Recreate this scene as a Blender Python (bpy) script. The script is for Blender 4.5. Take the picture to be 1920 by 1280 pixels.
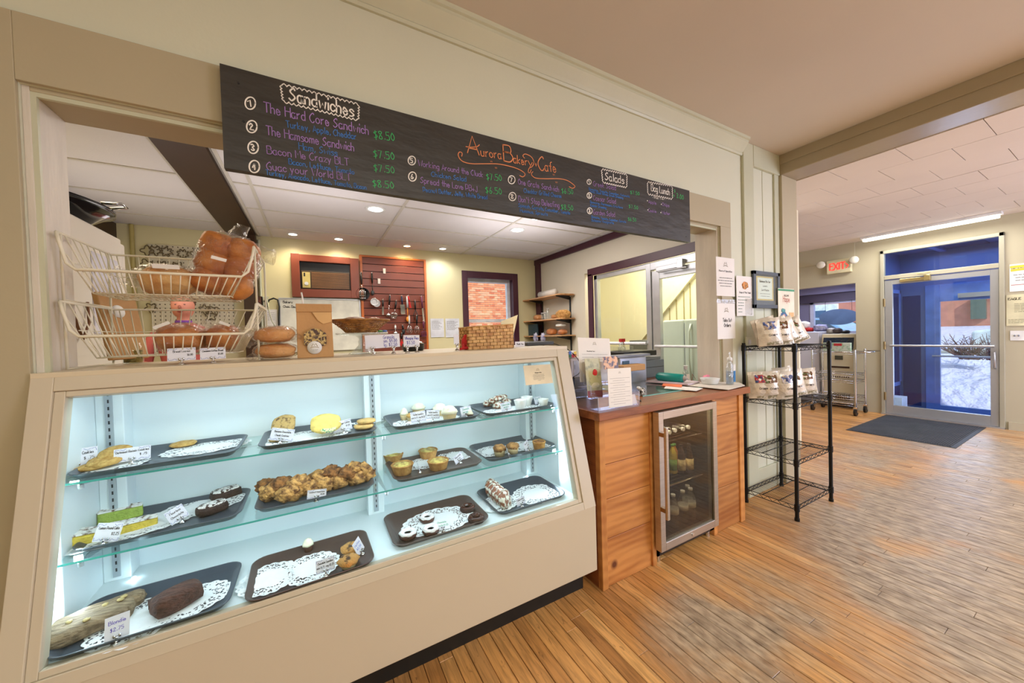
import bpy, math, random
import numpy as np
from mathutils import Vector, Matrix
for _o in list(bpy.data.objects): bpy.data.objects.remove(_o)
SC = bpy.context.scene
PI = math.pi
# ------------------------------------------------------------ camera
FPX = 666.67; YAW, PITCH, ROLL = math.radians(60.9154), math.radians(-1.04395), math.radians(-1.72026)
CAM = np.array([0.0, 0.0, 1.38])
_f = np.array([math.cos(PITCH)*math.cos(YAW), math.cos(PITCH)*math.sin(YAW), math.sin(PITCH)])
_r = np.array([math.sin(YAW), -math.cos(YAW), 0.0]); _u = np.cross(_r, _f)
_r2 = _r*math.cos(ROLL)+_u*math.sin(ROLL); _u2 = np.cross(_r2, _f)
cd = bpy.data.cameras.new('camera'); cam = bpy.data.objects.new('camera', cd)
SC.collection.objects.link(cam); SC.camera = cam
cd.sensor_width = 36; cd.lens = 36*FPX/1920; cd.clip_start = 0.02; cd.clip_end = 300
cam.matrix_world = Matrix(((_r2[0], _u2[0], -_f[0], CAM[0]), (_r2[1], _u2[1], -_f[1], CAM[1]), (_r2[2], _u2[2], -_f[2], CAM[2]), (0, 0, 0, 1)))
def P(px, py, ax, val):
    """world point on the plane ax=val seen at photo pixel (px, py)"""
    d = _r2*((px-960)/FPX) - _u2*((py-640)/FPX) + _f
    i = 'xyz'.index(ax); t = (val-CAM[i])/d[i]
    return CAM+t*d
# ------------------------------------------------------------ world, lights, exposure
vs = SC.view_settings; vs.view_transform = 'Standard'; vs.look = 'None'; vs.gamma = 1; vs.use_curve_mapping = False
vs.exposure = -0.13
W = bpy.data.worlds.new('world'); SC.world = W; W.use_nodes = True
_b = W.node_tree.nodes['Background']; _b.inputs[0].default_value = (0.62, 0.75, 1.0, 1); _b.inputs[1].default_value = 1.3
def light(kind, name, loc, energy, color=(1, 1, 1), size=None, size_y=None, rot=(0, 0, 0), spot=None, radius=None):
    l = bpy.data.lights.new(name, kind); l.energy = energy; l.color = color
    if size is not None: l.size = size
    if size_y is not None: l.shape = 'RECTANGLE'; l.size_y = size_y
    if spot: l.spot_size = math.radians(spot); l.spot_blend = 0.7
    if radius is not None: l.shadow_soft_size = radius
    o = bpy.data.objects.new(name, l); o.location = loc; o.rotation_euler = rot; SC.collection.objects.link(o)
    return o
WARM = (1.0, 0.985, 0.90); NEUT = (0.98, 0.985, 0.97); COOL = (0.72, 0.82, 1.0)
sun = light('SUN', 'sun', (4, -6, 9), 4.0, (1.0, 0.95, 0.88), rot=(math.radians(52), 0, math.radians(-25)))
sun.data.angle = 0.02
# ceiling fixtures of the front room, out of the frame behind the camera
light('AREA', 'ceiling_fixture_light', (0.6, -1.3, 2.80), 46, WARM, 1.3, 0.5)
light('AREA', 'ceiling_fixture_light', (-1.2, -0.9, 2.80), 18, WARM, 0.8, 0.5)
light('AREA', 'ceiling_fixture_light', (2.6, -1.5, 2.80), 38, NEUT, 1.3, 0.5)
light('AREA', 'ceiling_fixture_light', (5.4, -0.6, 2.62), 30, NEUT, 0.4, 1.4)
# added up-facing fill lamps without fixtures, behind and beside the camera
for _p, _e in (((-.3, -1.6, 1.9), 15), ((1.9, -1.7, 1.9), 17), ((5.6, -1.6, 1.7), 16)): light('AREA', 'up_fill_lamp', _p, _e, NEUT, 1.2, .8, rot=(PI, 0, 0))
for _p, _e in (((.1, 3.3, 1.9), 6), ((2.0, 3.4, 1.9), 10), ((-1.25, 3.9, 1.7), 4)): light('AREA', 'kitchen_up_fill_lamp', _p, _e, (.98, .95, 1), .9, .6, rot=(PI, 0, 0))  # added up-facing fill that lifts the kitchen ceiling, no real fixture
# daylight from the shop windows in the side of the front bay
light('AREA', 'shop_window_daylight', (5.6, -2.9, 1.5), 190, (0.62, 0.70, 1.0), 2.8, 1.7, rot=(math.radians(84), 0, 0))
light('AREA', 'vestibule_daylight', (8.5, 1.3, 2.5), 9, (0.40, 0.52, 1.0), 1.0, 1.2)
light('AREA', 'vestibule_daylight', (9.0, 1.28, .9), 14, (0.55, 0.65, 1.0), 1.5, .8, rot=(0, math.radians(90), 0))
# fluorescent tube near the entrance
light('AREA', 'tube_light', (7.13, 1.48, 2.60), 24, (1.0, 0.97, 0.9), 0.12, 1.2)
# broad fill lamps added to the kitchen besides its downlights
light('AREA', 'kitchen_fill_light', (1.4, 3.5, 2.60), 60, (1.0, 0.93, 0.88), 2.2, 1.2)
light('AREA', 'kitchen_fill_light', (-1.2, 3.0, 2.60), 14, (1.0, 0.85, 0.6), 0.5, 1.0)
light('AREA', 'back_room_light', (4.2, 3.4, 2.95), 62, (1.0, 0.93, 0.76), 0.9, 0.9)
light('AREA', 'alcove_light', (8.3, 2.9, 2.1), 12, (0.75, 0.8, 1.0), 0.5, 0.5)
# LED strips inside the pastry case, then added fills under the shelves
LED = (0.76, 0.885, 1.0)
light('AREA', 'case_led_fill_light', (0.24, 1.625, 1.235), 3.6, LED, 1.7, 0.03, rot=(math.radians(18), 0, 0))
for _x in (-0.655, 1.135):
    light('AREA', 'case_led_fill_light', (_x, 1.60, 0.78), 1.1, LED, 0.02, 0.4, rot=(math.radians(90), 0, math.radians(180)))
light('AREA', 'case_led_fill_light', (0.24, 1.60, 0.962), 2.0, LED, 1.7, 0.02, rot=(math.radians(25), 0, 0))  # this and the next: fills added below the shelf fronts to even the light
light('AREA', 'case_led_fill_light', (0.24, 1.578, 0.732), 1.9, LED, 1.7, 0.02, rot=(math.radians(25), 0, 0))
# ------------------------------------------------------------ materials
def lin(c):
    return tuple((v/255/12.92 if v/255 <= .04045 else ((v/255+.055)/1.055)**2.4) for v in c)+(1,)
MATS = {}
def mat(name, col, rough=.6, metal=0, spec=.5, nscale=None, namt=.12, bump=0, bscale=None, emit=0, col2=None, stretch=(1, 1, 1), trans=None, coat=0, thresh=None):
    if name in MATS: return MATS[name]
    m = bpy.data.materials.new(name); m.use_nodes = True; MATS[name] = m
    nt = m.node_tree; N = nt.nodes; L = nt.links; b = N['Principled BSDF']
    c = lin(col); b.inputs['Base Color'].default_value = c; b.inputs['Roughness'].default_value = rough
    b.inputs['Metallic'].default_value = metal; b.inputs['Specular IOR Level'].default_value = spec
    if coat: b.inputs['Coat Weight'].default_value = coat
    tc = N.new('ShaderNodeTexCoord'); mp = N.new('ShaderNodeMapping'); L.new(tc.outputs['Object'], mp.inputs[0]); mp.inputs['Scale'].default_value = stretch
    no = N.new('ShaderNodeTexNoise'); no.inputs['Scale'].default_value = nscale or 6; no.inputs['Detail'].default_value = 4
    L.new(mp.outputs[0], no.inputs['Vector'])
    rp = N.new('ShaderNodeValToRGB'); L.new(no.outputs[0], rp.inputs[0])
    c2 = lin(col2) if col2 else tuple(v*(1-namt) for v in c[:3])+(1,)
    c1 = c if col2 else tuple(min(1, v*(1+namt)) for v in c[:3])+(1,)
    rp.color_ramp.elements[0].color = c2; rp.color_ramp.elements[1].color = c1
    a, bb = thresh or (.35, .65); rp.color_ramp.elements[0].position = a; rp.color_ramp.elements[1].position = bb
    L.new(rp.outputs[0], b.inputs['Base Color'])
    if bump:
        n2 = N.new('ShaderNodeTexNoise'); n2.inputs['Scale'].default_value = bscale or (nscale or 6)*6; n2.inputs['Detail'].default_value = 3; L.new(mp.outputs[0], n2.inputs['Vector'])
        bu = N.new('ShaderNodeBump'); bu.inputs['Strength'].default_value = bump; bu.inputs['Distance'].default_value = .01
        L.new(n2.outputs[0], bu.inputs['Height']); L.new(bu.outputs[0], b.inputs['Normal'])
    if emit:
        b.inputs['Emission Color'].default_value = c; b.inputs['Emission Strength'].default_value = emit
    return m
def glassmat(name, tint=(255, 255, 255), ior=1.45, rough=0.0, gl=(1, 1, 1, 1), fmul=1.0, base=0.0, bump=0, bscale=30):
    if name in MATS: return MATS[name]
    m = bpy.data.materials.new(name); m.use_nodes = True; MATS[name] = m
    nt = m.node_tree; N = nt.nodes; L = nt.links; N.clear()
    out = N.new('ShaderNodeOutputMaterial'); mx = N.new('ShaderNodeMixShader'); tr = N.new('ShaderNodeBsdfTransparent'); gs = N.new('ShaderNodeBsdfGlossy')
    tr.inputs[0].default_value = lin(tint); gs.inputs['Color'].default_value = gl; gs.inputs['Roughness'].default_value = rough
    # Schlick reflectance, the same from both sides of a thin sheet
    fr = N.new('ShaderNodeLayerWeight'); fr.inputs[0].default_value = .5
    pw = N.new('ShaderNodeMath'); pw.operation = 'POWER'; pw.inputs[1].default_value = 4.0; L.new(fr.outputs['Facing'], pw.inputs[0])
    f0 = ((ior-1)/(ior+1))**2
    ma = N.new('ShaderNodeMath'); ma.operation = 'MULTIPLY_ADD'; ma.inputs[1].default_value = .8*fmul; ma.inputs[2].default_value = base+f0*fmul
    L.new(pw.outputs[0], ma.inputs[0]); L.new(ma.outputs[0], mx.inputs[0]); L.new(tr.outputs[0], mx.inputs[1]); L.new(gs.outputs[0], mx.inputs[2]); L.new(mx.outputs[0], out.inputs[0])
    if bump:
        no = N.new('ShaderNodeTexNoise'); no.inputs['Scale'].default_value = bscale; no.inputs['Detail'].default_value = 3; no.inputs['Distortion'].default_value = 1.5
        tc = N.new('ShaderNodeTexCoord'); L.new(tc.outputs['Object'], no.inputs['Vector'])
        bu = N.new('ShaderNodeBump'); bu.inputs['Strength'].default_value = bump; bu.inputs['Distance'].default_value = .02
        L.new(no.outputs[0], bu.inputs['Height']); L.new(bu.outputs[0], gs.inputs['Normal']); L.new(bu.outputs[0], fr.inputs['Normal'])
    return m
GLASS = glassmat('clear_glass', (250, 255, 253))
CASEGLASS = glassmat('case_front_glass', (250, 255, 255), fmul=.55)
SHELFGLASS = glassmat('shelf_glass', (240, 251, 250), ior=1.45)
ACRYL = glassmat('clear_acrylic', (248, 250, 255), base=.06)
WRAP = glassmat('plastic_wrap', (253, 252, 250), ior=1.4, rough=.16, bump=1.0, bscale=45, base=.03, fmul=.8)
FOIL = mat('chip_bag_foil', (232, 222, 205), .28, .15, nscale=20, bump=.8, bscale=22)
def edgeglass():
    m = mat('glass_edge', (70, 175, 165), .15, nscale=4, emit=0); return m
GEDGE = edgeglass()
def woodmat(name, c1, c2, scale=(1, 1, 1), rough=.4, wscale=3, dist=5, knots=False, dark=(90, 50, 25)):
    if name in MATS: return MATS[name]
    m = bpy.data.materials.new(name); m.use_nodes = True; MATS[name] = m
    nt = m.node_tree; N = nt.nodes; L = nt.links; b = N['Principled BSDF']; b.inputs['Roughness'].default_value = rough
    tc = N.new('ShaderNodeTexCoord'); mp = N.new('ShaderNodeMapping'); mp.inputs['Scale'].default_value = scale
    oi = N.new('ShaderNodeObjectInfo'); va = N.new('ShaderNodeVectorMath'); va.operation = 'ADD'
    cx = N.new('ShaderNodeCombineXYZ'); ml = N.new('ShaderNodeMath'); ml.operation = 'MULTIPLY'; ml.inputs[1].default_value = 37
    L.new(oi.outputs['Random'], ml.inputs[0])
    for i in range(3): L.new(ml.outputs[0], cx.inputs[i])
    L.new(tc.outputs['Object'], va.inputs[0]); L.new(cx.outputs[0], va.inputs[1]); L.new(va.outputs[0], mp.inputs[0])
    n0 = N.new('ShaderNodeTexNoise'); n0.inputs['Scale'].default_value = wscale; n0.inputs['Detail'].default_value = 5; n0.inputs['Distortion'].default_value = dist*.2
    L.new(mp.outputs[0], n0.inputs['Vector'])
    wv = N.new('ShaderNodeTexWave'); wv.inputs['Scale'].default_value = wscale*1.6; wv.inputs['Distortion'].default_value = dist; wv.bands_direction = 'Z'; wv.inputs['Detail'].default_value = 3
    L.new(mp.outputs[0], wv.inputs['Vector'])
    mi = N.new('ShaderNodeMix'); mi.data_type = 'FLOAT'; mi.inputs[0].default_value = .14; L.new(n0.outputs[0], mi.inputs[2]); L.new(wv.outputs[0], mi.inputs[3])
    rp = N.new('ShaderNodeValToRGB'); L.new(mi.outputs[0], rp.inputs[0]); rp.color_ramp.elements[0].color = lin(c2); rp.color_ramp.elements[1].color = lin(c1)
    rp.color_ramp.elements[0].position = .3; rp.color_ramp.elements[1].position = .62
    hs = N.new('ShaderNodeHueSaturation'); mr = N.new('ShaderNodeMapRange'); mr.inputs[3].default_value = .82; mr.inputs[4].default_value = 1.14
    L.new(oi.outputs['Random'], mr.inputs[0]); L.new(mr.outputs[0], hs.inputs['Value']); L.new(rp.outputs[0], hs.inputs['Color'])
    last = hs.outputs[0]
    if knots:
        vo = N.new('ShaderNodeTexVoronoi'); vo.inputs['Scale'].default_value = 4.2; L.new(va.outputs[0], vo.inputs['Vector'])
        r2 = N.new('ShaderNodeValToRGB'); L.new(vo.outputs['Distance'], r2.inputs[0]); r2.color_ramp.elements[0].color = (1, 1, 1, 1); r2.color_ramp.elements[1].color = (0, 0, 0, 1)
        r2.color_ramp.elements[0].position = .05; r2.color_ramp.elements[1].position = .13
        mm = N.new('ShaderNodeMix'); mm.data_type = 'RGBA'; L.new(r2.outputs[0], mm.inputs[0]); L.new(last, mm.inputs[6]); mm.inputs[7].default_value = lin(dark); last = mm.outputs[2]
    L.new(last, b.inputs['Base Color'])
    bu = N.new('ShaderNodeBump'); bu.inputs['Strength'].default_value = .12; bu.inputs['Distance'].default_value = .004; L.new(mi.outputs[0], bu.inputs['Height']); L.new(bu.outputs[0], b.inputs['Normal'])
    return m
# ------------------------------------------------------------ mesh helpers
COL = SC.collection
def wloc(o):
    v = Vector((0, 0, 0))
    while o: v += Vector(o.location); o = o.parent
    return v
class MB:
    def __init__(s): s.v = []; s.f = []; s.mi = []; s.cur = 0; s.sm = []; s.smooth = False
    def add(s, vs, fs):
        n = len(s.v); s.v += [tuple(map(float, q)) for q in vs]; s.f += [tuple(n+i for i in f) for f in fs]; s.mi += [s.cur]*len(fs); s.sm += [s.smooth]*len(fs); return s
    def box(s, a, b):
        x0, y0, z0 = a; x1, y1, z1 = b
        x0, x1 = min(x0, x1), max(x0, x1); y0, y1 = min(y0, y1), max(y0, y1); z0, z1 = min(z0, z1), max(z0, z1)
        return s.add([(x0, y0, z0), (x1, y0, z0), (x1, y1, z0), (x0, y1, z0), (x0, y0, z1), (x1, y0, z1), (x1, y1, z1), (x0, y1, z1)],
                     [(0, 3, 2, 1), (4, 5, 6, 7), (0, 1, 5, 4), (1, 2, 6, 5), (2, 3, 7, 6), (3, 0, 4, 7)])
    def obox(s, M, sx, sy, sz):
        q = [M @ Vector((x*sx/2, y*sy/2, z*sz)) for z in (0, 1) for x, y in ((-1, -1), (1, -1), (1, 1), (-1, 1))]
        return s.add(q, [(0, 3, 2, 1), (4, 5, 6, 7), (0, 1, 5, 4), (1, 2, 6, 5), (2, 3, 7, 6), (3, 0, 4, 7)])
    def cyl(s, p0, p1, r, n=12, r2=None, cap=True):
        p0 = Vector(p0); p1 = Vector(p1); r2 = r if r2 is None else r2; d = (p1-p0).normalized()
        a = d.orthogonal().normalized(); b = d.cross(a)
        vs = [p0+(a*math.cos(2*PI*i/n)+b*math.sin(2*PI*i/n))*r for i in range(n)]+[p1+(a*math.cos(2*PI*i/n)+b*math.sin(2*PI*i/n))*r2 for i in range(n)]
        k = s.smooth; s.smooth = n > 6; s.add(vs, [(i, (i+1) % n, n+(i+1) % n, n+i) for i in range(n)]); s.smooth = k
        if cap: s.add(vs, [tuple(range(n-1, -1, -1)), tuple(range(n, 2*n))])
        return s
    def tube(s, pts, r, n=6, closed=False):
        pts = [Vector(p) for p in pts]; m = len(pts); vs = []; a = None
        for i, p in enumerate(pts):
            if closed: d = pts[(i+1) % m]-pts[i-1]
            else: d = pts[min(i+1, m-1)]-pts[max(i-1, 0)]
            d.normalize()
            a = d.orthogonal().normalized() if a is None else (a-d*a.dot(d)).normalized()
            b = d.cross(a); rr = r[i] if isinstance(r, (list, tuple)) else r
            vs += [p+(a*math.cos(2*PI*j/n)+b*math.sin(2*PI*j/n))*rr for j in range(n)]
        fs = []
        for i in range(m if closed else m-1):
            k = (i+1) % m
            fs += [(i*n+j, i*n+(j+1) % n, k*n+(j+1) % n, k*n+j) for j in range(n)]
        if not closed: fs += [tuple(range(n-1, -1, -1)), tuple((m-1)*n+j for j in range(n))]
        q = s.smooth; s.smooth = True; s.add(vs, fs); s.smooth = q; return s
    def lathe(s, c, prof, n=20, M=None, wob=None):
        vs = []
        for (r, z) in prof:
            for j in range(n):
                t = 2*PI*j/n; rr = r*(1+(wob(t, z) if wob else 0)); v = Vector((rr*math.cos(t), rr*math.sin(t), z))
                v = (M @ v) if M else v; vs.append(v+Vector(c))
        m = len(prof); fs = [(i*n+j, i*n+(j+1) % n, (i+1)*n+(j+1) % n, (i+1)*n+j) for i in range(m-1) for j in range(n)]
        fs += [tuple(range(n-1, -1, -1)), tuple((m-1)*n+j for j in range(n))]
        q = s.smooth; s.smooth = True; s.add(vs, fs); s.smooth = q; return s
    def prism(s, pts, ax, a, b):
        """extrude a 2-D outline along axis ax from a to b"""
        def mk(p, h): return {'x': (h, p[0], p[1]), 'y': (p[0], h, p[1]), 'z': (p[0], p[1], h)}[ax]
        n = len(pts); vs = [mk(p, a) for p in pts]+[mk(p, b) for p in pts]
        return s.add(vs, [tuple(range(n-1, -1, -1)), tuple(range(n, 2*n))]+[(i, (i+1) % n, n+(i+1) % n, n+i) for i in range(n)])
    def blob(s, c, sz, rs, amp=.1, freq=2, nu=14, nv=9, M=None, flat=0, p=2.0):
        """lumpy superellipsoid"""
        ph = [rs.uniform(0, 6.28) for _ in range(9)]; vs = []
        def nz(x, y, z): return (math.sin(freq*2.1*x+ph[0])*math.sin(freq*1.7*y+ph[1])+math.sin(freq*3.3*z+ph[2]+x*freq)*.6+math.sin(freq*5.1*y+ph[3]+z*3)*math.sin(freq*4.3*x+ph[4])*.5)
        for i in range(nv+1):
            th = PI*i/nv
            for j in range(nu):
                t = 2*PI*j/nu; x, y, z = math.sin(th)*math.cos(t), math.sin(th)*math.sin(t), math.cos(th)
                if p != 2: 
                    k = (abs(x)**p+abs(y)**p+abs(z)**p)**(-1/p); x, y, z = x*k, y*k, z*k
                k = 1+amp*nz(x, y, z); z2 = max(z*k, -1+flat) if flat else z*k
                v = Vector((x*k*sz[0], y*k*sz[1], z2*sz[2])); v = (M @ v) if M else v; vs.append(v+Vector(c))
        fs = [(i*nu+j, (i+1)*nu+j, (i+1)*nu+(j+1) % nu, i*nu+(j+1) % nu) for i in range(nv) for j in range(nu)]
        q = s.smooth; s.smooth = True; s.add(vs, fs); s.smooth = q; return s
    def build(s, name, mats, parent=None, bevel=0, kind=None, label=None, cat=None, group=None, origin=None):
        me = bpy.data.meshes.new(name)
        V = np.array(s.v)
        if parent is not None: off = wloc(parent); loc = Vector((0, 0, 0))
        else:
            mn = V.min(0); mxx = V.max(0); off = Vector(((mn[0]+mxx[0])/2, (mn[1]+mxx[1])/2, mn[2])) if origin is None else Vector(origin); loc = off
        me.from_pydata([tuple(q) for q in (V-np.array(off))], [], s.f)
        for m in (mats if isinstance(mats, (list, tuple)) else [mats]): me.materials.append(m)
        me.polygons.foreach_set('material_index', s.mi); me.polygons.foreach_set('use_smooth', s.sm)
        o = bpy.data.objects.new(name, me); COL.objects.link(o); o.location = loc; o.parent = parent
        if bevel:
            bm = o.modifiers.new('bevel', 'BEVEL'); bm.width = bevel; bm.segments = 2; bm.limit_method = 'ANGLE'; bm.angle_limit = .6
        if kind: o['kind'] = kind
        if label: o['label'] = label
        if cat: o['category'] = cat
        if group: o['group'] = group
        return o
def thing(name, label, cat, loc, group=None):
    o = bpy.data.objects.new(name, None); COL.objects.link(o); o.location = loc; o.empty_display_size = .05
    o['label'] = label; o['category'] = cat
    if group: o['group'] = group
    return o
def struct(name, loc=(0, 0, 0)):
    o = bpy.data.objects.new(name, None); COL.objects.link(o); o.location = loc; o['kind'] = 'structure'; return o
def Rz(a): return Matrix.Rotation(a, 4, 'Z')
def frame(o, x, z=None, y=None):
    """4x4 with origin o and unit axes x, y, z"""
    x = Vector(x).normalized()
    if z is not None: z = Vector(z).normalized(); y = z.cross(x)
    else: y = Vector(y).normalized(); z = x.cross(y)
    return Matrix(((x[0], y[0], z[0], o[0]), (x[1], y[1], z[1], o[1]), (x[2], y[2], z[2], o[2]), (0, 0, 0, 1)))
def T(o, rz=0): return Matrix.Translation(Vector(o)) @ Rz(rz)
# ------------------------------------------------------------ single-stroke lettering
G = {
'A': '6|02 39 62|14 54', 'B': '6|02 09|~09 49 57 46 06|~06 46 64 42 02', 'C': '6|~58 49 28 06 04 22 42 53', 'D': '6|02 09|~09 49 66 64 42 02', 'E': '5|59 09 02 52|06 46',
'F': '5|59 09 02|06 46', 'G': '6|~58 49 28 06 04 22 52 55|55 35', 'H': '6|02 09|62 69|06 66', 'I': '2|12 19', 'J': '5|~49 44 32 12 04', 'K': '6|02 09|59 05 62', 'L': '5|09 02 52',
'M': '7|02 09 35 69 72', 'N': '6|02 09 62 69', 'O': '6|~39 17 05 13 32 53 65 57 39', 'P': '6|02 09|~09 49 57 55 44 04', 'Q': '6|~39 17 05 13 32 53 65 57 39|44 62', 'R': '6|02 09|~09 49 57 55 44 04|24 62',
'S': '6|~58 49 28 17 26 45 54 43 22 03', 'T': '6|09 69|39 32', 'U': '6|~09 04 22 42 64 69', 'V': '6|09 32 69', 'W': '8|09 22 47 62 89', 'X': '6|02 69|09 62', 'Y': '6|09 35 69|35 32', 'Z': '6|09 69 02 62',
'a': '5|~45 26 05 03 12 32 45|46 42 52', 'b': '5|09 02|~05 26 45 43 22 03', 'c': '4|~45 26 05 03 22 43', 'd': '5|49 42|~45 26 05 03 22 43', 'e': '5|~04 44 35 16 04 12 32 43', 'f': '4|~49 28 22|06 36',
'g': '5|~45 26 05 03 22 43|~46 42 30 00', 'h': '5|09 02|~05 26 45 42', 'i': '2|16 12|18 19', 'j': '3|~26 21 10 00|28 29', 'k': '5|09 02|46 04 42', 'l': '2|19 12', 'm': '7|06 02|~05 26 35 32|~35 56 65 62',
'n': '5|06 02|~05 26 45 42', 'o': '5|~26 05 03 22 43 45 26', 'p': '5|06 00|~05 26 45 43 22 03', 'q': '5|46 40|~45 26 05 03 22 43', 'r': '4|06 02|~04 26 36', 's': '4|~45 26 05 24 43 22 02', 't': '4|29 23 32|06 46',
'u': '5|~06 03 22 43|46 42', 'v': '4|06 22 46', 'w': '6|06 12 35 52 66', 'x': '4|02 46|06 42', 'y': '5|06 22|46 10', 'z': '4|06 46 02 42',
'0': '5|~29 06 04 22 44 46 29', '1': '3|07 29 22', '2': '5|~07 29 47 25 02|02 52', '3': '5|~08 29 47 26 25 43 22 03', '4': '5|39 04 44|39 32', '5': '5|49 09 06|~06 36 44 32 02', '6': '5|~39 16 03 22 44 25 04',
'7': '5|09 49 12', '8': '5|~26 08 29 48 26 03 22 43 26', '9': '5|~45 25 07 29 47 44 22', '$': '5|~48 28 07 26 44 23 03|21 29+', '.': '2|12 13', ',': '2|13 01', "'": '2|19 17', '+': '5|04 44|26 22', '-': '4|04 44',
'>': '5|08 45 02', ':': '2|13 14|16 17', '*': '3|14 15|04 25|24 05', '!': '2|19 14|12 13', '&': '6|~62 18 29 38 03 12 54'}
def spline(p, k=5):
    out = []; n = len(p)
    for i in range(n-1):
        a = p[max(i-1, 0)]; b = p[i]; c = p[i+1]; d = p[min(i+2, n-1)]
        for j in range(k):
            t = j/k; out.append(tuple(.5*((2*b[q])+(-a[q]+c[q])*t+(2*a[q]-5*b[q]+4*c[q]-d[q])*t*t+(-a[q]+3*b[q]-3*c[q]+d[q])*t**3) for q in range(2)))
    return out+[p[-1]]
def layout(text):
    x = 0; S = []
    for ch in text:
        if ch == ' ': x += 3.5; continue
        g = G.get(ch) or G.get(ch.upper()) or G['.']
        parts = g.split('|'); w = float(parts[0])
        for st in parts[1:]:
            sm = st[0] == '~'; st = st.lstrip('~').replace('+', '')
            pts = [(int(q[0])+x, int(q[1])-2) for q in st.split()]
            S.append(spline(pts) if sm and len(pts) > 2 else pts)
        x += w+1.3
    return S, max(x-1.3, 1)
def ribbons(mb, S, M, w):
    for st in S:
        pts = [M @ Vector((p[0], p[1], 0)) for p in st]; nrm = (M.to_3x3() @ Vector((0, 0, 1))).normalized()
        L = []; R = []
        for i, p in enumerate(pts):
            d = pts[min(i+1, len(pts)-1)]-pts[max(i-1, 0)]
            if d.length < 1e-9: d = Vector((1e-6, 0, 0))
            d.normalize(); e = d.cross(nrm)*w/2
            if i == 0: p = p-d*w*.3
            if i == len(pts)-1: p = p+d*w*.3
            L.append(p+e); R.append(p-e)
        n = len(pts); mb.add(L+R, [(i, i+1, n+i+1, n+i) for i in range(n-1)])
def write(parent, text, o, xdir, ydir, width, height, w, material, name='lettering'):
    """lettering on a surface: o = left end of the baseline, xdir along the line, ydir up, height = capital height"""
    S, tw = layout(text); kx = width/tw; ky = height/7
    x = Vector(xdir).normalized(); y = Vector(ydir).normalized(); z = x.cross(y)
    M = Matrix(((x[0]*kx, y[0]*ky, z[0], o[0]), (x[1]*kx, y[1]*ky, z[1], o[1]), (x[2]*kx, y[2]*ky, z[2], o[2]), (0, 0, 0, 1)))
    mb = MB(); ribbons(mb, S, M, w); return mb.build(name, material, parent)
def ink(c): return mat('ink_%d_%d_%d' % c, c, .7)
def scribble(parent, M, lines, w, material=None, name='lettering'):
    """lines of print too small to read, drawn as short strokes; lines = (x0, x1, y)"""
    mb = MB(); rs = random.Random(len(lines)+int(lines[0][0]*999))
    for (x0, x1, y) in lines:
        x = x0
        while x < x1:
            l = min(rs.uniform(.25, .9)*w*9, x1-x); st = [(x, y), (x+l, y)]; ribbons(mb, [st], M, w); x += l+w*1.6
    return mb.build(name, material or ink((70, 66, 62)), parent)
BLK = ink((35, 33, 32)); PAPER = mat('white_paper', (240, 236, 230), .8, nscale=3, namt=.03)
# ============================================================ SETTING
M_WALL = mat('cream_wall_paint', (214, 214, 190), .55, nscale=1.5, namt=.02, bump=.05, bscale=60)
M_TAN = mat('tan_trim_paint', (180, 168, 138), .5, nscale=1.5, namt=.03, bump=.05, bscale=50)
M_CREAM = mat('cream_gloss_paint', (198, 198, 170), .4, nscale=2, namt=.04, bump=.08, bscale=30)
M_JAMB = mat('worn_jamb_paint', (214, 205, 190), .5, nscale=3, namt=.06, stretch=(6, 6, 1), bump=.15, bscale=14)
M_CEIL = mat('white_ceiling_paint', (208, 198, 182), .8, nscale=.8, namt=.03)
M_TILE = mat('ceiling_tile_board', (228, 218, 208), .85, nscale=2, namt=.02, bump=.1, bscale=120)
M_KTILE = mat('kitchen_ceiling_tile', (222, 216, 214), .85, nscale=2, namt=.02, bump=.1, bscale=120)
M_GRID = mat('ceiling_grid_metal', (205, 198, 185), .5, nscale=2, namt=.02)
M_KWALL = mat('kitchen_wall_paint', (216, 206, 162), .38, nscale=1, namt=.03)
M_KWALL2 = mat('kitchen_side_wall_paint', (216, 208, 190), .45, nscale=1, namt=.03)
M_BROWN = mat('dark_brown_beam', (58, 34, 14), .45, nscale=3, namt=.1)
M_PLUM = mat('plum_trim_paint', (72, 32, 48), .35, nscale=3, namt=.1)
M_ALU = mat('brushed_aluminium', (196, 198, 204), .35, .75, nscale=8, namt=.05)
M_GREY = mat('greige_wall_paint', (188, 180, 154), .6, nscale=1, namt=.03)
M_BEAM = mat('beam_gloss_paint', (168, 155, 128), .28, nscale=2, namt=.05, bump=.1, bscale=20)
M_BACK = mat('back_room_paint', (236, 226, 196), .7, nscale=1, namt=.03)
M_BLUE = mat('vestibule_daylight_blue', (92, 118, 176), .5, nscale=1, namt=.08)  # blue cast of the daylight put into the wall colour
M_BLUED = mat('vestibule_reflection_blue', (18, 44, 110), .2, nscale=1, namt=.15)  # dark blue reflections and daylight cast put into the colour
M_LAV = mat('alcove_lavender_paint', (150, 146, 178), .6, nscale=1, namt=.04)
M_LAVD = mat('alcove_dark_band', (86, 76, 96), .6, nscale=1, namt=.05)
M_SNOW = mat('snow', (206, 202, 240), .8, nscale=2, namt=.06, bump=.6, bscale=5)
M_SNOW.node_tree.nodes['Bump'].inputs['Distance'].default_value = .25
rnd = random.Random(7)
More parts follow.
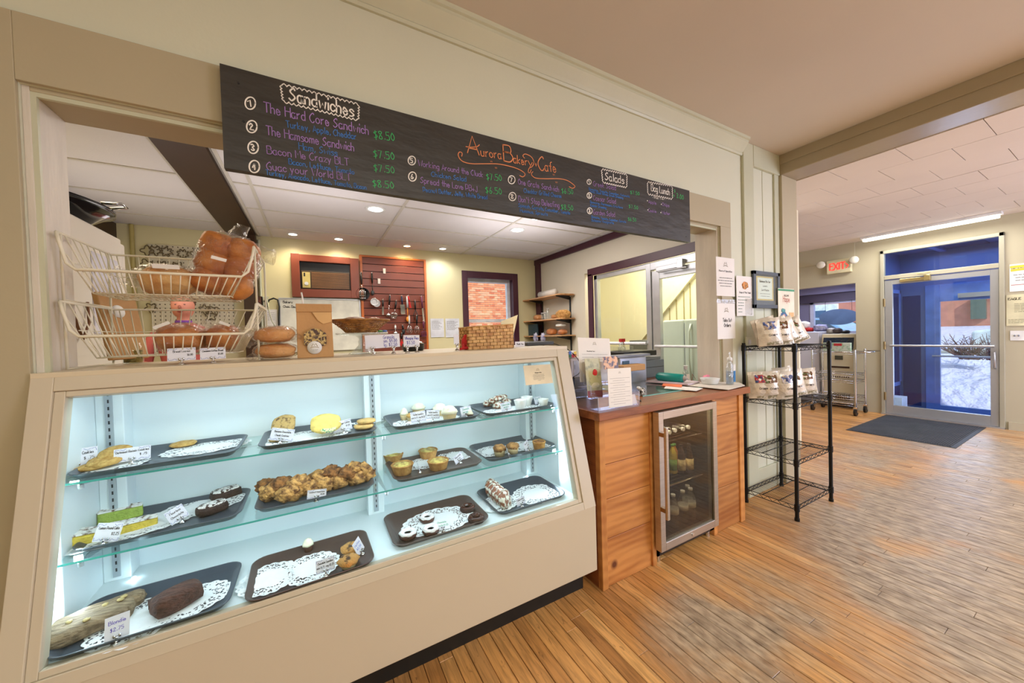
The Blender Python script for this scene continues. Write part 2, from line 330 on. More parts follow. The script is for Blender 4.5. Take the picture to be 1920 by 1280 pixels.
# ---- floor: boards run away from the counter, 62 mm wide
def floor_material():
    m = bpy.data.materials.new('worn_oak_boards'); m.use_nodes = True; nt = m.node_tree; N = nt.nodes; L = nt.links; b = N['Principled BSDF']
    tc = N.new('ShaderNodeNewGeometry'); at = N.new('ShaderNodeAttribute'); at.attribute_name = 'board'
    sp = N.new('ShaderNodeSeparateXYZ'); L.new(tc.outputs['Position'], sp.inputs[0])
    def noise(scale, st=(1, 1, 1), det=4, dist=0, off=None):
        mp = N.new('ShaderNodeMapping'); mp.inputs['Scale'].default_value = st; L.new(tc.outputs['Position'], mp.inputs[0])
        n = N.new('ShaderNodeTexNoise'); n.inputs['Scale'].default_value = scale; n.inputs['Detail'].default_value = det; n.inputs['Distortion'].default_value = dist
        if off: 
            va = N.new('ShaderNodeVectorMath'); va.operation = 'ADD'; L.new(mp.outputs[0], va.inputs[0]); cx = N.new('ShaderNodeCombineXYZ'); ml = N.new('ShaderNodeMath'); ml.operation = 'MULTIPLY'; ml.inputs[1].default_value = off
            L.new(at.outputs['Fac'], ml.inputs[0]); L.new(ml.outputs[0], cx.inputs[1]); L.new(ml.outputs[0], cx.inputs[0]); L.new(cx.outputs[0], va.inputs[1]); L.new(va.outputs[0], n.inputs['Vector'])
        else: L.new(mp.outputs[0], n.inputs['Vector'])
        return n.outputs[0]
    def ramp(inp, stops):
        r = N.new('ShaderNodeValToRGB'); L.new(inp, r.inputs[0]); e = r.color_ramp.elements
        while len(e) < len(stops): e.new(.5)
        for q, (p, c) in zip(e, stops): q.position = p; q.color = c if len(c) == 4 else lin(c)
        return r.outputs[0]
    def mix(f, a, c, mode='MIX'):
        x = N.new('ShaderNodeMix'); x.data_type = 'RGBA'; x.blend_type = mode
        if isinstance(f, float): x.inputs[0].default_value = f
        else: L.new(f, x.inputs[0])
        for i, v in ((6, a), (7, c)):
            if isinstance(v, tuple): x.inputs[i].default_value = v
            else: L.new(v, x.inputs[i])
        return x.outputs[2]
    def math_(op, a, c=None):
        x = N.new('ShaderNodeMath'); x.operation = op
        for i, v in enumerate((a, c)):
            if v is None: continue
            if isinstance(v, (int, float)): x.inputs[i].default_value = v
            else: L.new(v, x.inputs[i])
        return x.outputs[0]
    base = ramp(at.outputs['Fac'], [(0, (186, 130, 72)), (.35, (216, 160, 94)), (.6, (198, 142, 82)), (.8, (226, 174, 108)), (1, (164, 112, 62))])
    grain = noise(9, (8, .7, 1), 6, .6, 31); g = ramp(grain, [(.3, (.62, .62, .62, 1)), (.6, (1.1, 1.1, 1.1, 1))])
    col = mix(1.0, base, g, 'MULTIPLY')
    # grey wear before the counter; towards the door it also paints daylight sheen
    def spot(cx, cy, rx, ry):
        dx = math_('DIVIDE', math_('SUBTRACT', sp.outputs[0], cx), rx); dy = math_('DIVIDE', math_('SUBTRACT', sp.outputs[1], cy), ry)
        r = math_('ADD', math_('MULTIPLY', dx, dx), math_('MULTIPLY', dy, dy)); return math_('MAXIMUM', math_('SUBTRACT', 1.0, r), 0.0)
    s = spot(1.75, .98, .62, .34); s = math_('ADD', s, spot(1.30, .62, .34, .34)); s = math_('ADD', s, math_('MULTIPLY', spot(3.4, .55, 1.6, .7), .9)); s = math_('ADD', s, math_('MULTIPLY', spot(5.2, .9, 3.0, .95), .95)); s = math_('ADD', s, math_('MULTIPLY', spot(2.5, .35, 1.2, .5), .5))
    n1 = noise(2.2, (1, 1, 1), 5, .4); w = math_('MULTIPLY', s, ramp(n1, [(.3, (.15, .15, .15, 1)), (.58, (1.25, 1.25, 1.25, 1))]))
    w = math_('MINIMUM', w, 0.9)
    greyc = mix(1.0, ramp(noise(14, (3, 1, 1), 6), [(.3, (122, 108, 92)), (.7, (198, 180, 154))]), ramp(at.outputs['Fac'], [(0, (.86, .86, .86, 1)), (1, (1.08, 1.08, 1.08, 1))]), 'MULTIPLY')  # wear grey lightened to carry the daylight sheen
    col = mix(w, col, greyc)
    fleck = ramp(noise(26, (2, .6, 1), 3, 1.2, 11), [(.66, (0, 0, 0, 1)), (.74, (.55, .55, .55, 1))]); col = mix(fleck, col, lin((84, 54, 30)))
    L.new(col, b.inputs['Base Color'])
    rg = ramp(noise(6, (2, .5, 1), 4, 0, 17), [(.3, (.30, .30, .30, 1)), (.7, (.48, .48, .48, 1))]); L.new(rg, b.inputs['Roughness'])
    bu = N.new('ShaderNodeBump'); bu.inputs['Strength'].default_value = .25; bu.inputs['Distance'].default_value = .004; L.new(grain, bu.inputs['Height']); L.new(bu.outputs[0], b.inputs['Normal'])
    return m
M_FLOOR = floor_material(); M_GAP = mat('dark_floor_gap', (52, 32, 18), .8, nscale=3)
def pj(q):
    v = np.array(q, float)-CAM; z = v@_f; return (960+FPX*(v@_r2)/z, 640-FPX*(v@_u2)/z) if z > .05 else None
floor = struct('floor')
MB().box((-3.2, -3.2, -.06), (7.7, 5.3, -.012)).build('subfloor', M_GAP, floor)
BW = .0617; boards = []
x = -3.1; row = 0
while x < 7.62:
    y = -3.1+rnd.uniform(-1.2, 0); ye = 1.78 if x < 3.87 else 4.2
    while y < ye:
        l = rnd.uniform(.7, 2.3); a, b = max(y, -3.1), min(y+l, ye)
        if b-a > .02: boards.append((x, a, b, rnd.random()))
        y += l
    x += BW; row += 1
def bscore(q):
    x, a, b, r = q
    c = [pj((x, y, 0)) for y in (a, (a+b)/2, b)]; c = [k for k in c if k and -50 < k[0] < 1970 and 600 < k[1] < 1330]
    if x < .55 or not c or (a > 1.5 and x < 3.9): return 1e9
    return math.hypot(x, (a+b)/2)
boards.sort(key=bscore); rest = MB(); rr = []
def board_mesh(mb, q):
    x, a, b, r = q; z = rnd.uniform(-.0006, .0006); g = .0014; e = .0014
    X0, X1, Y0, Y1 = x+g, x+BW-g, a+.0008, b-.0008
    mb.add([(X0, Y0, -.01), (X1, Y0, -.01), (X1, Y1, -.01), (X0, Y1, -.01), (X0+0, Y0, z-e), (X1, Y0, z-e), (X1, Y1, z-e), (X0, Y1, z-e),
            (X0+e, Y0+e, z), (X1-e, Y0+e, z), (X1-e, Y1-e, z), (X0+e, Y1-e, z)],
           [(0, 1, 5, 4), (1, 2, 6, 5), (2, 3, 7, 6), (3, 0, 4, 7), (4, 5, 9, 8), (5, 6, 10, 9), (6, 7, 11, 10), (7, 4, 8, 11), (8, 9, 10, 11)])
def setattr_board(o, vals):
    at = o.data.attributes.new('board', 'FLOAT', 'FACE'); at.data.foreach_set('value', vals)
for i, q in enumerate(boards):
    if i < 300:
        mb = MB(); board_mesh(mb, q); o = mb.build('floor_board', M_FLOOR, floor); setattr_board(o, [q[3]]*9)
    else: board_mesh(rest, q); rr += [q[3]]*9
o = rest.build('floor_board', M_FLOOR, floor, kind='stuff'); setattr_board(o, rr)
# ---- serving wall (y = 1.6) with its big opening
wm = struct('wall_middle', (0, 1.6, 0))
mb = MB(); mb.box((-3.2, 1.6, 0), (-.724, 1.785, 2.87)); mb.box((-.724, 1.6, 2.157), (2.72, 1.785, 2.87)); mb.box((2.72, 1.6, 0), (3.60, 1.785, 2.87)); mb.build('wall_panel', M_WALL, wm)
t1 = struct('trim_1', (-.72, 1.585, 0))
MB().box((-3.2, 1.586, 0), (-.724, 1.6, 2.353)).build('casing_board', M_TAN, t1, bevel=.002)
MB().box((-.724, 1.586, 2.157), (2.855, 1.6, 2.353)).build('casing_board', M_TAN, t1, bevel=.002)
MB().box((2.72, 1.586, 0), (2.855, 1.6, 2.157)).build('casing_board', M_TAN, t1, bevel=.002)
mb = MB(); mb.box((-.724, 1.61, .9), (-.708, 1.785, 2.157)); mb.box((2.704, 1.61, .9), (2.72, 1.785, 2.157)); mb.build('jamb_board', M_JAMB, t1, bevel=.0015)
MB().box((-.708, 1.61, 2.143), (2.704, 1.785, 2.157)).build('soffit_board', M_TAN, t1, bevel=.0015)
mb = MB(); mb.box((-.708, 1.612, 2.13), (2.704, 1.624, 2.143)); mb.box((-.708, 1.612, 1.31), (-.696, 1.624, 2.13)); mb.build('stop_strip', M_CREAM, t1)
t2 = struct('trim_2', (0, 1.55, 2.76))
MB().prism([(1.6, 2.755), (1.588, 2.755), (1.582, 2.768), (1.586, 2.775), (1.575, 2.79), (1.555, 2.815), (1.538, 2.835), (1.536, 2.848), (1.525, 2.852), (1.522, 2.87), (1.6, 2.87)], 'x', -3.2, 3.035).build('crown_molding', M_CREAM, t2)
t3 = struct('trim_3', (3.3, 1.58, 0))
MB().box((3.035, 1.578, 0), (3.18, 1.6, 2.87)).build('stile', M_CREAM, t3, bevel=.004)
MB().box((3.525, 1.585, 0), (3.60, 1.6, 2.87)).build('stile', M_CREAM, t3, bevel=.003)
MB().box((3.18, 1.575, 2.70), (3.60, 1.6, 2.87)).build('rail', M_CREAM, t3, bevel=.004)
MB().box((3.18, 1.585, .0), (3.525, 1.6, .2)).build('rail', M_CREAM, t3, bevel=.004)
MB().box((3.35, 1.5965, .2), (3.354, 1.6005, 2.7)).build('seam_bead', M_CREAM, t3)
t4 = struct('trim_4', (3.73, 1.6, 0))
MB().box((3.60, 1.562, 0), (3.865, 1.785, 2.703)).build('pilaster_board', M_TAN, t4, bevel=.004)
t5 = struct('trim_5', (3.73, 0, 2.7))
MB().box((3.60, -3.2, 2.703), (3.872, 1.6, 2.87)).build('beam', M_BEAM, t5, bevel=.006)
MB().box((3.588, -3.2, 2.79), (3.60, 1.575, 2.87)).build('beam_trim', M_BEAM, t5, bevel=.003)
# ---- ceilings
c1 = struct('ceiling', (0, 0, 2.87))
MB().box((-3.2, -3.2, 2.87), (3.60, 1.6, 2.93)).build('ceiling_panel', M_CEIL, c1)
c2 = struct('ceiling.001', (5.7, 0, 2.7)); MB().box((3.87, -3.2, 2.715), (7.75, 1.95, 2.78)).box((4.86, 1.95, 2.715), (7.75, 4.3, 2.78)).build('ceiling_panel', M_GAP, c2)
tl = []
for i in range(9):
    x0 = 3.874+i*.421; y = 4.2-(.2 if i % 2 else 0)-.02
    while y > -3.2:
        if not (y > 2.4 and x0 < 4.6): tl.append((x0, min(x0+.421, 7.62), y-.405, y, rnd.uniform(-.0012, .0012)))
        y -= .405
tl.sort(key=lambda q: -q[2]); far = MB(); k = 0
for (a, b, c, d, dz) in tl:
    p = pj(((a+b)/2, (c+d)/2, 2.7)); vis = p and 1440 < p[0] < 1960 and -40 < p[1] < 520
    mb = MB() if vis else far
    e = .0022; mb.box((a+e, c+e, 2.698+dz), (b-e, d-e, 2.716))
    if vis: mb.build('ceiling_tile', M_TILE, c2)
far.build('ceiling_tile', M_TILE, c2, kind='stuff')
c3 = struct('ceiling.002', (.8, 3.4, 2.65)); MB().box((-1.8, 1.785, 2.668), (3.45, 5.25, 2.72)).build('ceiling_panel', M_GRID, c3)
XS = [-.53, -.40, .80, 2.03, 3.26, 3.4]; XL = [-1.78, -.84]; YS = [1.79, 2.32, 2.92, 3.53, 4.14, 4.75, 5.19]
for i in range(len(XS)-1):
    for j in range(len(YS)-1):
        MB().box((XS[i]+.011, YS[j]+.011, 2.655), (XS[i+1]-.011, YS[j+1]-.011, 2.67)).build('ceiling_tile', M_KTILE, c3)
for j in range(len(YS)-1):
    MB().box((XL[0]+.011, YS[j]+.011, 2.655), (XL[1]-.011, YS[j+1]-.011, 2.67)).build('ceiling_tile', M_KTILE, c3)
for x in XS[:-1]+[XL[1]]: MB().box((x-.012, 1.79, 2.648), (x+.012, 5.19, 2.668)).build('grid_bar', M_GRID, c3)
mb = MB()
for y in YS[1:-1]: mb.box((-.53, y-.012, 2.6483), (3.4, y+.012, 2.668)); mb.box((-1.78, y-.012, 2.6483), (-.84, y+.012, 2.668))
mb.build('cross_bar', M_GRID, c3)
MB().box((-.828, 1.79, 2.632), (-.562, 5.19, 2.668)).build('brown_beam', M_BROWN, c3)
# ---- kitchen walls
wb = struct('wall_back', (.8, 5.19, 0))
mb = MB(); mb.box((-1.8, 5.19, 0), (2.09, 5.3, 2.7)); mb.box((2.95, 5.19, 0), (3.45, 5.3, 2.7)); mb.box((2.09, 5.19, 0), (2.95, 5.3, 1.24)); mb.box((2.09, 5.19, 2.34), (2.95, 5.3, 2.7)); mb.build('wall_panel', M_KWALL, wb)
MB().box((-.69, 5.08, 0), (-.56, 5.19, 2.632)).build('brown_post', M_BROWN, wb)
MB().cyl((-.535, 5.165, .9), (-.535, 5.165, 2.6), .014, 8).build('conduit', M_CREAM, wb)
MB().cyl((-1.62, 5.165, .9), (-1.62, 5.165, 2.65), .02, 8).build('pipe', mat('green_pipe_paint', (176, 160, 96), .5), wb)
wl = struct('wall_left', (-1.78, 3.4, 0)); MB().box((-1.88, 1.785, 0), (-1.78, 5.19, 2.7)).build('wall_panel', M_KWALL, wl); MB().box((-1.78, 1.79, 2.50), (-1.74, 5.19, 2.65)).build('crown_board', M_BROWN, wl)
wr = struct('wall_right', (3.4, 3.4, 0))
mb = MB(); mb.box((3.4, 3.93, 0), (3.48, 5.19, 2.7)); mb.box((3.4, 1.785, 2.22), (3.48, 3.93, 2.7)); mb.build('wall_panel', M_KWALL2, wr)
t6 = struct('trim_6', (3.38, 3.5, 2.6))
MB().box((3.37, 1.79, 2.565), (3.4, 5.19, 2.65)).build('cornice_board', M_PLUM, t6)
MB().box((3.37, 5.03, 0), (3.4, 5.17, 2.565)).build('corner_board', M_PLUM, t6)
MB().box((3.375, 3.75, 0), (3.4, 3.84, 2.19)).build('casing_board', M_PLUM, t6, bevel=.003)
MB().box((3.375, 1.79, 2.165), (3.4, 3.84, 2.265)).build('casing_board', M_PLUM, t6, bevel=.003)
# glass door and sidelight in the right kitchen wall
w1 = struct('window_1', (3.43, 3.3, .3))
mb = MB(); mb.box((3.41, 3.69, .0), (3.47, 3.75, 2.165)); mb.box((3.41, 2.84, 2.105), (3.47, 3.75, 2.165)); mb.box((3.405, 2.80, 0), (3.475, 2.87, 2.165)); mb.box((3.41, 2.84, 0), (3.47, 3.75, .25))
mb.build('window_frame', M_ALU, w1, bevel=.003); MB().box((3.436, 2.85, .25), (3.442, 3.70, 2.11)).build('pane', GLASS, w1)
MB().cyl((3.38, 2.86, 1.235), (3.38, 3.70, 1.235), .018, 8).build('push_rail', mat('white_rail', (225, 225, 232), .4), w1)
d1 = struct('door_1', (3.43, 2.3, 0))
mb = MB(); mb.box((3.415, 2.69, .02), (3.465, 2.79, 2.06)); mb.box((3.415, 1.83, .02), (3.465, 1.93, 2.06)); mb.box((3.415, 1.93, 1.96), (3.465, 2.69, 2.06)); mb.box((3.415, 1.93, .02), (3.465, 2.69, .25)); mb.build('door_frame', M_ALU, d1, bevel=.003)
MB().box((3.436, 1.93, .25), (3.442, 2.69, 1.96)).build('pane', GLASS, d1)
mb = MB(); mb.box((3.405, 1.79, 2.075), (3.475, 2.80, 2.165)); mb.build('door_head', M_ALU, d1, bevel=.003)
MB().cyl((3.385, 1.9, 1.205), (3.385, 2.74, 1.205), .014, 8).build('push_rail', mat('white_rail', (225, 225, 232), .4), d1)
mb = MB(); mb.box((3.37, 2.42, 2.04), (3.415, 2.70, 2.09)); mb.box((3.36, 2.36, 2.03), (3.41, 2.43, 2.12)); mb.cyl((3.36, 2.66, 2.03), (3.34, 2.3, 2.02), .01, 6); mb.build('door_closer', M_ALU, d1, bevel=.004)
# back room behind the glass door
w2 = struct('wall_back_room', (4.9, 3, 0))
mb = MB(); mb.box((4.85, 2.0, 0), (4.95, 5.3, 3.1)); mb.box((3.87, 1.95, 0), (4.85, 2.0, 3.1)); mb.box((3.45, 5.25, 0), (4.95, 5.35, 3.1)); mb.box((3.45, 1.95, 3.05), (4.95, 5.3, 3.1)); mb.box((3.40, 1.785, 0), (3.41, 1.8, 2.2)); mb.build('wall_panel', M_BACK, w2)
S0 = P(1245, 565, 'x', 4.8); S1 = P(1305, 488, 'x', 4.8)
dd = (S1-S0); a = S0-dd*1.1; b = S1+dd*.6
mb = MB(); mb.prism([(a[1], a[2]), (a[1], a[2]-.16), (b[1], b[2]-.16), (b[1], b[2])], 'x', 4.80, 4.85); mb.build('stair_stringer', M_BACK, w2)
M_LINE = mat('panel_groove', (176, 160, 110), .7)
mb = MB()
for px in (1255, 1268, 1282, 1294):
    q = P(px, 560, 'x', 4.845); 
    mb.box((4.838, q[1]-.006, 1.3), (4.85, q[1]+.006, 1.72+(q[1]-a[1])*dd[2]/dd[1]-(1.72-a[2])-.17))
mb.build('panel_batten', M_LINE, w2)
# ---- entrance wall, x = 7.62
we = struct('wall_entrance', (7.62, 0, 0))
mb = MB(); mb.box((7.62, -3.2, 0), (7.77, .893, 2.75)); mb.box((7.62, .893, 2.487), (7.77, 2.014, 2.75)); mb.box((7.62, 2.014, 0), (7.77, 2.307, 2.75)); mb.box((7.62, 2.307, 2.05), (7.77, 4.2, 2.75))
mb.build('wall_panel', M_GREY, we); MB().box((7.608, 2.307, 2.42), (7.62, 4.2, 2.70)).build('header_board', M_GREY, we, bevel=.003)
MB().box((7.6, -3.2, 0), (7.62, .87, .1)).build('base_strip', M_GREY, we)
# side walls that close the room out of frame
wo = struct('wall_side', (0, -3.2, 0))
mb = MB(); mb.box((-3.3, -3.3, 0), (7.77, -3.2, 2.95)); mb.box((-3.3, -3.2, 0), (-3.2, 1.6, 2.95)); mb.box((4.95, 4.2, 0), (9.2, 4.3, 2.8)); mb.build('wall_panel', M_WALL, wo)
# front door
d2 = struct('door_2', (7.62, 1.45, 0))
M_DF = mat('door_frame_cream_metal', (178, 174, 154), .4, .2, nscale=3, namt=.04)
M_DM = mat('door_leaf_metal', (176, 178, 180), .35, .5, nscale=3, namt=.04)
mb = MB(); mb.box((7.585, .893, 0), (7.66, .935, 2.487)); mb.box((7.585, 1.972, 0), (7.66, 2.014, 2.487)); mb.box((7.585, .893, 2.44), (7.66, 2.014, 2.487)); mb.box((7.585, .935, 2.045), (7.66, 1.972, 2.105)); mb.build('door_frame', M_DF, d2, bevel=.004)
mb = MB(); mb.box((7.60, .938, .02), (7.645, 1.005, 2.035)); mb.box((7.60, 1.886, .02), (7.645, 1.968, 2.035)); mb.box((7.60, 1.005, 1.965), (7.645, 1.886, 2.035)); mb.box((7.60, 1.005, .02), (7.645, 1.886, .15)); mb.build('door_leaf', M_DM, d2, bevel=.003)
MB().box((7.62, 1.005, .15), (7.626, 1.886, 1.965)).build('pane', GLASS, d2)
MB().box((7.62, .935, 2.105), (7.626, 1.972, 2.44)).build('pane', GLASS, d2)
MB().cyl((7.57, .97, 1.05), (7.57, 1.91, 1.05), .016, 8).cyl((7.57, .98, 1.05), (7.61, .98, 1.05), .012, 6).cyl((7.57, 1.9, 1.05), (7.61, 1.9, 1.05), .012, 6).build('push_bar', M_ALU, d2)
MB().tube([(7.60, .968, .98), (7.565, .968, .97), (7.565, .968, .78), (7.60, .968, .77)], .009, 6).build('door_pull', M_ALU, d2)
for z in (1.7, 1.05, .28): MB().cyl((7.59, 1.972, z-.06), (7.59, 1.972, z+.06), .014, 8).build('hinge', mat('brass_hinge', (150, 130, 90), .4, .8), d2)
M_BRASS = mat('brass_closer', (190, 172, 120), .3, .8)
mb = MB(); mb.box((7.55, 1.52, 1.985), (7.6, 1.80, 2.03)); mb.box((7.54, 1.50, 1.975), (7.6, 1.56, 2.05)); mb.tube([(7.55, 1.53, 2.05), (7.5, 1.62, 2.075), (7.56, 1.50, 2.085)], .009, 6); mb.build('door_closer', M_BRASS, d2, bevel=.004)
MB().box((7.56, .893, 0), (7.7, 2.014, .018)).build('threshold', M_ALU, d2)
# vestibule
wv = struct('wall_vestibule', (8.4, 1.5, -.12))
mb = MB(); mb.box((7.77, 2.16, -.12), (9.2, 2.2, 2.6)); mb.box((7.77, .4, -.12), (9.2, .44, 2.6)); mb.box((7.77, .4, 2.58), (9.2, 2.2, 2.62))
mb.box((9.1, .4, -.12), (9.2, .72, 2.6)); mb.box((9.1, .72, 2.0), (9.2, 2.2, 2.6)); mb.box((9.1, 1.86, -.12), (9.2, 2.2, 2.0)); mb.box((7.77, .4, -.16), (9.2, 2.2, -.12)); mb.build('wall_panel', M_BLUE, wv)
mb = MB(); mb.box((7.80, 2.15, -.05), (8.35, 2.162, 1.9)); mb.box((8.5, 2.15, -.05), (8.98, 2.162, 1.9)); mb.box((9.085, 1.92, -.05), (9.1, 2.13, 1.85)); mb.box((7.85, 1.2, 2.565), (9.1, 1.62, 2.58)); mb.build('reflection_inset', M_BLUED, wv)  # dark panels stand in for mostly reflected blue
mb = MB()
for x in (7.9, 8.38, 8.46, 9.0): mb.box((x, 2.14, .3), (x+.05, 2.17, 1.96))
mb.box((7.9, 2.14, 1.9), (9.05, 2.17, 1.96)); mb.box((7.9, 2.14, .3), (9.05, 2.17, .36)); mb.box((7.8, 1.63, 2.54), (9.1, 1.70, 2.58)); mb.build('batten', mat('vestibule_pale_daylight_blue', (120, 150, 225), .4), wv)  # pale strips stand in for reflections, with the blue daylight cast painted in
d3 = struct('door_3', (9.1, 1.3, -.1)); M_BL2 = mat('outer_door_daylight_blue', (110, 150, 225), .35, .2)  # outer door colour carries the blue daylight cast
mb = MB(); mb.box((9.06, 1.70, -.12), (9.12, 1.86, 2.0)); mb.box((9.06, .72, -.12), (9.12, .86, 2.0)); mb.box((9.06, .86, 1.72), (9.12, 1.70, 2.0)); mb.box((9.06, .86, -.12), (9.12, 1.70, -.0)); mb.build('door_leaf', M_BL2, d3, bevel=.003)
MB().box((9.09, .86, 0), (9.095, 1.70, 1.72)).build('pane', GLASS, d3)
MB().cyl((9.03, .8, .82), (9.03, 1.78, .82), .016, 8).build('push_bar', M_ALU, d3)
MB().box((9.0, 1.1, 1.76), (9.06, 1.5, 1.83)).build('door_closer', M_ALU, d3)
# alcove
MB().box((7.62, 2.2, -.05), (9.2, 4.3, 0)).build('floor.001', mat('alcove_floor', (150, 110, 70), .5, nscale=6), None, kind='structure')
wa = struct('wall_alcove', (8.4, 3, 0))
mb = MB(); mb.box((7.77, 2.2, 0), (9.2, 2.3, 2.3)); mb.box((9.1, 2.3, 0), (9.2, 4.2, 1.22)); mb.box((9.1, 3.46, 1.22), (9.2, 4.2, 2.3)); mb.build('wall_panel', M_LAV, wa)
MB().box((7.77, 2.2, 2.2), (9.2, 4.2, 2.28)).build('ceiling_panel', mat('alcove_ceiling_paint', (190, 190, 225), .7), wa)
MB().box((9.0, 2.3, 1.86), (9.2, 4.2, 2.2)).build('window_head', M_LAVD, wa); MB().box((8.92, 2.3, 2.02), (9.1, 4.2, 2.2)).build('ceiling_drop', M_LAV, wa)
w3 = struct('window_2', (9.12, 2.9, 1.22)); mb = MB(); mb.box((9.06, 2.3, 1.22), (9.14, 3.46, 1.26)); mb.box((9.06, 3.40, 1.26), (9.14, 3.46, 1.86)); mb.box((9.06, 2.3, 1.82), (9.14, 3.46, 1.86)); mb.build('window_frame', mat('window_frame_white', (215, 215, 235), .5), w3)
MB().box((9.1, 2.3, 1.26), (9.104, 3.40, 1.82)).build('pane', GLASS, w3)
# kitchen back window and the brick wall outside it
w4 = struct('window_3', (2.5, 5.19, 1.24))
mb = MB(); mb.box((2.03, 5.165, 1.14), (2.12, 5.19, 2.40)); mb.box((2.92, 5.165, 1.14), (3.02, 5.19, 2.40)); mb.box((2.12, 5.165, 2.29), (2.92, 5.19, 2.40)); mb.box((2.09, 5.19, 1.24), (2.105, 5.32, 2.34)); mb.box((2.935, 5.19, 1.24), (2.95, 5.32, 2.34)); mb.box((2.09, 5.19, 2.33), (2.95, 5.32, 2.345)); mb.build('window_casing', M_PLUM, w4, bevel=.003)
M_WF = mat('window_sash_white', (222, 222, 226), .4)
mb = MB(); mb.box((2.09, 5.30, 1.24), (2.15, 5.36, 2.34)); mb.box((2.88, 5.30, 1.24), (2.95, 5.36, 2.34)); mb.box((2.15, 5.30, 2.25), (2.88, 5.36, 2.34)); mb.box((2.15, 5.30, 1.60), (2.88, 5.36, 1.65)); mb.box((2.15, 5.30, 1.24), (2.88, 5.36, 1.30)); mb.build('window_frame', M_WF, w4, bevel=.003)
MB().box((2.15, 5.33, 1.3), (2.88, 5.334, 2.25)).build('pane', GLASS, w4)
bw = thing('brick_building', 'sunlit orange brick wall of the house outside the kitchen back window', 'building', (5.6, 11.5, -.2))
MB().box((3.6, 11.52, -.2), (8.2, 11.9, 5.2)).build('mortar', mat('pale_mortar', (226, 205, 186), .9), bw)
brk = MB(); M_BR = [mat('brick_%s' % n, c, .85, nscale=12) for n, c in (('orange', (232, 140, 96)), ('red', (214, 112, 74)), ('pale', (240, 168, 128)))]
for r in range(46):
    x = 3.7+(.11 if r % 2 else 0)
    while x < 8.0:
        brk.cur = rnd.choice((0, 0, 1, 2)); z = .4+r*.075; brk.box((x+.006, 11.5+rnd.uniform(-.003, .003), z), (x+.204, 11.53, z+.058)); x += .215
brk.build('brick', M_BR, bw, kind='stuff')
# outdoors beyond the front door
snow = MB(); nx, ny = 46, 40; vs = []
def gz(x, y): 
    b = -.16+ (max(0, min(1, (x-9.7)/2.6))**.8)*.78*(1 if x < 13 else 1); b += .09*math.sin(x*2.3+y*1.7)+.05*math.sin(y*5.1+x*3)+.03*math.sin(x*9+y*2)
    if x < 9.8: b = -.16
    if x > 12.6: b = .62+.02*math.sin(y*2) - .25*min(1, (x-12.6)/2)
    if x > 20: b = .4+(x-20)*.05
    return b
X = [9.2+.12*i for i in range(30)]+[13+ (i+1)**1.6*.35 for i in range(nx-30)]
for i in range(nx):
    for j in range(ny): vs.append((X[i], -6+j*.42, gz(X[i], -6+j*.42)))
snow.smooth = True; snow.add(vs, [(i*ny+j, (i+1)*ny+j, (i+1)*ny+j+1, i*ny+j+1) for i in range(nx-1) for j in range(ny-1)])
snow.build('snowy_ground', M_SNOW, None, kind='structure')
MB().box((14.2, -8, .36), (18.5, 14, .43)).build('road', mat('wet_road', (150, 145, 145), .6), None, kind='structure')
fb = thing('shop_building', 'distant red brick shop front with pale entrance seen through the front door', 'building', (34, 3.5, 1))
MB().box((34, -9, .8), (38, 7, 6)).build('wall', mat('far_brick', (196, 128, 110), .85, nscale=3), fb)
for y in (-2.2, .3, 1.4, 2.5, 4.6): MB().box((33.7, y, 1.5), (34.02, y+.55, 2.7)).build('window', mat('far_window', (74, 96, 92), .2), fb)
MB().box((33.8, -.2, 1.2), (34.02, 3.7, 3.3)).build('entrance', mat('far_entrance', (190, 200, 196), .5), fb)
MB().box((33.7, -.5, 3.3), (34.2, 4.0, 3.6)).build('canopy', mat('far_canopy', (206, 208, 204), .6), fb)
fb2 = thing('shop_building', 'distant brick shops behind the oval sign outside the alcove window', 'building', (26, 11, .5))
MB().box((26, 7.2, .3), (30, 16, 5)).build('wall', mat('far_brick', (206, 110, 84), .85, nscale=3), fb2)
MB().box((25.8, 8.6, 1.7), (26.05, 11.6, 2.6)).build('sign_band', mat('far_pale_sign', (225, 235, 235), .6), fb2)
MB().box((25.7, 10.4, 1.9), (25.82, 11.3, 2.2)).build('sign', mat('far_sign_blue', (52, 92, 130), .6), fb2); MB().box((25.7, 9.1, 1.85), (25.82, 9.9, 2.25)).build('sign', mat('far_sign_blue', (52, 92, 130), .6), fb2)
for y in (7.6, 8.8, 10.0, 11.2): MB().box((25.9, y, .5), (26.05, y+.8, 1.5)).build('window', mat('far_window', (74, 96, 92), .2), fb2)
def car(x, y, z, label, col, L=4.4):
    c = thing('car', label, 'car', (x, y, z)); cm = mat('car_paint_%d' % col[0], col, .25, coat=.6)
    MB().prism([(y-L/2, z+.25), (y-L/2, z+.75), (y-L*.3, z+.88), (y-L*.17, z+1.32), (y+L*.22, z+1.36), (y+L*.38, z+.9), (y+L/2, z+.8), (y+L/2, z+.25)], 'x', x-.85, x+.85).build('body', cm, c, bevel=.06)
    MB().prism([(y-L*.27, z+.9), (y-L*.155, z+1.27), (y+L*.2, z+1.30), (y+L*.33, z+.92)], 'x', x-.87, x-.84).build('window', mat('car_window', (60, 80, 100), .1), c)
    for s in (-.3, .3): MB().cyl((x-.9, y+L*s, z+.32), (x-.65, y+L*s, z+.32), .32, 14).build('wheel', mat('tyre', (30, 30, 32), .8), c)
car(15.3, 5.9, .3, 'pale blue car parked behind the oval sign in the alcove window', (120, 160, 205))
car(16.6, 0.2, .3, 'snow-covered car on the road seen through the front door', (222, 226, 236))
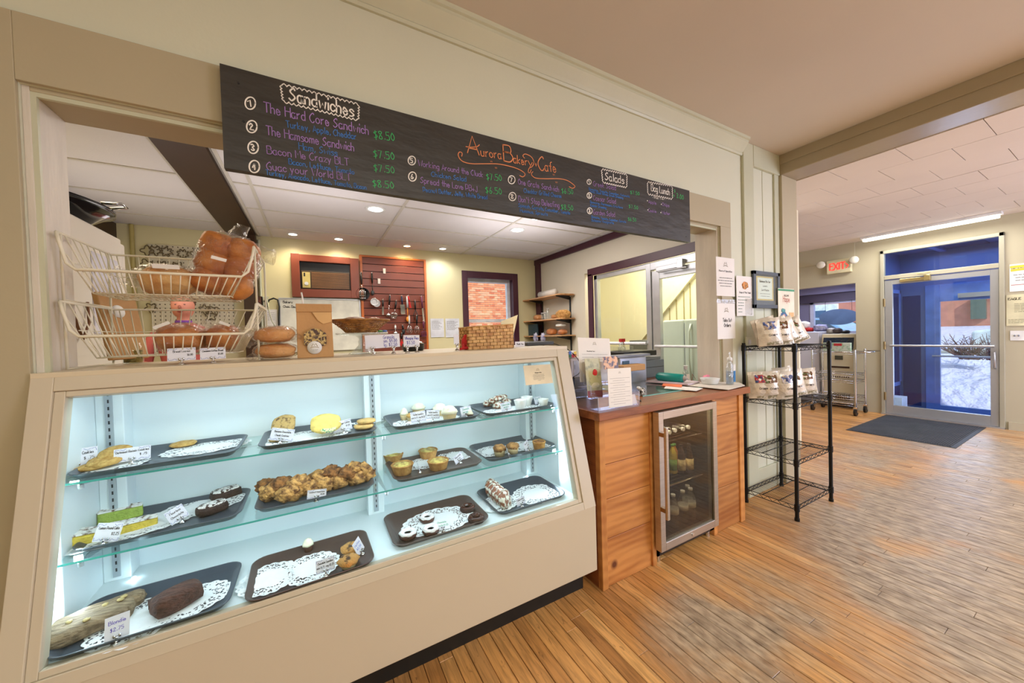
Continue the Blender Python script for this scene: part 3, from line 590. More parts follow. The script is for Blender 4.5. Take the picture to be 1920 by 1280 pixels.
# bush
bu = thing('bare_bush', 'bare brown bush standing in the snow outside the front door', 'bush', tuple(P(1832, 669, 'x', 11.6)))
bb = P(1832, 669, 'x', 11.6); mb = MB()
for i in range(70):
    a = rnd.uniform(-1.1, 1.1); a2 = rnd.uniform(-.7, .7); l = rnd.uniform(.35, .75); p = Vector(bb)+Vector((rnd.uniform(-.12, .12), rnd.uniform(-.22, .22), -.05))
    d = Vector((math.sin(a2)*.5, math.sin(a)*.9, math.cos(a)*.62)); q = p+d*l*.55+Vector((0, 0, .04)); e = p+d*l+Vector((rnd.uniform(-.05, .05), rnd.uniform(-.08, .08), .08))
    mb.tube([p, q, e], [.011, .008, .004], 4)
    for k in range(3):
        s = p.lerp(e, rnd.uniform(.4, .9)); mb.tube([s, s+Vector((rnd.uniform(-.1, .1), rnd.uniform(-.14, .14), rnd.uniform(.03, .14)))], [.005, .003], 4)
mb.build('branches', mat('bare_branch', (98, 62, 66), .8), bu)
# ============================================================ PASTRY CASE
M_CASE = mat('case_beige_enamel', (202, 190, 166), .38, nscale=1.2, namt=.02, bump=.03, bscale=30)
M_CASEI = mat('case_white_interior', (225, 236, 238), .45, nscale=1, namt=.02)
M_STEEL = mat('galvanised_standard', (170, 180, 186), .5, .3, nscale=6, namt=.06)
M_CHROME = mat('chrome', (210, 210, 212), .12, 1.0, nscale=5, namt=.03)
M_BLK = mat('black_plastic', (20, 20, 22), .4, nscale=5)
M_SLOT = mat('slot_black', (25, 30, 36), .7)
case = thing('pastry_case', 'long beige glass-fronted pastry display case with sloping lit front', 'display case', (.25, 1.75, 0))
U = Vector((0, .205, .815)).normalized(); NRM = Vector((1, 0, 0)).cross(U); MS = Matrix(((1, U[0], NRM[0], 0), (0, U[1], NRM[1], 1.375), (0, U[2], NRM[2], .495), (0, 0, 0, 1)))
SLEN = math.hypot(.205, .815); K = SLEN/.815
def sl(mb, x0, x1, s0, s1, d0, d1):
    q = [MS @ Vector((x, s, d)) for d in (d0, d1) for x, s in ((x0, s0), (x1, s0), (x1, s1), (x0, s1))]
    return mb.add(q, [(0, 3, 2, 1), (4, 5, 6, 7), (0, 1, 5, 4), (1, 2, 6, 5), (2, 3, 7, 6), (3, 0, 4, 7)])
def sz(z): return (z-.495)*K
LX, RX = -.722, 1.226
mb = MB(); sl(mb, LX, -.675, 0, SLEN, -.05, 0); sl(mb, 1.152, RX, 0, SLEN, -.05, 0); sl(mb, -.675, 1.152, 0, sz(.530), -.05, 0); sl(mb, -.675, 1.152, sz(1.255), SLEN, -.05, 0); mb.build('front_frame', M_CASE, case, bevel=.002)
mb = MB(); sl(mb, -.675, -.652, sz(.53), sz(1.255), -.05, -.008); sl(mb, 1.130, 1.152, sz(.53), sz(1.255), -.05, -.008); sl(mb, -.652, 1.130, sz(.53), sz(.548), -.05, -.008); sl(mb, -.652, 1.13, sz(1.238), sz(1.255), -.05, -.008); mb.build('glazing_bead', M_CASE, case, bevel=.002)
mb = MB(); sl(mb, -.66, 1.138, sz(.545), sz(1.245), -.026, -.021); mb.build('front_glass', CASEGLASS, case)
MB().box((LX, 1.377, .165), (RX, 1.42, .497)).build('lower_panel', M_CASE, case, bevel=.003)
prof = [(1.41, .165), (1.41, .50), (1.42, .535), (1.60, 1.25), (1.60, 1.296), (2.12, 1.296), (2.12, .165)]
for a, b in ((1.178, RX-.001), (LX+.001, -.69)): MB().prism([(1.38, .165), (1.38, .495), (1.582, 1.296), (2.12, 1.296), (2.12, .165)], 'x', a, b).build('end_panel', M_CASE, case)
MB().box((LX, 1.576, 1.294), (RX, 2.12, 1.31)).build('top_board', mat('case_top_beige', (214, 200, 172), .35, nscale=2, namt=.03), case, bevel=.002)
MB().box((LX+.02, 1.495, 0), (1.227, 2.1, .165)).build('plinth', mat('black_plinth', (22, 22, 20), .5), case)
mb = MB(); mb.box((-.69, 1.395, .515), (1.178, 1.91, .535)); mb.box((-.69, 1.895, .535), (1.178, 1.92, 1.294)); mb.box((-.69, 1.42, .165), (1.178, 1.44, .515)); mb.build('interior_lining', M_CASEI, case)
mb = MB()
for xa, xb in ((-.6905, -.688), (1.163, 1.178)): mb.prism([(1.405, .535), (1.423, .575), (1.583, 1.215), (1.595, 1.294), (1.895, 1.294), (1.895, .535)], 'x', xa, xb)
mb.box((-.69, 1.60, 1.262), (1.178, 1.895, 1.294)); mb.build('end_lining', M_CASEI, case)
for x0, x1 in ((-.688, -.616), (.198, .272), (1.090, 1.163)):
    MB().box((x0, 1.82, .535), (x1, 1.895, 1.262)).build('post', M_CASEI, case, bevel=.003)
    c = (x0+x1)/2; MB().box((c-.010, 1.815, .55), (c+.010, 1.82, 1.255)).build('standard', M_STEEL, case)
    mb = MB(); z = .57
    while z < 1.25: mb.box((c-.0022, 1.8143, z), (c+.0022, 1.816, z+.012)); z += .0254
    mb.build('slot', M_SLOT, case, kind='stuff')
mb = MB()
for z in (.60, .93, 1.2): mb.box((-.62, 1.893, z), (1.09, 1.8965, z+.003))
mb.build('panel_seam', mat('case_seam', (170, 176, 176), .6), case)
for z, y0 in ((.975, 1.578), (.745, 1.556)):
    MB().box((-.686, y0+.0015, z-.006), (1.161, 1.89, z)).build('glass_shelf', SHELFGLASS, case)
    MB().box((-.686, y0, z-.006), (1.161, y0+.0015, z)).build('shelf_edge', GEDGE, case)
    for c in (-.652, .235, 1.127):
        mb = MB(); mb.prism([(1.815, z-.007), (1.815, z-.05), (1.80, z-.05), (y0+.03, z-.018), (y0+.012, z-.018), (y0+.012, z-.007)], 'x', c+.01, c+.0125); mb.cyl((c+.011, y0+.02, z-.014), (c+.011, y0+.02, z-.026), .007, 8); mb.build('bracket', M_STEEL, case)
M_LED = mat('led_tube_glow', (210, 240, 255), .5, emit=9)
MB().box((-.64, 1.60, 1.246), (1.12, 1.612, 1.256)).build('led_tube', M_LED, case)
for x in (-.60, 1.07): MB().cyl((x, 1.79, .537), (x, 1.79, .545), .006, 8).build('led_point', mat('led_point_glow', (220, 240, 255), .5, emit=40), case)
# allergen card taped on the glass
def sheet_on(parent, name, M, w, h, material=PAPER, th=.0012):
    mb = MB(); mb.obox(M @ Matrix.Translation((0, 0, -th)), w, h, th); return mb.build(name, material, parent)
def slope_pt(px, py):
    d = Vector(P(px, py, 'y', 3.0))-Vector(CAM); p0 = Vector((0, 1.375, .495)); t = (p0-Vector(CAM)).dot(NRM)/d.dot(NRM); return Vector(CAM)+d*t
def write_px(parent, text, a, b, h, w, ink_, pt, up, name='lettering', off=None):
    A = Vector(pt(*a)); B = Vector(pt(*b))
    if off is not None: A += off; B += off
    return write(parent, text, A, B-A, up, (B-A).length, h, w, ink_, name)
q0, q1, q2, q3 = [slope_pt(*k) for k in ((985, 684), (1036, 681), (1039, 717), (991, 721))]
c = (q0+q1+q2+q3)/4; lab = thing('allergy_card', 'small cream notice taped inside the top right of the case glass', 'notice', tuple(c))
Mx = frame(c-NRM*.02, (q1-q0), z=NRM); sheet_on(lab, 'card', Mx, (q1-q0).length, (q0-q3).length, mat('cream_card', (226, 214, 184), .8), .001)
def loc_write(parent, M, text, cx, cy, width, h, w, ink_):
    x = (M.to_3x3() @ Vector((1, 0, 0))); y = (M.to_3x3() @ Vector((0, 1, 0))); z = (M.to_3x3() @ Vector((0, 0, 1)))
    o = M @ Vector((cx-width/2, cy, 0)); return write(parent, text, o+z*.0006, x, y, width, h, w, ink_)
loc_write(lab, Mx, 'Allergen Notice', 0, .008, .042, .005, .0011, BLK)
scribble(lab, Mx @ Matrix.Translation((0, 0, .0006)), [(-.034, .034, -.001), (-.036, .036, -.007), (-.032, .032, -.013), (-.034, .034, -.019), (-.033, .033, -.025), (-.008, .01, -.031)], .0012)
def logo(parent, M, cx, cy, s, col=(150, 130, 90)):
    mb = MB(); st = [[(cx-s, cy-s*.3)]+[(cx-s+2*s*i/8, cy-s*.3+.25*s*math.sin(PI*i/8)) for i in range(1, 9)], [(cx-s*.7, cy+s*.1), (cx-s*.4, cy+s*.8), (cx, cy+s*.35), (cx+s*.3, cy+s*.9), (cx+s*.7, cy+s*.1)]]
    ribbons(mb, st, M @ Matrix.Translation((0, 0, .0006)), s*.16); return mb.build('logo', ink(col), parent)
logo(lab, Mx, 0, .024, .010)
# ------------------------------------------------------------ trays, doilies, name cards
M_TRAY = mat('dark_tray', (70, 78, 88), .3, nscale=12, namt=.06, spec=.6); M_TRAYB = mat('brown_tray', (82, 66, 60), .3, nscale=12, namt=.06, spec=.6)
def rr(w, d, r, n=5):
    out = []
    for cx, cy, a0 in ((w/2-r, d/2-r, 0), (-w/2+r, d/2-r, 90), (-w/2+r, -d/2+r, 180), (w/2-r, -d/2+r, 270)):
        for i in range(n+1): a = math.radians(a0+90*i/n); out.append((cx+r*math.cos(a), cy+r*math.sin(a)))
    return out
def tray(cx, cy, z, w, d, rz, label, m=M_TRAY):
    M = T((cx, cy, z+.001), rz); mb = MB(); mb.smooth = True; loops = []
    for (ww, dd, r, zz) in ((w-.03, d-.03, .035, 0), (w-.006, d-.006, .045, .017), (w, d, .048, .018), (w, d, .048, .015), (w-.008, d-.008, .045, .014), (w-.04, d-.04, .03, .0025)):
        pass
    L = [(w-.035, d-.035, .03, 0), (w-.008, d-.008, .045, .015), (w, d, .048, .016), (w, d, .048, .0185), (w-.01, d-.01, .044, .0185), (w-.045, d-.045, .028, .003)]
    vs = []; n = 24
    for (ww, dd, r, zz) in L: vs += [M @ Vector((x, y, zz)) for x, y in rr(ww, dd, r)]
    fs = [(i*n+j, i*n+(j+1) % n, (i+1)*n+(j+1) % n, (i+1)*n+j) for i in range(5) for j in range(n)]+[tuple(range(n-1, -1, -1)), tuple(5*n+j for j in range(n))]
    mb.add(vs, fs); return mb.build('serving_tray', m, None, label=label, cat='tray', group='dark serving trays in the pastry case')
SH1, SH2, DECK = .975, .745, .535
TR = {1: (-.468, 1.735, SH1), 2: (.013, 1.742, SH1), 3: (.497, 1.742, SH1), 4: (.945, 1.73, SH1), 5: (-.466, 1.735, SH2), 6: (-.005, 1.735, SH2), 7: (.497, 1.73, SH2), 8: (.945, 1.735, SH2), 9: (-.465, 1.555, DECK), 10: (-.03, 1.535, DECK), 11: (.462, 1.60, DECK), 12: (.92, 1.61, DECK)}
TL = {1: 'grey tray on the top glass shelf at the far left end', 2: 'grey tray of frosted cookies on the top shelf, second from left', 3: 'grey tray of white cupcakes on the top shelf', 4: 'grey tray of iced buns at the right end of the top shelf', 5: 'dark tray of green and yellow lemon cake on the middle shelf', 6: 'dark tray heaped with browned coconut macaroons', 7: 'brown tray of pleated tarts on the middle shelf', 8: 'dark tray at the right end of the middle shelf', 9: 'dark tray with nut loaf and brownie on the case floor', 10: 'dark brown tray with two empty doilies on the case floor', 11: 'brown tray of sugared doughnuts on the case floor', 12: 'dark tray with iced fruit bread at the right of the case floor'}
TROT = {9: 0, 10: .03, 11: 0, 12: 0}
for k, (cx, cy, z) in TR.items(): tray(cx, cy, z, .425 if k < 9 else (.40 if k != 11 else .425), .29 if k < 9 else .275 if k < 11 else .30, TROT.get(k, 0), TL[k], M_TRAYB if k in (10, 11, 7) else M_TRAY)
TZ = .0045
def doily_mat():
    m = bpy.data.materials.new('lace_paper'); m.use_nodes = True; nt = m.node_tree; N = nt.nodes; L = nt.links; b = N['Principled BSDF']; b.inputs['Base Color'].default_value = lin((240, 242, 242)); b.inputs['Roughness'].default_value = .8
    at = N.new('ShaderNodeAttribute'); at.attribute_name = 'rad'; tc = N.new('ShaderNodeTexCoord'); vo = N.new('ShaderNodeTexVoronoi'); vo.inputs['Scale'].default_value = 120; L.new(tc.outputs['Object'], vo.inputs['Vector'])
    lt = N.new('ShaderNodeMath'); lt.operation = 'LESS_THAN'; lt.inputs[1].default_value = .42; L.new(vo.outputs['Distance'], lt.inputs[0])
    g1 = N.new('ShaderNodeMath'); g1.operation = 'GREATER_THAN'; g1.inputs[1].default_value = .60; L.new(at.outputs['Fac'], g1.inputs[0])
    l1 = N.new('ShaderNodeMath'); l1.operation = 'LESS_THAN'; l1.inputs[1].default_value = .93; L.new(at.outputs['Fac'], l1.inputs[0])
    a = N.new('ShaderNodeMath'); a.operation = 'MULTIPLY'; L.new(lt.outputs[0], a.inputs[0]); L.new(g1.outputs[0], a.inputs[1])
    c = N.new('ShaderNodeMath'); c.operation = 'MULTIPLY'; L.new(a.outputs[0], c.inputs[0]); L.new(l1.outputs[0], c.inputs[1])
    i = N.new('ShaderNodeMath'); i.operation = 'SUBTRACT'; i.inputs[0].default_value = 1; L.new(c.outputs[0], i.inputs[1]); L.new(i.outputs[0], b.inputs['Alpha']); return m
M_DOILY = doily_mat()
def doily(px, py, z, rx, ry, label, rz=0, dz=0):
    c = P(px, py, 'z', z+TZ+.0018+dz*1.6); M = T(c, rz); n = 96; mb = MB(); vs = [M @ Vector((0, 0, 0))]; rad = [0]
    for f in (.35, .64, .66, .8, .94, 1):
        for j in range(n):
            t = 2*PI*j/n; s = f*(1+(.075*abs(math.sin(t*10)) if f > .9 else 0)); vs.append(M @ Vector((rx*s*math.cos(t), ry*s*math.sin(t), .0012*math.sin(t*7+f*3)*(f > .6)))); rad.append(f)
    fs = [(0, 1+j, 1+(j+1) % n) for j in range(n)]+[(1+i*n+j, 1+(i+1)*n+j, 1+(i+1)*n+(j+1) % n, 1+i*n+(j+1) % n) for i in range(5) for j in range(n)]
    mb.smooth = True; mb.add(vs, fs); o = mb.build('paper_doily', M_DOILY, None, label=label, cat='doily', group='lace paper doilies', origin=tuple(c)); at = o.data.attributes.new('rad', 'FLOAT', 'POINT'); at.data.foreach_set('value', rad)
M_CARD = mat('card_white', (232, 230, 238), .6, nscale=4, namt=.03); M_VINE = ink((130, 140, 190))
def name_card(px, py, z, w, h, tilt, yaw, lines, label, ink_=BLK, lift=.016, group='name cards in chrome chef holders', plain=False, back=.25):
    """card standing in a little chrome chef-shaped clip; px,py = foot of the holder"""
    w *= 1.28; h *= 1.25; c = Vector(P(px, py, 'z', z)); t = thing('name_card', label, 'sign', tuple(c), group)
    mb = MB(); mb.lathe(c, [(.010, 0), (.0095, .002), (.006, .005), (.003, .009), (.003, .014), (.005, .018)], 10)
    R0 = Matrix.Translation(c) @ Rz(yaw) @ Matrix.Rotation(tilt, 4, 'Y') @ Matrix.Rotation(-back, 4, 'X')
    for s in (-.0055, .0055): mb.blob(R0 @ Vector((s, -.004, .019)), (.004, .003, .005), random.Random(1), 0, 1, 8, 5)
    mb.build('holder', M_CHROME, t)
    M = R0 @ Matrix(((1, 0, 0, 0), (0, 0, -1, 0), (0, 1, 0, 0), (0, 0, 0, 1))) @ Matrix.Translation((0, lift+h/2-.006, 0))
    card = sheet_on(t, 'card', M, w, h, M_CARD, .0006)
    if not plain:
        mb = MB(); st = []
        for sx in (-1, 1):
            for sy in (-1, 1):
                X, Y = sx*w*.47, sy*h*.44
                st += [[(X, Y-sy*h*.16), (X-sx*w*.02, Y), (X-sx*w*.12, Y-sy*h*.03)], [(X-sx*w*.14, Y-sy*h*.02), (X-sx*w*.22, Y-sy*h*.10), (X-sx*w*.3, Y)]]
        ribbons(mb, st, M @ Matrix.Translation((0, 0, .0005)), .0013); mb.build('border', M_VINE, card)
    n = len(lines)
    for i, (tx, ww) in enumerate(lines): loc_write(card, M, tx, (0 if ww > .3 else w*.3), h*(.16-.30*i) if n > 1 else 0, w*ww, h*.15, .0011, ink_)
    return t
# ------------------------------------------------------------ pastries
M_COOK = mat('cookie_golden', (216, 178, 104), .8, nscale=60, col2=(178, 132, 62), bump=.6, bscale=90)
M_CHOCC = mat('choc_chip_cookie', (196, 162, 100), .8, nscale=70, col2=(84, 54, 30), thresh=(.3, .5), bump=.6, bscale=90)
M_SPR = mat('sprinkle_topping', (236, 226, 170), .7, nscale=160, col2=(60, 150, 110), thresh=(.40, .46))
M_CHOC = mat('dark_chocolate_cake', (52, 30, 22), .7, nscale=60, namt=.3, bump=.8, bscale=80)
M_SUGAR = mat('powdered_chocolate', (235, 230, 225), .9, nscale=90, col2=(60, 38, 30), thresh=(.45, .52), bump=.3)
M_LEM = mat('lemon_cake', (208, 184, 72), .85, nscale=60, namt=.12, bump=.8, bscale=120)
M_LIME = mat('lime_cake', (162, 184, 84), .85, nscale=60, namt=.12, bump=.8, bscale=120)
M_LTOP = mat('sugared_cake_top', (238, 236, 230), .9, nscale=70, col2=(110, 82, 54), thresh=(.36, .5))
M_MAC = mat('toasted_coconut', (222, 168, 96), .8, nscale=45, col2=(104, 62, 30), thresh=(.38, .6), bump=1.0, bscale=110)
M_MACD = mat('dark_toasted_coconut', (170, 112, 56), .8, nscale=45, col2=(70, 42, 22), thresh=(.36, .62), bump=1.0, bscale=110)
M_CRUST = mat('tart_crust', (214, 164, 92), .75, nscale=30, col2=(172, 118, 56), bump=.4, bscale=60)
M_FILL = mat('quiche_filling', (232, 214, 120), .6, nscale=45, col2=(160, 110, 50), thresh=(.35, .6), bump=.7, bscale=60)
M_FROST = mat('vanilla_frosting', (244, 242, 214), .5, nscale=40, namt=.04, bump=.4, bscale=40)
M_CUP = mat('cupcake_paper', (206, 186, 140), .7, nscale=8, namt=.08)
M_CUPD = mat('chocolate_cupcake', (74, 42, 28), .6, nscale=30, namt=.2, bump=.4)
M_GLZ = mat('chocolate_glaze', (70, 36, 26), .25, nscale=20, namt=.15)
M_WHITE = mat('powdered_sugar', (240, 236, 234), .9, nscale=90, namt=.06, bump=.3, bscale=120)
M_NUT = mat('iced_nut_loaf', (160, 138, 108), .75, nscale=22, col2=(110, 90, 66), stretch=(1, 4, 4), bump=.9, bscale=50, thresh=(.35, .6))
M_BROWNIE = mat('brownie', (96, 58, 44), .65, nscale=26, col2=(60, 32, 24), stretch=(1, 3, 3), bump=1.0, bscale=50)
M_ICED = mat('iced_fruit_bun', (232, 230, 214), .5, nscale=60, col2=(140, 84, 56), thresh=(.44, .55), bump=.6, bscale=60)
M_WALNUT = mat('walnut', (206, 182, 122), .6, nscale=60, namt=.15, bump=.6)
M_BAKEP = mat('white_baking_paper', (240, 240, 236), .6, nscale=20, namt=.03, bump=.4, bscale=25)
def food(name, label, cat, mb, m, c=None, group=None): return mb.build(name, m, None, label=label, cat=cat, group=group, origin=c)
rs = random.Random(3)
def cookie(px, py, z, r, label, m=M_COOK, tilt=0, tr=0, h=.009, grp='golden cookies on the top shelf', chips=True):
    c = Vector(P(px, py, 'z', z)); M = Matrix.Rotation(tr, 4, 'Z') @ Matrix.Rotation(tilt, 4, 'X'); mb = MB(); mb.blob(c+Vector((0, 0, h+abs(math.sin(tilt))*r)), (r, r*.96, h), rs, .05, 3, 20, 8, M=M, flat=.3, p=2.6)
    o = food('cookie', label, 'cookie', mb, m, tuple(c), grp); return o
z1 = SH1+TZ
cookie(172, 880, z1, .036, 'flat golden cookie lying at the front left of the top shelf')
cookie(198, 873, z1+.004, .044, 'large golden cookie leaning on others behind the left name card', tilt=.2)
cookie(216, 860, z1+.016, .040, 'golden cookie lying on top of the left cookie pile', tilt=.35)
cookie(344, 836, z1+.001, .040, 'single golden raisin cookie lying alone on a doily')
doily(390, 838, SH1, .13, .085, 'white lace doily under the single raisin cookie', .1)
doily(200, 874, SH1, .10, .075, 'white lace doily under the left pile of golden cookies')
doily(575, 818, SH1, .16, .095, 'white lace doily under the frosted cookies on the top shelf')
doily(690, 788, SH1, .08, .07, 'white lace doily edge behind the stacked pale cookies')
cookie(533, 815, z1+.004, .045, 'chocolate chip cookie leaning behind a tilted name card', M_CHOCC, tilt=.9, tr=-.2, h=.011, grp='cookies on the second tray')
cookie(524, 826, z1, .035, 'chocolate chip cookie lying flat under the leaning one', M_CHOCC, grp='cookies on the second tray')
cookie(612, 812, z1+.006, .058, 'big yellow sugar cookie with pale green sprinkles', mat('sugar_cookie', (232, 204, 110), .75, nscale=50, namt=.15, bump=.4), tilt=.55, h=.013, grp='cookies on the second tray')
c = Vector(P(612, 808, 'z', z1+.02)); MB().blob(c+Vector((.006, -.012, .014)), (.034, .027, .006), rs, .08, 3, 16, 6, M=Matrix.Rotation(.55, 4, 'X')).build('icing', M_SPR, bpy.data.objects['cookie.%03d' % 6])
cookie(683, 803, z1, .043, 'pale thick cookie at the bottom of a stack of two', mat('pale_cookie', (222, 182, 112), .8, nscale=50, namt=.15, bump=.5), h=.011, grp='cookies on the second tray')
cookie(687, 793, z1+.020, .040, 'pale thick cookie on top of a stack of two', mat('pale_cookie', (222, 182, 112), .8), h=.010, grp='cookies on the second tray')
def cupcake(px, py, z, r, h, label, cup=M_CUP, top=M_FROST, fr=1.0, spr=False, grp='cupcakes in the case', swirl=True):
    r *= 1.12; h *= 1.1; c = Vector(P(px, py, 'z', z)); t = thing('cupcake', label, 'cupcake', tuple(c), grp)
    MB().lathe(c, [(r*.72, 0), (r*.78, h*.2), (r, h), (r*.96, h)], 40, wob=lambda a, q: .035*math.cos(a*20)).build('paper_cup', cup, t)
    mb = MB(); 
    if swirl: mb.lathe(c, [(r*1.02, h*.96), (r*1.14*fr, h*1.2), (r*1.02*fr, h*1.45), (r*.86*fr, h*1.55), (r*.8*fr, h*1.75), (r*.5*fr, h*1.95), (r*.15, h*2.05), (.0005, h*2.08)], 24, wob=lambda a, q: .05*math.sin(a*5+q*400))
    else: mb.blob(c+Vector((0, 0, h)), (r*1.08, r*1.08, h*.5), rs, .06, 3)
    mb.build('frosting', top, t)
    if spr:
        mb = MB()
        for i in range(22): a = rs.uniform(0, 6.28); q = rs.uniform(.2, .95)*r; mb.blob(c+Vector((q*math.cos(a), q*math.sin(a), h*(1.95-.55*q/r))), (.0016, .0016, .0016), rs, 0, 1, 5, 3)
        mb.build('sprinkles', mat('red_sprinkle', (190, 90, 80), .5), t, kind='stuff')
    return t
doily(800, 788, SH1, .155, .09, 'white lace doily under the vanilla cupcakes')
cupcake(772, 789, z1, .021, .024, 'short vanilla cupcake without frosting peeping under the joined name cards', grp='small cupcakes', top=M_COOK, swirl=False)
cupcake(758, 787, z1, .018, .026, 'small cupcake at the far left of the white cupcake tray', grp='small cupcakes', top=M_FROST, fr=.8)
cupcake(785, 776, z1, .028, .026, 'frosted vanilla cupcake rising behind two joined name cards')
cupcake(825, 779, z1, .029, .028, 'frosted cupcake partly hidden behind the sprinkled one')
cupcake(843, 788, z1, .031, .032, 'front vanilla cupcake with red sprinkles in a pleated brown cup', spr=True)
cupcake(882, 783, z1, .014, .018, 'tiny chocolate cupcake beneath the green-lettered card', cup=M_CUPD, top=M_FROST, fr=.7)
for i, (px, py, dz, s) in enumerate(((915, 762, 0, .03), (935, 766, 0, .032), (925, 757, .018, .03), (943, 750, .022, .03), (950, 757, .008, .028), (932, 752, .034, .026))):
    c = Vector(P(px, py, 'z', z1+dz)); MB().blob(c+Vector((0, 0, s*.55)), (s, s*.9, s*.62), rs, .1, 2.5, 14, 9, flat=.3).build('iced_bun', M_ICED, None, label=['left front iced cranberry bun', 'middle front iced cranberry bun', 'iced cranberry bun in the second layer at left', 'iced cranberry bun at the back of the pile', 'iced cranberry bun half behind its name card', 'iced cranberry bun topping the pile'][i]+' on the top right tray', cat='bun', group='iced cranberry buns')
doily(960, 768, SH1, .17, .09, 'white lace doily under the iced buns on the top shelf')
def paper_muffin(px, py, z, r, label):
    c = Vector(P(px, py, 'z', z)); t = thing('muffin', label, 'muffin', tuple(c), 'muffins in tall white paper')
    MB().lathe(c, [(r*.8, 0), (r, r*.9), (r*.9, r*1.2), (.001, r*1.3)], 18).build('cake', mat('muffin_cake', (176, 130, 80), .8, nscale=40, namt=.15), t)
    mb = MB(); mb.lathe(c, [(r*.85, .002), (r*1.02, r*.8), (r*1.25, r*2.0), (r*1.2, r*2.0), (r*.98, r*.85)], 24, wob=lambda a, q: .10*math.cos(a*4+1)*(q > r)+.05*math.cos(a*12)); mb.build('paper_wrap', M_BAKEP, t)
paper_muffin(976, 767, z1, .026, 'muffin in tall white tulip paper left of the small blue-green card'); paper_muffin(988, 760, z1, .026, 'muffin in white tulip paper behind the tall one'); paper_muffin(1019, 762, z1, .022, 'small muffin in white tulip paper at the right end of the top shelf')
# middle shelf
z2 = SH2+TZ
def wedge(px, py, z, L_, w, h, rz, m, label):
    c = Vector(P(px, py, 'z', z)); t = thing('cake_slice', label, 'cake', tuple(c), 'lemon and lime cake slices'); M = T(c, rz)
    mb = MB(); q = [M @ Vector((x, y, zz)) for x, y, zz in ((-L_/2, -w/2, 0), (L_/2, -w*.35, 0), (L_/2, w*.3, 0), (-L_/2, w/2, 0), (-L_/2, -w/2, h*.9), (L_/2, -w*.35, h*.75), (L_/2, w*.3, h*.8), (-L_/2, w/2, h))]
    mb.add(q, [(0, 3, 2, 1), (4, 5, 6, 7), (0, 1, 5, 4), (1, 2, 6, 5), (2, 3, 7, 6), (3, 0, 4, 7)]); mb.build('crumb', m, t, bevel=.004)
    mb = MB(); q = [v+Vector((0, 0, .0015)) for v in q[4:]]; mb.add(q+[v+Vector((0, 0, .004)) for v in q], [(0, 3, 2, 1), (4, 5, 6, 7), (0, 1, 5, 4), (1, 2, 6, 5), (2, 3, 7, 6), (3, 0, 4, 7)]); mb.build('sugar_top', M_LTOP, t, bevel=.002)
doily(215, 998, SH2, .16, .10, 'white lace doily under the lemon cake on the middle shelf', .3); doily(385, 945, SH2, .13, .10, 'white lace doily under the dark sugared cakes', .3); doily(300, 975, SH2, .10, .08, 'white lace doily in the middle of the lemon cake tray', .2, .001)
wedge(172, 1013, z2, .07, .06, .036, .1, M_LEM, 'short yellow lemon cake slice nearest the case corner')
wedge(252, 992, z2, .115, .05, .032, .25, M_LEM, 'long yellow lemon cake slice right of the tilted card')
wedge(228, 974, z2, .11, .045, .048, .25, M_LIME, 'bright green cake slice behind the lemon one')
def cakebar(px, py, z, s, rz, label, top=True, m=M_CHOC, grp='sugared dark chocolate cakes', h=.036):
    c = Vector(P(px, py, 'z', z)); M = Rz(rz); t = thing('chocolate_cake', label, 'cake', tuple(c), grp)
    MB().blob(c+Vector((0, 0, h/2)), (s, s*.62, h/2), rs, .03, 3, 18, 9, M=M, p=5).build('cake', m, t)
    if top: MB().blob(c+Vector((0, 0, h*.93)), (s*.9, s*.55, h*.14), rs, .04, 3, 18, 6, M=M, p=4).build('sugar_top', M_SUGAR, t)
cakebar(398, 961, z2, .046, .5, 'dark chocolate cake with powdered sugar at the front of the tray'); cakebar(424, 932, z2, .05, .45, 'dark chocolate cake with powdered sugar at the back corner')
for i, (px, py, dz, s) in enumerate([(512, 935, 0, .034), (545, 938, 0, .034), (578, 927, 0, .033), (606, 920, 0, .032), (637, 913, 0, .032), (668, 907, 0, .03), (688, 900, 0, .028), (530, 920, .028, .03), (560, 918, .03, .030), (598, 905, .028, .028), (625, 900, .03, .030), (655, 897, .03, .030), (679, 890, .03, .027), (500, 922, .014, .028), (620, 893, .05, .024), (663, 886, .052, .024)]):
    s *= 1.22; c = Vector(P(px, py, 'z', z2+dz)); m = M_MAC if i in (1, 2, 3, 5, 8, 4) or i % 3 == 0 else M_MACD
    o = ['near left', 'front, second from left', 'front left of centre', 'beside the name card, left', 'right of the name card', 'front right', 'far right front', 'upper left', 'upper left, second', 'upper middle', 'upper, right of middle', 'upper right', 'upper far right', 'back left', 'very top middle', 'very top right'][i]
    MB().blob(c+Vector((0, 0, s*.75)), (s*1.12, s*.9, s*.85), rs, .16, 3.2, 18, 12, flat=.2).build('macaroon', m, None, label='browned coconut macaroon %s of the heap' % o, cat='macaroon', group='coconut macaroons heaped on one tray')
def tart(px, py, z, r, h, label, top=M_FILL):
    r *= 1.16; h *= 1.12; c = Vector(P(px, py, 'z', z)); t = thing('tart', label, 'tart', tuple(c), 'pleated tarts in the case')
    MB().lathe(c, [(r*.78, 0), (r*.82, h*.15), (r, h), (r*1.06, h*1.08), (r*1.0, h*1.16), (r*.86, h*1.02), (.001, h*.98)], 60, wob=lambda a, q: (.03*math.cos(a*24) if q < h*1.02 else .015*math.sin(a*9))).build('crust', M_CRUST, t)
    MB().blob(c+Vector((0, 0, h*.98)), (r*.88, r*.88, h*.2), rs, .12, 3, 20, 8).build('filling', top, t)
doily(795, 868, SH2, .10, .075, 'white lace doily between the tarts on the middle shelf'); doily(858, 852, SH2, .10, .08, 'white lace doily under the pink-tinted card beside the tarts')
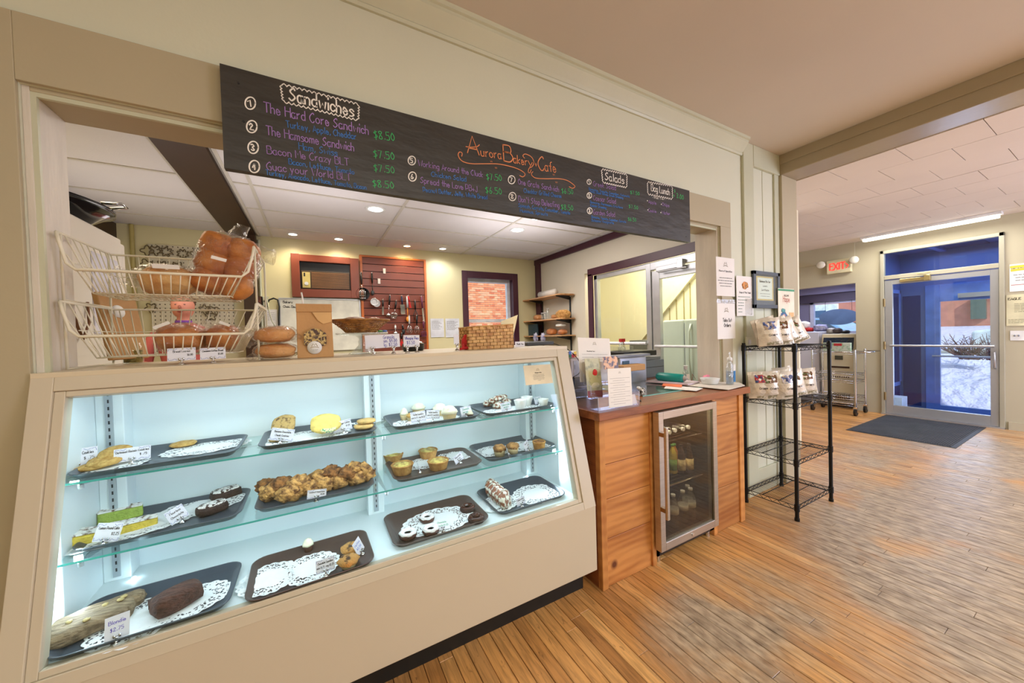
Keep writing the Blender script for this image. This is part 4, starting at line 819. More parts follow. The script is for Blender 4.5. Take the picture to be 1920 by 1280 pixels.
tart(738, 864, z2, .041, .030, 'broad pleated tart at the back left of the brown tray'); tart(755, 887, z2, .042, .036, 'tall pleated tart with yellow filling at the front left'); tart(803, 857, z2, .041, .032, 'pleated tart at the back middle'); tart(822, 878, z2, .042, .033, 'broad pleated tart at the front middle of the brown tray')
doily(925, 845, SH2, .11, .08, 'white lace doily at the left of the right middle tray'); doily(985, 835, SH2, .10, .08, 'white lace doily between the muffins of the right middle tray'); doily(1015, 832, SH2, .06, .06, 'small white doily under the pecan tart', 0, .001)
def muffin(px, py, z, r, h, label): 
    r *= 1.22; h *= 1.15; c = Vector(P(px, py, 'z', z)); t = thing('muffin', label, 'muffin', tuple(c), 'brown muffins in the case')
    MB().lathe(c, [(r*.78, 0), (r, h), (r*.9, h)], 40, wob=lambda a, q: .04*math.cos(a*18)).build('paper_cup', M_CUP, t); MB().blob(c+Vector((0, 0, h*1.0)), (r*1.12, r*1.12, h*.55), rs, .08, 3, flat=.0).build('crown', mat('muffin_crown', (196, 146, 84), .75, nscale=40, col2=(110, 70, 36), bump=.6), t)
muffin(937, 854, z2, .026, .034, 'muffin in a pleated cup at the left of the right middle tray'); muffin(962, 849, z2, .026, .032, 'muffin half hidden behind the edge-on name card')
tart(1011, 842, z2, .030, .036, 'small pecan tart at the right end of the middle shelf', M_MACD)
# case floor
z3 = DECK+TZ
doily(255, 1165, DECK, .10, .11, 'crumpled lace doily under the nut loaf and price card', .2); doily(345, 1132, DECK, .12, .085, 'white lace doily under the big brownie', .3)
c = Vector(P(162, 1180, 'z', z3)); t = thing('nut_loaf', 'long flat iced nut loaf in the near corner of the case floor', 'cake', tuple(c)); MR = Rz(.42)
MB().blob(c+Vector((0, 0, .022)), (.098, .056, .024), rs, .05, 3, 30, 12, M=MR, flat=.1, p=4.5).build('cake', M_NUT, t)
for dx, dy in ((-.03, -.005), (.04, .01), (.07, .0), (.0, -.035), (.08, .012)): MB().blob(c+MR @ Vector((dx, dy, .047)), (.010, .007, .004), rs, .2, 3, 8, 6, M=Rz(dx*40)).build('walnut', M_WALNUT, t)
c = Vector(P(232, 1142, 'z', z3)); MB().blob(c+Vector((0, 0, .02)), (.05, .03, .022), rs, .06, 3, 20, 10, M=Rz(.5), p=3).build('nut_cake_piece', M_NUT, None, label='small end piece of nut cake behind the price card', cat='cake')
cakebar(333, 1138, z3, .060, .55, 'big ridged brownie block on a doily on the case floor', False, M_BROWNIE, 'brownies', .062)
cakebar(297, 1140, z3, .022, .5, 'small brownie end showing left of the big brownie', False, M_BROWNIE, 'brownies', .04)
doily(506, 1083, DECK, .092, .09, 'left of two empty round lace doilies on the case floor', .1); doily(584, 1063, DECK, .092, .09, 'right of two empty round lace doilies, partly over the left one', .4, .0012)
cupcake(578, 1032, z3, .017, .022, 'tiny chocolate cupcake with cream frosting at the back of the doily tray', cup=M_CUPD, fr=.9, grp='tiny chocolate cupcakes')
for px, py, l in ((654, 1062, 'front golden raisin muffin beside the chrome card holder'), (658, 1038, 'golden raisin muffin behind the front one')):
    c = Vector(P(px, py, 'z', z3)); t = thing('muffin', l, 'muffin', tuple(c), 'raisin muffins'); MB().lathe(c, [(.022, 0), (.03, .022), (.027, .022)], 30, wob=lambda a, q: .05*math.cos(a*14)).build('paper_cup', M_CUP, t); MB().blob(c+Vector((0, 0, .024)), (.037, .036, .016), rs, .08, 3, 20, 10).build('crown', mat('raisin_muffin_crown', (206, 150, 78), .7, nscale=34, col2=(70, 44, 26), thresh=(.32, .42), bump=.6), t)
doily(822, 975, DECK, .155, .11, 'long white lace doily under the sugared doughnuts')
def donut(px, py, r, label, m=M_WHITE, base=M_GLZ, grp='sugared doughnuts'):
    r *= 1.12; c = Vector(P(px, py, 'z', z3)); t = thing('doughnut', label, 'doughnut', tuple(c), grp)
    MB().lathe(c, [(r*.4, r*.3), (r*.55, 0), (r*.9, .002), (r, r*.35), (r*.9, r*.55), (r*.7, r*.6), (r*.45, r*.55), (r*.36, r*.4), (r*.4, r*.3)], 26, wob=lambda a, q: .03*math.sin(a*5)).build('cake', base, t)
    MB().lathe(c+Vector((0, 0, .002)), [(r*.92, r*.46), (r*.95, r*.55), (r*.7, r*.70), (r*.45, r*.62), (r*.38, r*.46)], 26, wob=lambda a, q: .05*math.sin(a*7)).build('icing', m, t)
donut(765, 1007, .034, 'front left doughnut with a full white sugar ring'); donut(808, 999, .033, 'front right doughnut with a white sugar ring'); donut(801, 976, .031, 'back doughnut dusted with sugar, lying tilted')
donut(877, 957, .033, 'glazed chocolate doughnut at the back right', M_GLZ, M_CHOC, 'glazed chocolate doughnuts'); donut(893, 977, .034, 'glazed chocolate doughnut at the front right corner', M_GLZ, M_CHOC, 'glazed chocolate doughnuts')
c = Vector(P(893, 972, 'z', z3+.012)); MB().blob(c+Vector((0, 0, .016)), (.014, .014, .012), rs, .12, 3).build('glaze_peak', M_GLZ, bpy.data.objects['doughnut.004'])
doily(1005, 925, DECK, .12, .105, 'bright white round lace doily at the right end of the case floor'); doily(935, 943, DECK, .10, .08, 'lace doily under the iced fruit bread')
c0 = P(922, 928, 'z', z3); c1 = P(948, 950, 'z', z3)
for i in range(5):
    c = Vector(c0)*(1-i/4)+Vector(c1)*(i/4); MB().blob(c+Vector((.004, .012, .032)), (.052, .022, .044), rs, .08, 3, 16, 10, M=Rz(.75) @ Matrix.Rotation(-.3, 4, 'X'), flat=.1, p=2.6).build('iced_bread_slice', M_ICED, None, label='%s slice of the iced cranberry bread on the right floor tray' % ['rearmost', 'second', 'middle', 'fourth', 'front'][i], cat='bread', group='slices of iced cranberry bread')
# name cards
name_card(143, 882, SH1+TZ, .072, .048, .03, .35, [('Peanut Butter Cookies', .8), ('$ .75', .25)], 'white card at the far left end of the top shelf')
name_card(248, 869, SH1+TZ, .070, .036, 0, .10, [('Oatmeal Raisin Cookies', .9), ('$ .75', .2)], 'greyish card before the golden cookie pile')
name_card(525, 831, SH1+TZ, .062, .038, .22, -.15, [('Banana Chocolate', .72), ('Chunk Cookies', .6)], 'tilted card leaning on a chocolate chip cookie')
name_card(645, 812, SH1+TZ, .058, .036, -.12, .15, [('Frosted Sugar Cookies', .85), ('$1.25', .22)], 'grey card right of the green sprinkled cookie')
name_card(786, 795, SH1+TZ, .056, .038, .0, .1, [('Vanilla Cupcakes', .7), ('mini $.75  reg $2.25', .9)], 'left half of two joined cards before the white cupcakes', lift=.017)
name_card(812, 790, SH1+TZ, .050, .034, .10, .0, [('Vanilla Cupcakes', .7), ('mini $.75  reg $2.25', .85)], 'right half of two joined cards before the white cupcakes', lift=.018)
name_card(876, 782, SH1+TZ, .046, .036, -.05, .1, [('Chocolate', .6), ('mini cakes', .6)], 'card with green writing above the tiny chocolate cupcake', ink((40, 160, 120)), lift=.014)
name_card(951, 773, SH1+TZ, .048, .034, -.06, .1, [('Cranberry orange', .8), ('rolls $2.75', .5)], 'blue-grey card before the iced bun pile', ink((40, 160, 130)))
name_card(1011, 760, SH1+TZ, .040, .032, -.05, .1, [('GF Muffins', .7), ('$2.25', .3)], 'small card with green line at the right end of the top shelf', ink((40, 150, 140)))
name_card(194, 1022, SH2+TZ, .048, .044, .22, -.1, [('Lemon Pound Cake', .8), ('$2.25', .3)], 'tilted card between the yellow cake slices')
name_card(342, 979, SH2+TZ, .040, .040, -.35, .55, [('Flourless', .6), ('Chocolate', .7)], 'strongly tilted card left of the dark sugared cakes')
name_card(593, 939, SH2+TZ, .052, .026, .12, 0, [('Coconut Macaroons', .8), ('$1.50', .2)], 'card in front of the coconut macaroon heap')
name_card(788, 886, SH2+TZ, .04, .036, 0, 1.45, [('Quiche', .6)], 'card seen edge-on between the pleated tarts')
name_card(864, 868, SH2+TZ, .044, .030, -.3, .4, [('Chicken Pot Pie', .7), ('$5.00', .4)], 'pinkish tilted card right of the tarts')
name_card(955, 858, SH2+TZ, .044, .036, .1, 1.2, [('Muffins', .6)], 'card seen nearly edge-on before the brown muffins')
name_card(991, 845, SH2+TZ, .038, .036, -.2, .55, [('Pecan Tart', .6), ('$2.50', .3)], 'slanted card left of the small pecan tart')
name_card(219, 1205, DECK+TZ, .038, .050, .05, .3, [('Blondie', .7), ('$2.75', .55)], 'tall card with purple price by the nut loaf', ink((90, 60, 190)), plain=True)
name_card(611, 1079, DECK+TZ, .048, .036, .04, .15, [('Chocolate Cupcakes', .8), ('mini $.75  reg $2.25', .9)], 'card behind the chrome holder on the doily tray', lift=.018)
name_card(680, 1038, DECK+TZ, .034, .046, -.30, .9, [('Muffins', .7), ('$2.50', .6)], 'blue-lettered slanted card above the raisin muffins', ink((50, 100, 200)), plain=True)
name_card(832, 997, DECK+TZ, .052, .036, .1, 0, [('Chocolate', .6), ('Donuts $1.25', .8)], 'card with green writing lying back behind the doughnuts', ink((40, 170, 110)), plain=True, back=.9)
name_card(979, 950, DECK+TZ, .042, .028, -.06, .2, [('Cranberry Bread', .75), ('$3.00', .25)], 'greyish card right of the iced cranberry bread')
# ============================================================ MENU BOARD
YB = 1.556
mbd = thing('menu_board', 'long black chalkboard menu hanging across the top of the serving opening', 'menu board', (1.03, 1.565, 1.985))
M_BOARD = mat('chalkboard_vinyl', (52, 48, 43), .42, nscale=4, namt=.12, bump=.35, bscale=7, stretch=(1, 1, 3))
mb = MB(); nx = 60; vs = []
for i in range(nx+1):
    x = -.25+2.556*i/nx
    for j in range(9):
        z = 1.986+.356*j/8; vs.append((x, YB-.0006+.0004*math.sin(x*9+j), z))
mb.smooth = True; mb.add(vs, [(i*9+j, (i+1)*9+j, (i+1)*9+j+1, i*9+j+1) for i in range(nx) for j in range(8)]); mb.smooth = False; mb.box((-.25, YB, 1.986), (2.306, 1.583, 2.342)); mb.build('board', M_BOARD, mbd)
for x, z in ((-.20, 2.29), (-.19, 2.16), (1.02, 2.27), (2.26, 2.02)): MB().cyl((x, YB-.003, z), (x, YB, z), .004, 8).build('screw', M_BLK, mbd)
CW, CP, CB, CG, CO = [mat('chalk_%s' % n, c, .8) for n, c in (('white', (238, 232, 222)), ('purple', (166, 128, 196)), ('blue', (66, 128, 206)), ('green', (70, 196, 112)), ('orange', (226, 142, 92)))]
YW = YB-.0022
def bp(zx, zy, reg): ox, oy, s = reg; return P(ox+zx/s, oy+zy/s, 'y', YW)
def chalk(text, a, b, h, col, reg, w=None):
    A = Vector(bp(*a, reg)); B = Vector(bp(*b, reg)); H = (Vector(bp(a[0], a[1]-h, reg))-A).length; w = w or max(.0022, H*.085)
    up = Vector((-(B-A).z, 0, (B-A).x)).normalized(); return write(mbd, text, A, B-A, up, (B-A).length, H, w, col)
def poly(pts, reg, col, w, sm=True):
    q = [bp(*p, reg) for p in pts]; st = [(v[0], v[2]) for v in q]; st = spline(st) if sm else st
    mb = MB(); M = Matrix(((1, 0, 0, 0), (0, 0, -1, YW), (0, 1, 0, 0), (0, 0, 0, 1))); ribbons(mb, [st], M, w); return mb.build('chalk_line', col, mbd)
def circ(n, x, y, r, reg, w=.0045):
    poly([(x+r*.92*math.cos(t), y+r*1.08*math.sin(t)) for t in [i*2*PI/12 for i in range(13)]], reg, CW, w)
    chalk(str(n), (x-r*.33, y+r*.5), (x+r*.33, y+r*.6), r*1.1, CW, reg, w*.9)
def cloud(tl, tr, br, bl, nx, ny, reg, w):
    q = [np.array(bp(*p, reg))[[0, 2]] for p in (tl, tr, br, bl)]; st = []; cen = sum(q)/4
    for i in range(4):
        a, b = q[i], q[(i+1) % 4]; n = (nx, ny)[i % 2]; d = (b-a)/n; nn = np.array([-d[1], d[0]]); nn = nn if nn@((a+b)/2-cen) > 0 else -nn
        for k in range(n):
            p0 = a+d*k
            for t in (0, .18, .5, .82): st.append(tuple(p0+d*t+nn*(.55*math.sin(PI*t))))
    st.append(st[0]); mb = MB(); M = Matrix(((1, 0, 0, 0), (0, 0, -1, YW), (0, 1, 0, 0), (0, 0, 0, 1))); ribbons(mb, [st], M, w); mb.build('chalk_border', CW, mbd)
R3 = (400, 100, 4.5725); R4 = (740, 230, 5.3333); R5 = (1060, 290, 7.1115)
cloud((585, 275), (1240, 445), (1235, 562), (605, 405), 16, 5, R3, .004)
chalk('Sandwiches', (650, 400), (1205, 543), 110, CW, R3, .0055)
for n, x, y in ((1, 317, 427), (2, 330, 628), (3, 342, 806), (4, 352, 970)): circ(n, x, y, 48, R3)
for t, a, b, h, c in (('The Hard Core Sandwich', (435, 500), (1335, 698), 84, CP), ('Turkey, Apple, Cheddar', (625, 632), (1230, 738), 56, CB), ('$8.50', (1382, 728), (1560, 750), 66, CG),
    ('The Hamsome Sandwich', (455, 695), (1210, 840), 76, CP), ('Ham, Swiss', (735, 822), (1065, 880), 58, CB), ('$7.50', (1378, 890), (1558, 912), 62, CG),
    ('Bacon Me Crazy BLT', (462, 858), (1163, 962), 66, CP), ('Bacon, Lettuce, Tomato', (648, 948), (1210, 1038), 46, CB), ('$7.50', (1380, 1008), (1558, 1028), 58, CG),
    ('Guac your World BLT', (460, 995), (1180, 1092), 66, CP), ('Turkey, Avocado, Lettuce, Tomato, Bacon', (452, 1040), (1315, 1168), 44, CB), ('$8.50', (1370, 1142), (1553, 1158), 58, CG)): chalk(t, a, b, h, c, R3)
circ(5, 172, 378, 40, R4); circ(6, 178, 538, 42, R4); circ(7, 1170, 570, 37, R4); circ(8, 1178, 738, 38, R4)
for t, a, b, h, c in (('Working Around the Cluck', (238, 430), (885, 545), 58, CP), ('Chicken Salad', (368, 535), (720, 588), 48, CB), ('$7.50', (922, 570), (1075, 580), 60, CG),
    ('Spread the Love PB+J', (258, 600), (830, 692), 60, CP), ('Peanut Butter, Jelly, White Bread', (285, 688), (930, 765), 44, CB), ('$6.50', (912, 703), (1075, 716), 62, CG),
    ('One Grate Sandwich', (1235, 612), (1645, 692), 54, CP), ('Cheddar Grilled Cheese', (1293, 697), (1670, 752), 42, CB), ('$6.50', (1672, 705), (1788, 714), 50, CG),
    ("Don't Stop Beleafing", (1240, 788), (1648, 850), 56, CP), ('Spinach, Carrots, Cucumber, Tomato', (1238, 840), (1755, 918), 36, CB), ('Hummus, Sprouts', (1255, 893), (1530, 930), 34, CB), ('$8.50', (1668, 866), (1788, 876), 50, CG)): chalk(t, a, b, h, c, R4)
for t, a, b, h, w in (('A', (728, 300), (845, 322), 175, .005), ('urora', (865, 333), (1072, 362), 88, .004), ('B', (1092, 380), (1185, 398), 158, .005), ('aker', (1190, 398), (1330, 428), 80, .004), ('y', (1335, 425), (1395, 438), 80, .004), ('+', (1405, 432), (1425, 436), 50, .004), ('C', (1440, 468), (1505, 480), 135, .005), ('afe', (1505, 480), (1620, 497), 95, .004)): chalk(t, a, b, h, CO, R4, w)
poly([(712, 238), (760, 245), (820, 240), (848, 220)], R4, CO, .004)
poly([(670, 335), (675, 305), (650, 292), (635, 320), (655, 365), (700, 395), (780, 410), (900, 410), (1030, 412), (1150, 435), (1240, 465), (1295, 500), (1302, 525), (1278, 541), (1250, 528)], R4, CO, .004)
poly([(1382, 490), (1367, 510), (1380, 535), (1420, 555), (1520, 560), (1640, 560), (1720, 575), (1780, 612), (1803, 638), (1778, 655), (1745, 640)], R4, CO, .004)
poly([(1300, 355), (1282, 330), (1310, 313), (1370, 345), (1392, 400), (1372, 440), (1345, 455), (1335, 490), (1352, 500), (1365, 470)], R4, CO, .004)
for x, y in ((965, 388), (1012, 452), (1590, 520), (1617, 597)):
    poly([(x-8, y-8), (x-2, y+6)], R4, CO, .002, False); poly([(x+4, y-8), (x+10, y+6)], R4, CO, .002, False)
cloud((490, 205), (815, 275), (812, 425), (505, 358), 11, 5, R5, .0045); chalk('Salads', (530, 332), (785, 388), 100, CW, R5, .005)
cloud((1100, 378), (1420, 430), (1422, 578), (1105, 512), 11, 5, R5, .0045); chalk('Bag Lunch', (1145, 478), (1395, 540), 85, CW, R5, .005)
circ(1, 317, 362, 30, R5, .005); circ(2, 320, 543, 34, R5, .005); circ(3, 325, 747, 36, R5, .005)
for t, a, b, h, c in (('Greek Salad', (372, 412), (678, 472), 64, CP), ('Romaine, Tomato, Cucumber, Kalamata', (315, 468), (858, 570), 30, CB), ('Feta, Black Olives, Greek Dressing', (330, 500), (772, 590), 30, CB), ('$7.50', (868, 522), (992, 540), 44, CG),
    ('Caesar Salad', (372, 602), (678, 652), 62, CP), ('Romaine, Parmesan, Croutons', (332, 642), (765, 718), 30, CB), ('Caesar Dressing', (335, 686), (548, 724), 32, CB), ('$7.50', (848, 708), (972, 728), 44, CG),
    ('Garden Salad', (375, 790), (665, 828), 62, CP), ('Romaine, Tomato, Cucumber, Carrots', (350, 840), (808, 908), 30, CB), ('Balsamic Vinaigrette', (350, 886), (648, 924), 32, CB), ('$6.50', (838, 880), (948, 890), 46, CG),
    ('* Pick Two *', (1165, 578), (1332, 604), 24, CW), ('$', (1450, 500), (1470, 505), 40, CG), ('+ 3.00', (1438, 560), (1580, 600), 62, CG), ('Apple', (1110, 645), (1215, 665), 42, CP), ('Chips', (1290, 678), (1385, 698), 42, CP), ('Cookie', (1108, 758), (1215, 776), 42, CP), ('Water', (1288, 788), (1400, 806), 42, CP)): chalk(t, a, b, h, c, R5)
for x, y in ((1095, 612), (1280, 660), (1102, 735), (1275, 770)): q = bp(x, y, R5); MB().cyl((q[0], YW, q[2]), (q[0], YW+.001, q[2]), .004, 8).build('bullet', CW, mbd)
# ============================================================ COUNTER WITH BOTTLE FRIDGE
CT = .962
M_PINE = woodmat('knotty_pine', (204, 140, 76), (164, 100, 46), (.8, 1, 3.2), .4, 1.5, 7, True, (104, 54, 26)); M_PINET = woodmat('pine_trim', (208, 144, 78), (178, 112, 54), (5, 5, 1), .4, 3, 2)
M_SLAB = woodmat('worn_counter_wood', (172, 104, 60), (122, 68, 38), (1, 6, 6), .35, 4, 3); M_SIDE = woodmat('counter_side_wood', (150, 84, 40), (110, 58, 26), (1, 1, 6), .5, 3, 4)
ctr = thing('counter', 'wooden checkout counter with knotty pine planks and worn brown top', 'counter', (1.98, 1.6, 0))
MB().box((1.272, 1.385, CT-.045), (2.70, 2.42, CT)).build('worktop', M_SLAB, ctr, bevel=.004)
def planks(x0, x1, zs):
    for a, b in zip(zs, zs[1:]): MB().box((x0, 1.425+rnd.uniform(0, .003), a+.0015), (x1, 1.445, b-.0015)).build('plank', M_PINE, ctr, bevel=.002)
planks(1.335, 1.69, [0, .262, .478, .668, CT-.046]); planks(2.325, 2.61, [0, .296, .513, .79, CT-.046])
for a, b in ((1.297, 1.337), (1.688, 1.722), (2.29, 2.326), (2.608, 2.662)): MB().box((a, 1.415, 0), (b, 1.45, CT-.045)).build('corner_strip', M_PINET, ctr, bevel=.003)
for a, b in ((1.297, 1.315), (1.70, 1.715), (2.30, 2.315), (2.645, 2.662)): MB().box((a, 1.45, 0), (b, 2.37, CT-.045)).build('side_panel', M_SIDE, ctr)
fr = thing('bottle_fridge', 'stainless glass-door drinks fridge built into the pine counter', 'fridge', (1.98, 1.7, 0))
M_SS = mat('brushed_stainless', (190, 184, 172), .3, .85, nscale=5, namt=.06, stretch=(1, 1, 30)); M_FIN = mat('fridge_black_interior', (26, 25, 22), .35, nscale=4)
mb = MB(); mb.box((1.722, 1.41, .05), (1.74, 1.97, .90)); mb.box((2.236, 1.41, .05), (2.28, 1.97, .90)); mb.box((1.722, 1.95, .05), (2.28, 1.97, .90)); mb.box((1.722, 1.41, .88), (2.28, 1.97, .90)); mb.box((1.722, 1.41, .05), (2.28, 1.97, .14)); mb.build('cabinet', M_FIN, fr)
mb = MB(); z0, z1 = .105, .912
mb.box((1.697, 1.362, z0), (1.738, 1.403, z1)); mb.box((2.212, 1.362, z0), (2.254, 1.403, z1)); mb.box((1.738, 1.362, .868), (2.212, 1.403, z1)); mb.box((1.738, 1.362, z0), (2.212, 1.403, .152)); mb.build('door_frame', M_SS, fr, bevel=.002)
MB().box((1.738, 1.372, .152), (2.212, 1.376, .868)).build('door_glass', glassmat('fridge_glass', (212, 206, 190)), fr)
h0 = P(1242, 800, 'y', 1.325); h1 = P(1252, 973, 'y', 1.325); hx = 1.708
MB().box((hx-.011, 1.315, .31), (hx+.011, 1.332, .835)).build('handle', M_SS, fr, bevel=.004)
for z in (.79, .36): MB().box((hx-.014, 1.33, z-.012), (hx+.014, 1.363, z+.012)).build('handle_post', mat('bronze_metal', (150, 122, 84), .3, .8), fr, bevel=.002)
mb = MB(); mb.cyl((1.98, 1.355, .128), (1.98, 1.363, .128), .008, 12); mb.build('lock', M_CHROME, fr)
for x in (1.76, 2.25): MB().cyl((x, 1.44, 0), (x, 1.44, .055), .014, 10).build('foot', M_CHROME, fr)
FZ = [.145, .432, .705]
for z in FZ[1:]:
    mb = MB(); 
    for i in range(14): y = 1.44+i*.036; mb.cyl((1.745, y, z-.003), (2.232, y, z-.003), .0018, 4)
    mb.cyl((1.745, 1.43, z-.003), (2.232, 1.43, z-.003), .004, 6); mb.build('wire_shelf', M_CHROME, fr)
MB().box((1.97, 1.47, .862), (1.99, 1.48, .868)).build('green_light', mat('green_led', (60, 240, 90), .5, emit=6), fr)
light('AREA', 'fridge_light', (1.98, 1.46, .865), 2.4, (1.0, .95, .85), .4, .03)
M_PET = glassmat('clear_bottle_plastic', (238, 242, 242), base=.10, rough=.05, bump=.3, bscale=60, ior=1.5); M_CAPW = mat('white_cap', (232, 232, 230), .4)
def bottle(x, y, z, r, h, label, body, cap, lab=None, labz=(.35, .6), grp=None, lying=False, ribs=True, cat='bottle', name='drink_bottle'):
    t = thing(name, label, cat, (x, y, z), grp); M = Matrix.Rotation(math.radians(90), 4, 'X') if lying else None
    c = (x, y, z) if not lying else (x, y+h, z+r)
    pr = [(r*.85, 0), (r, h*.03)]+[(r*(.94 if i % 2 else 1), h*(.06+.04*i)) for i in range(8 if ribs else 1)]+[(r, h*.62), (r*.9, h*.72), (r*.5, h*.85), (r*.38, h*.9), (r*.38, h*.94)]
    MB().lathe(c, pr, 16, M=M).build('bottle_body', body, t); MB().lathe(c, [(r*.43, h*.935), (r*.43, h), (r*.4, h*1.0)], 12, M=M).build('cap', cap, t)
    if lab: MB().lathe(c, [(r*1.01, h*labz[0]), (r*1.015, h*labz[0]), (r*1.015, h*labz[1]), (r*1.01, h*labz[1])], 16, M=M).build('paper_label', lab, t)
    return t
LW = mat('white_bottle_label', (226, 224, 218), .6, nscale=60, col2=(120, 130, 140), thresh=(.3, .4))
for px, py, l in ((1266, 988, 'front left water bottle on the fridge floor'), (1281, 978, 'water bottle behind the front one in the fridge'), (1299, 974, 'right water bottle on the fridge floor'), (1290, 966, 'rearmost water bottle on the fridge floor')):
    q = P(px, py, 'z', FZ[0]); bottle(q[0], min(max(q[1], 1.46), 1.88), FZ[0], .032, .205, l, M_PET, M_CAPW, LW, (.42, .58), 'clear water bottles in the fridge')
for i, (px, l, c, lb) in enumerate(((1262, 'yellow-green juice bottle on the middle fridge shelf', (196, 176, 60), (120, 160, 70)), (1270, 'juice bottle with red base label on the middle fridge shelf', (190, 120, 50), (190, 90, 60)), (1278, 'dark tea bottle with cream label, left of a pair', (66, 44, 30), (226, 206, 160)), (1298, 'dark tea bottle with cream label, right of a pair', (66, 44, 30), (226, 206, 160)))):
    q = P(px, 886, 'z', FZ[1]); bottle(q[0], min(q[1], 1.8)+.02*(i % 2), FZ[1], .027, .19, l, mat('juice_%d' % i, c, .15, coat=.5, nscale=30, namt=.2), M_BLK if i > 1 else mat('green_cap', (90, 160, 70), .4), mat('juice_label_%d' % i, lb, .6, nscale=50, namt=.3), (.12, .5), 'juice and tea bottles in the fridge', ribs=False)
for i in range(6): bottle(1.80+i*.068, 1.47+.01*(i % 2), FZ[2]+.001, .031, .21, 'clear bottle lying on its side on the top fridge shelf, %s from the left' % ['first', 'second', 'third', 'fourth', 'fifth', 'sixth'][i], M_PET, M_CAPW, None, grp='bottles lying on the top fridge shelf', lying=True)
# ============================================================ ON TOP OF THE CASE
CTZ = 1.3105
M_WIRE = mat('cream_wire_coating', (230, 222, 198), .4, nscale=3, namt=.03)
def basket(z_top, z_bot, z_dip, label, legs=None):
    t = thing('wire_basket', label, 'basket', (-.44, 1.83, z_bot), 'stacking cream wire baskets'); x0, x1, y0, y1 = -.69, -.188, 1.66, 2.0; X0, X1, Y0, Y1 = -.635, -.272, 1.71, 1.93
    A, B, C, D = (x0, y0, z_top), (x0, y1, z_top), (x1, y1, z_top), (x1, y0, z_top)
    mb = MB(); mb.tube([A, (x0+.004, y0, z_top-.03), (x0+.02, y0-.005, z_dip+.02), (x0+.04, y0-.008, z_dip), (x1-.04, y0-.008, z_dip), (x1-.02, y0-.005, z_dip+.02), (x1-.004, y0, z_top-.03), D], .005, 6); mb.tube([A, B, C, D], .0042, 6); mb.build('rim_wire', M_WIRE, t)
    mb = MB(); mb.tube([(X0, Y0, z_bot), (X1, Y0, z_bot), (X1, Y1, z_bot), (X0, Y1, z_bot)], .0025, 5, True); 
    for i in range(9):
        f = i/8; y = y0+(y1-y0)*f; Y = Y0+(Y1-Y0)*f
        zt = z_top if f > .05 else z_top-.03
        mb.tube([(x0, y, zt), (X0, Y, z_bot)], .0021, 4); mb.tube([(x1, y, zt), (X1, Y, z_bot)], .0021, 4)
    for i in range(16):
        f = (i+.5)/16; x = x0+(x1-x0)*f; X = X0+(X1-X0)*f
        mb.tube([(x, y1, z_top), (X, Y1, z_bot), (X, Y0, z_bot), (x0+.04+(x1-x0-.08)*f, y0-.008, z_dip)], .0021, 4)
    for f in (.25, .5, .75): mb.tube([(X0, Y0+(Y1-Y0)*f, z_bot), (X1, Y0+(Y1-Y0)*f, z_bot)], .0021, 4)
    zm = (z_top+z_bot)/2; a = .5
    mb.tube([((x0+X0)/2, (y0+Y0)/2, zm), ((x0+X0)/2, (y1+Y1)/2, zm), ((x1+X1)/2, (y1+Y1)/2, zm), ((x1+X1)/2, (y0+Y0)/2, zm)], .0021, 4)
    mb.build('wire_grid', M_WIRE, t)
    for x in (x0, x1): MB().tube([(x, y0+.02, z_top+.004), (x, y0+.02, legs), (x, y1-.02, legs), (x, y1-.02, z_top+.004)], .004, 6).build('leg_wire', M_WIRE, t)
    return t
basket(1.528, 1.345, 1.416, 'lower of two cream wire baskets stacked on the case top', CTZ+.004); basket(1.745, 1.560, 1.628, 'upper of two cream wire baskets stacked on the case top', 1.534)
M_LOAF = mat('brown_loaf_crust', (206, 134, 62), .55, nscale=14, col2=(160, 84, 34), bump=.3); M_LOAFW = mat('pale_loaf_crust', (226, 186, 120), .6, nscale=14, col2=(196, 130, 60), bump=.3); M_PITA = mat('pita_crust', (224, 168, 104), .6, nscale=12, col2=(192, 124, 64), bump=.3)
def bagged(name, label, c, sz, m, z0, tag=None, neck=None, seed=1, p=3, M=None, grp='bagged breads on the case top', bumps=1, catt='bread'):
    r = random.Random(seed); c = Vector(c); t = thing(name, label, catt, (c[0], c[1], z0), grp); mb = MB()
    for i in range(bumps):
        o = Vector((0, 0, 0)) if bumps == 1 else Vector(((i % 2-.5)*sz[0]*.80, 0, (i//2-(bumps//2-1)/2)*sz[2]*.56)); s = sz if bumps == 1 else (sz[0]*.62, sz[1]*.85, sz[2]*.46)
        mb.blob(c+(M @ o if M else o), (s[0]*.93, s[1]*.9, s[2]*.93), r, .05, 2, 22, 14, M=M, p=p)
    mb.build('loaf', m, t)
    mb = MB(); mb.blob(c, (sz[0]*1.05, sz[1]*1.04, sz[2]*1.05), r, .045, 6, 40, 26, M=M, p=p)
    if neck:
        for (n0, n1, ra, rb) in neck: 
            n0 = Vector(n0); n1 = Vector(n1); pts = [n0.lerp(n1, k/6) for k in range(7)]; mb.tube([q+Vector((r.uniform(-.003, .003), 0, r.uniform(-.003, .003))) for q in pts], [ra*(1-k/6)+rb*(k/6)+r.uniform(-.003, .003) for k in range(7)], 14)
    mb.build('plastic_bag', WRAP, t)
    if tag: q, w, h, Mt = tag; sheet_on(t, 'paper_tag', Mt, w, h)
    return t
def stand_frame(x, y, z, rz=0, lean=0, roll=0):
    return Matrix.Translation((x, y, z)) @ Rz(rz) @ Matrix.Rotation(-lean, 4, 'X') @ Matrix.Rotation(roll, 4, 'Y') @ Matrix(((1, 0, 0, 0), (0, 0, -1, 0), (0, 1, 0, 0), (0, 0, 0, 1)))
ZU = 1.5625; ZL = 1.3475
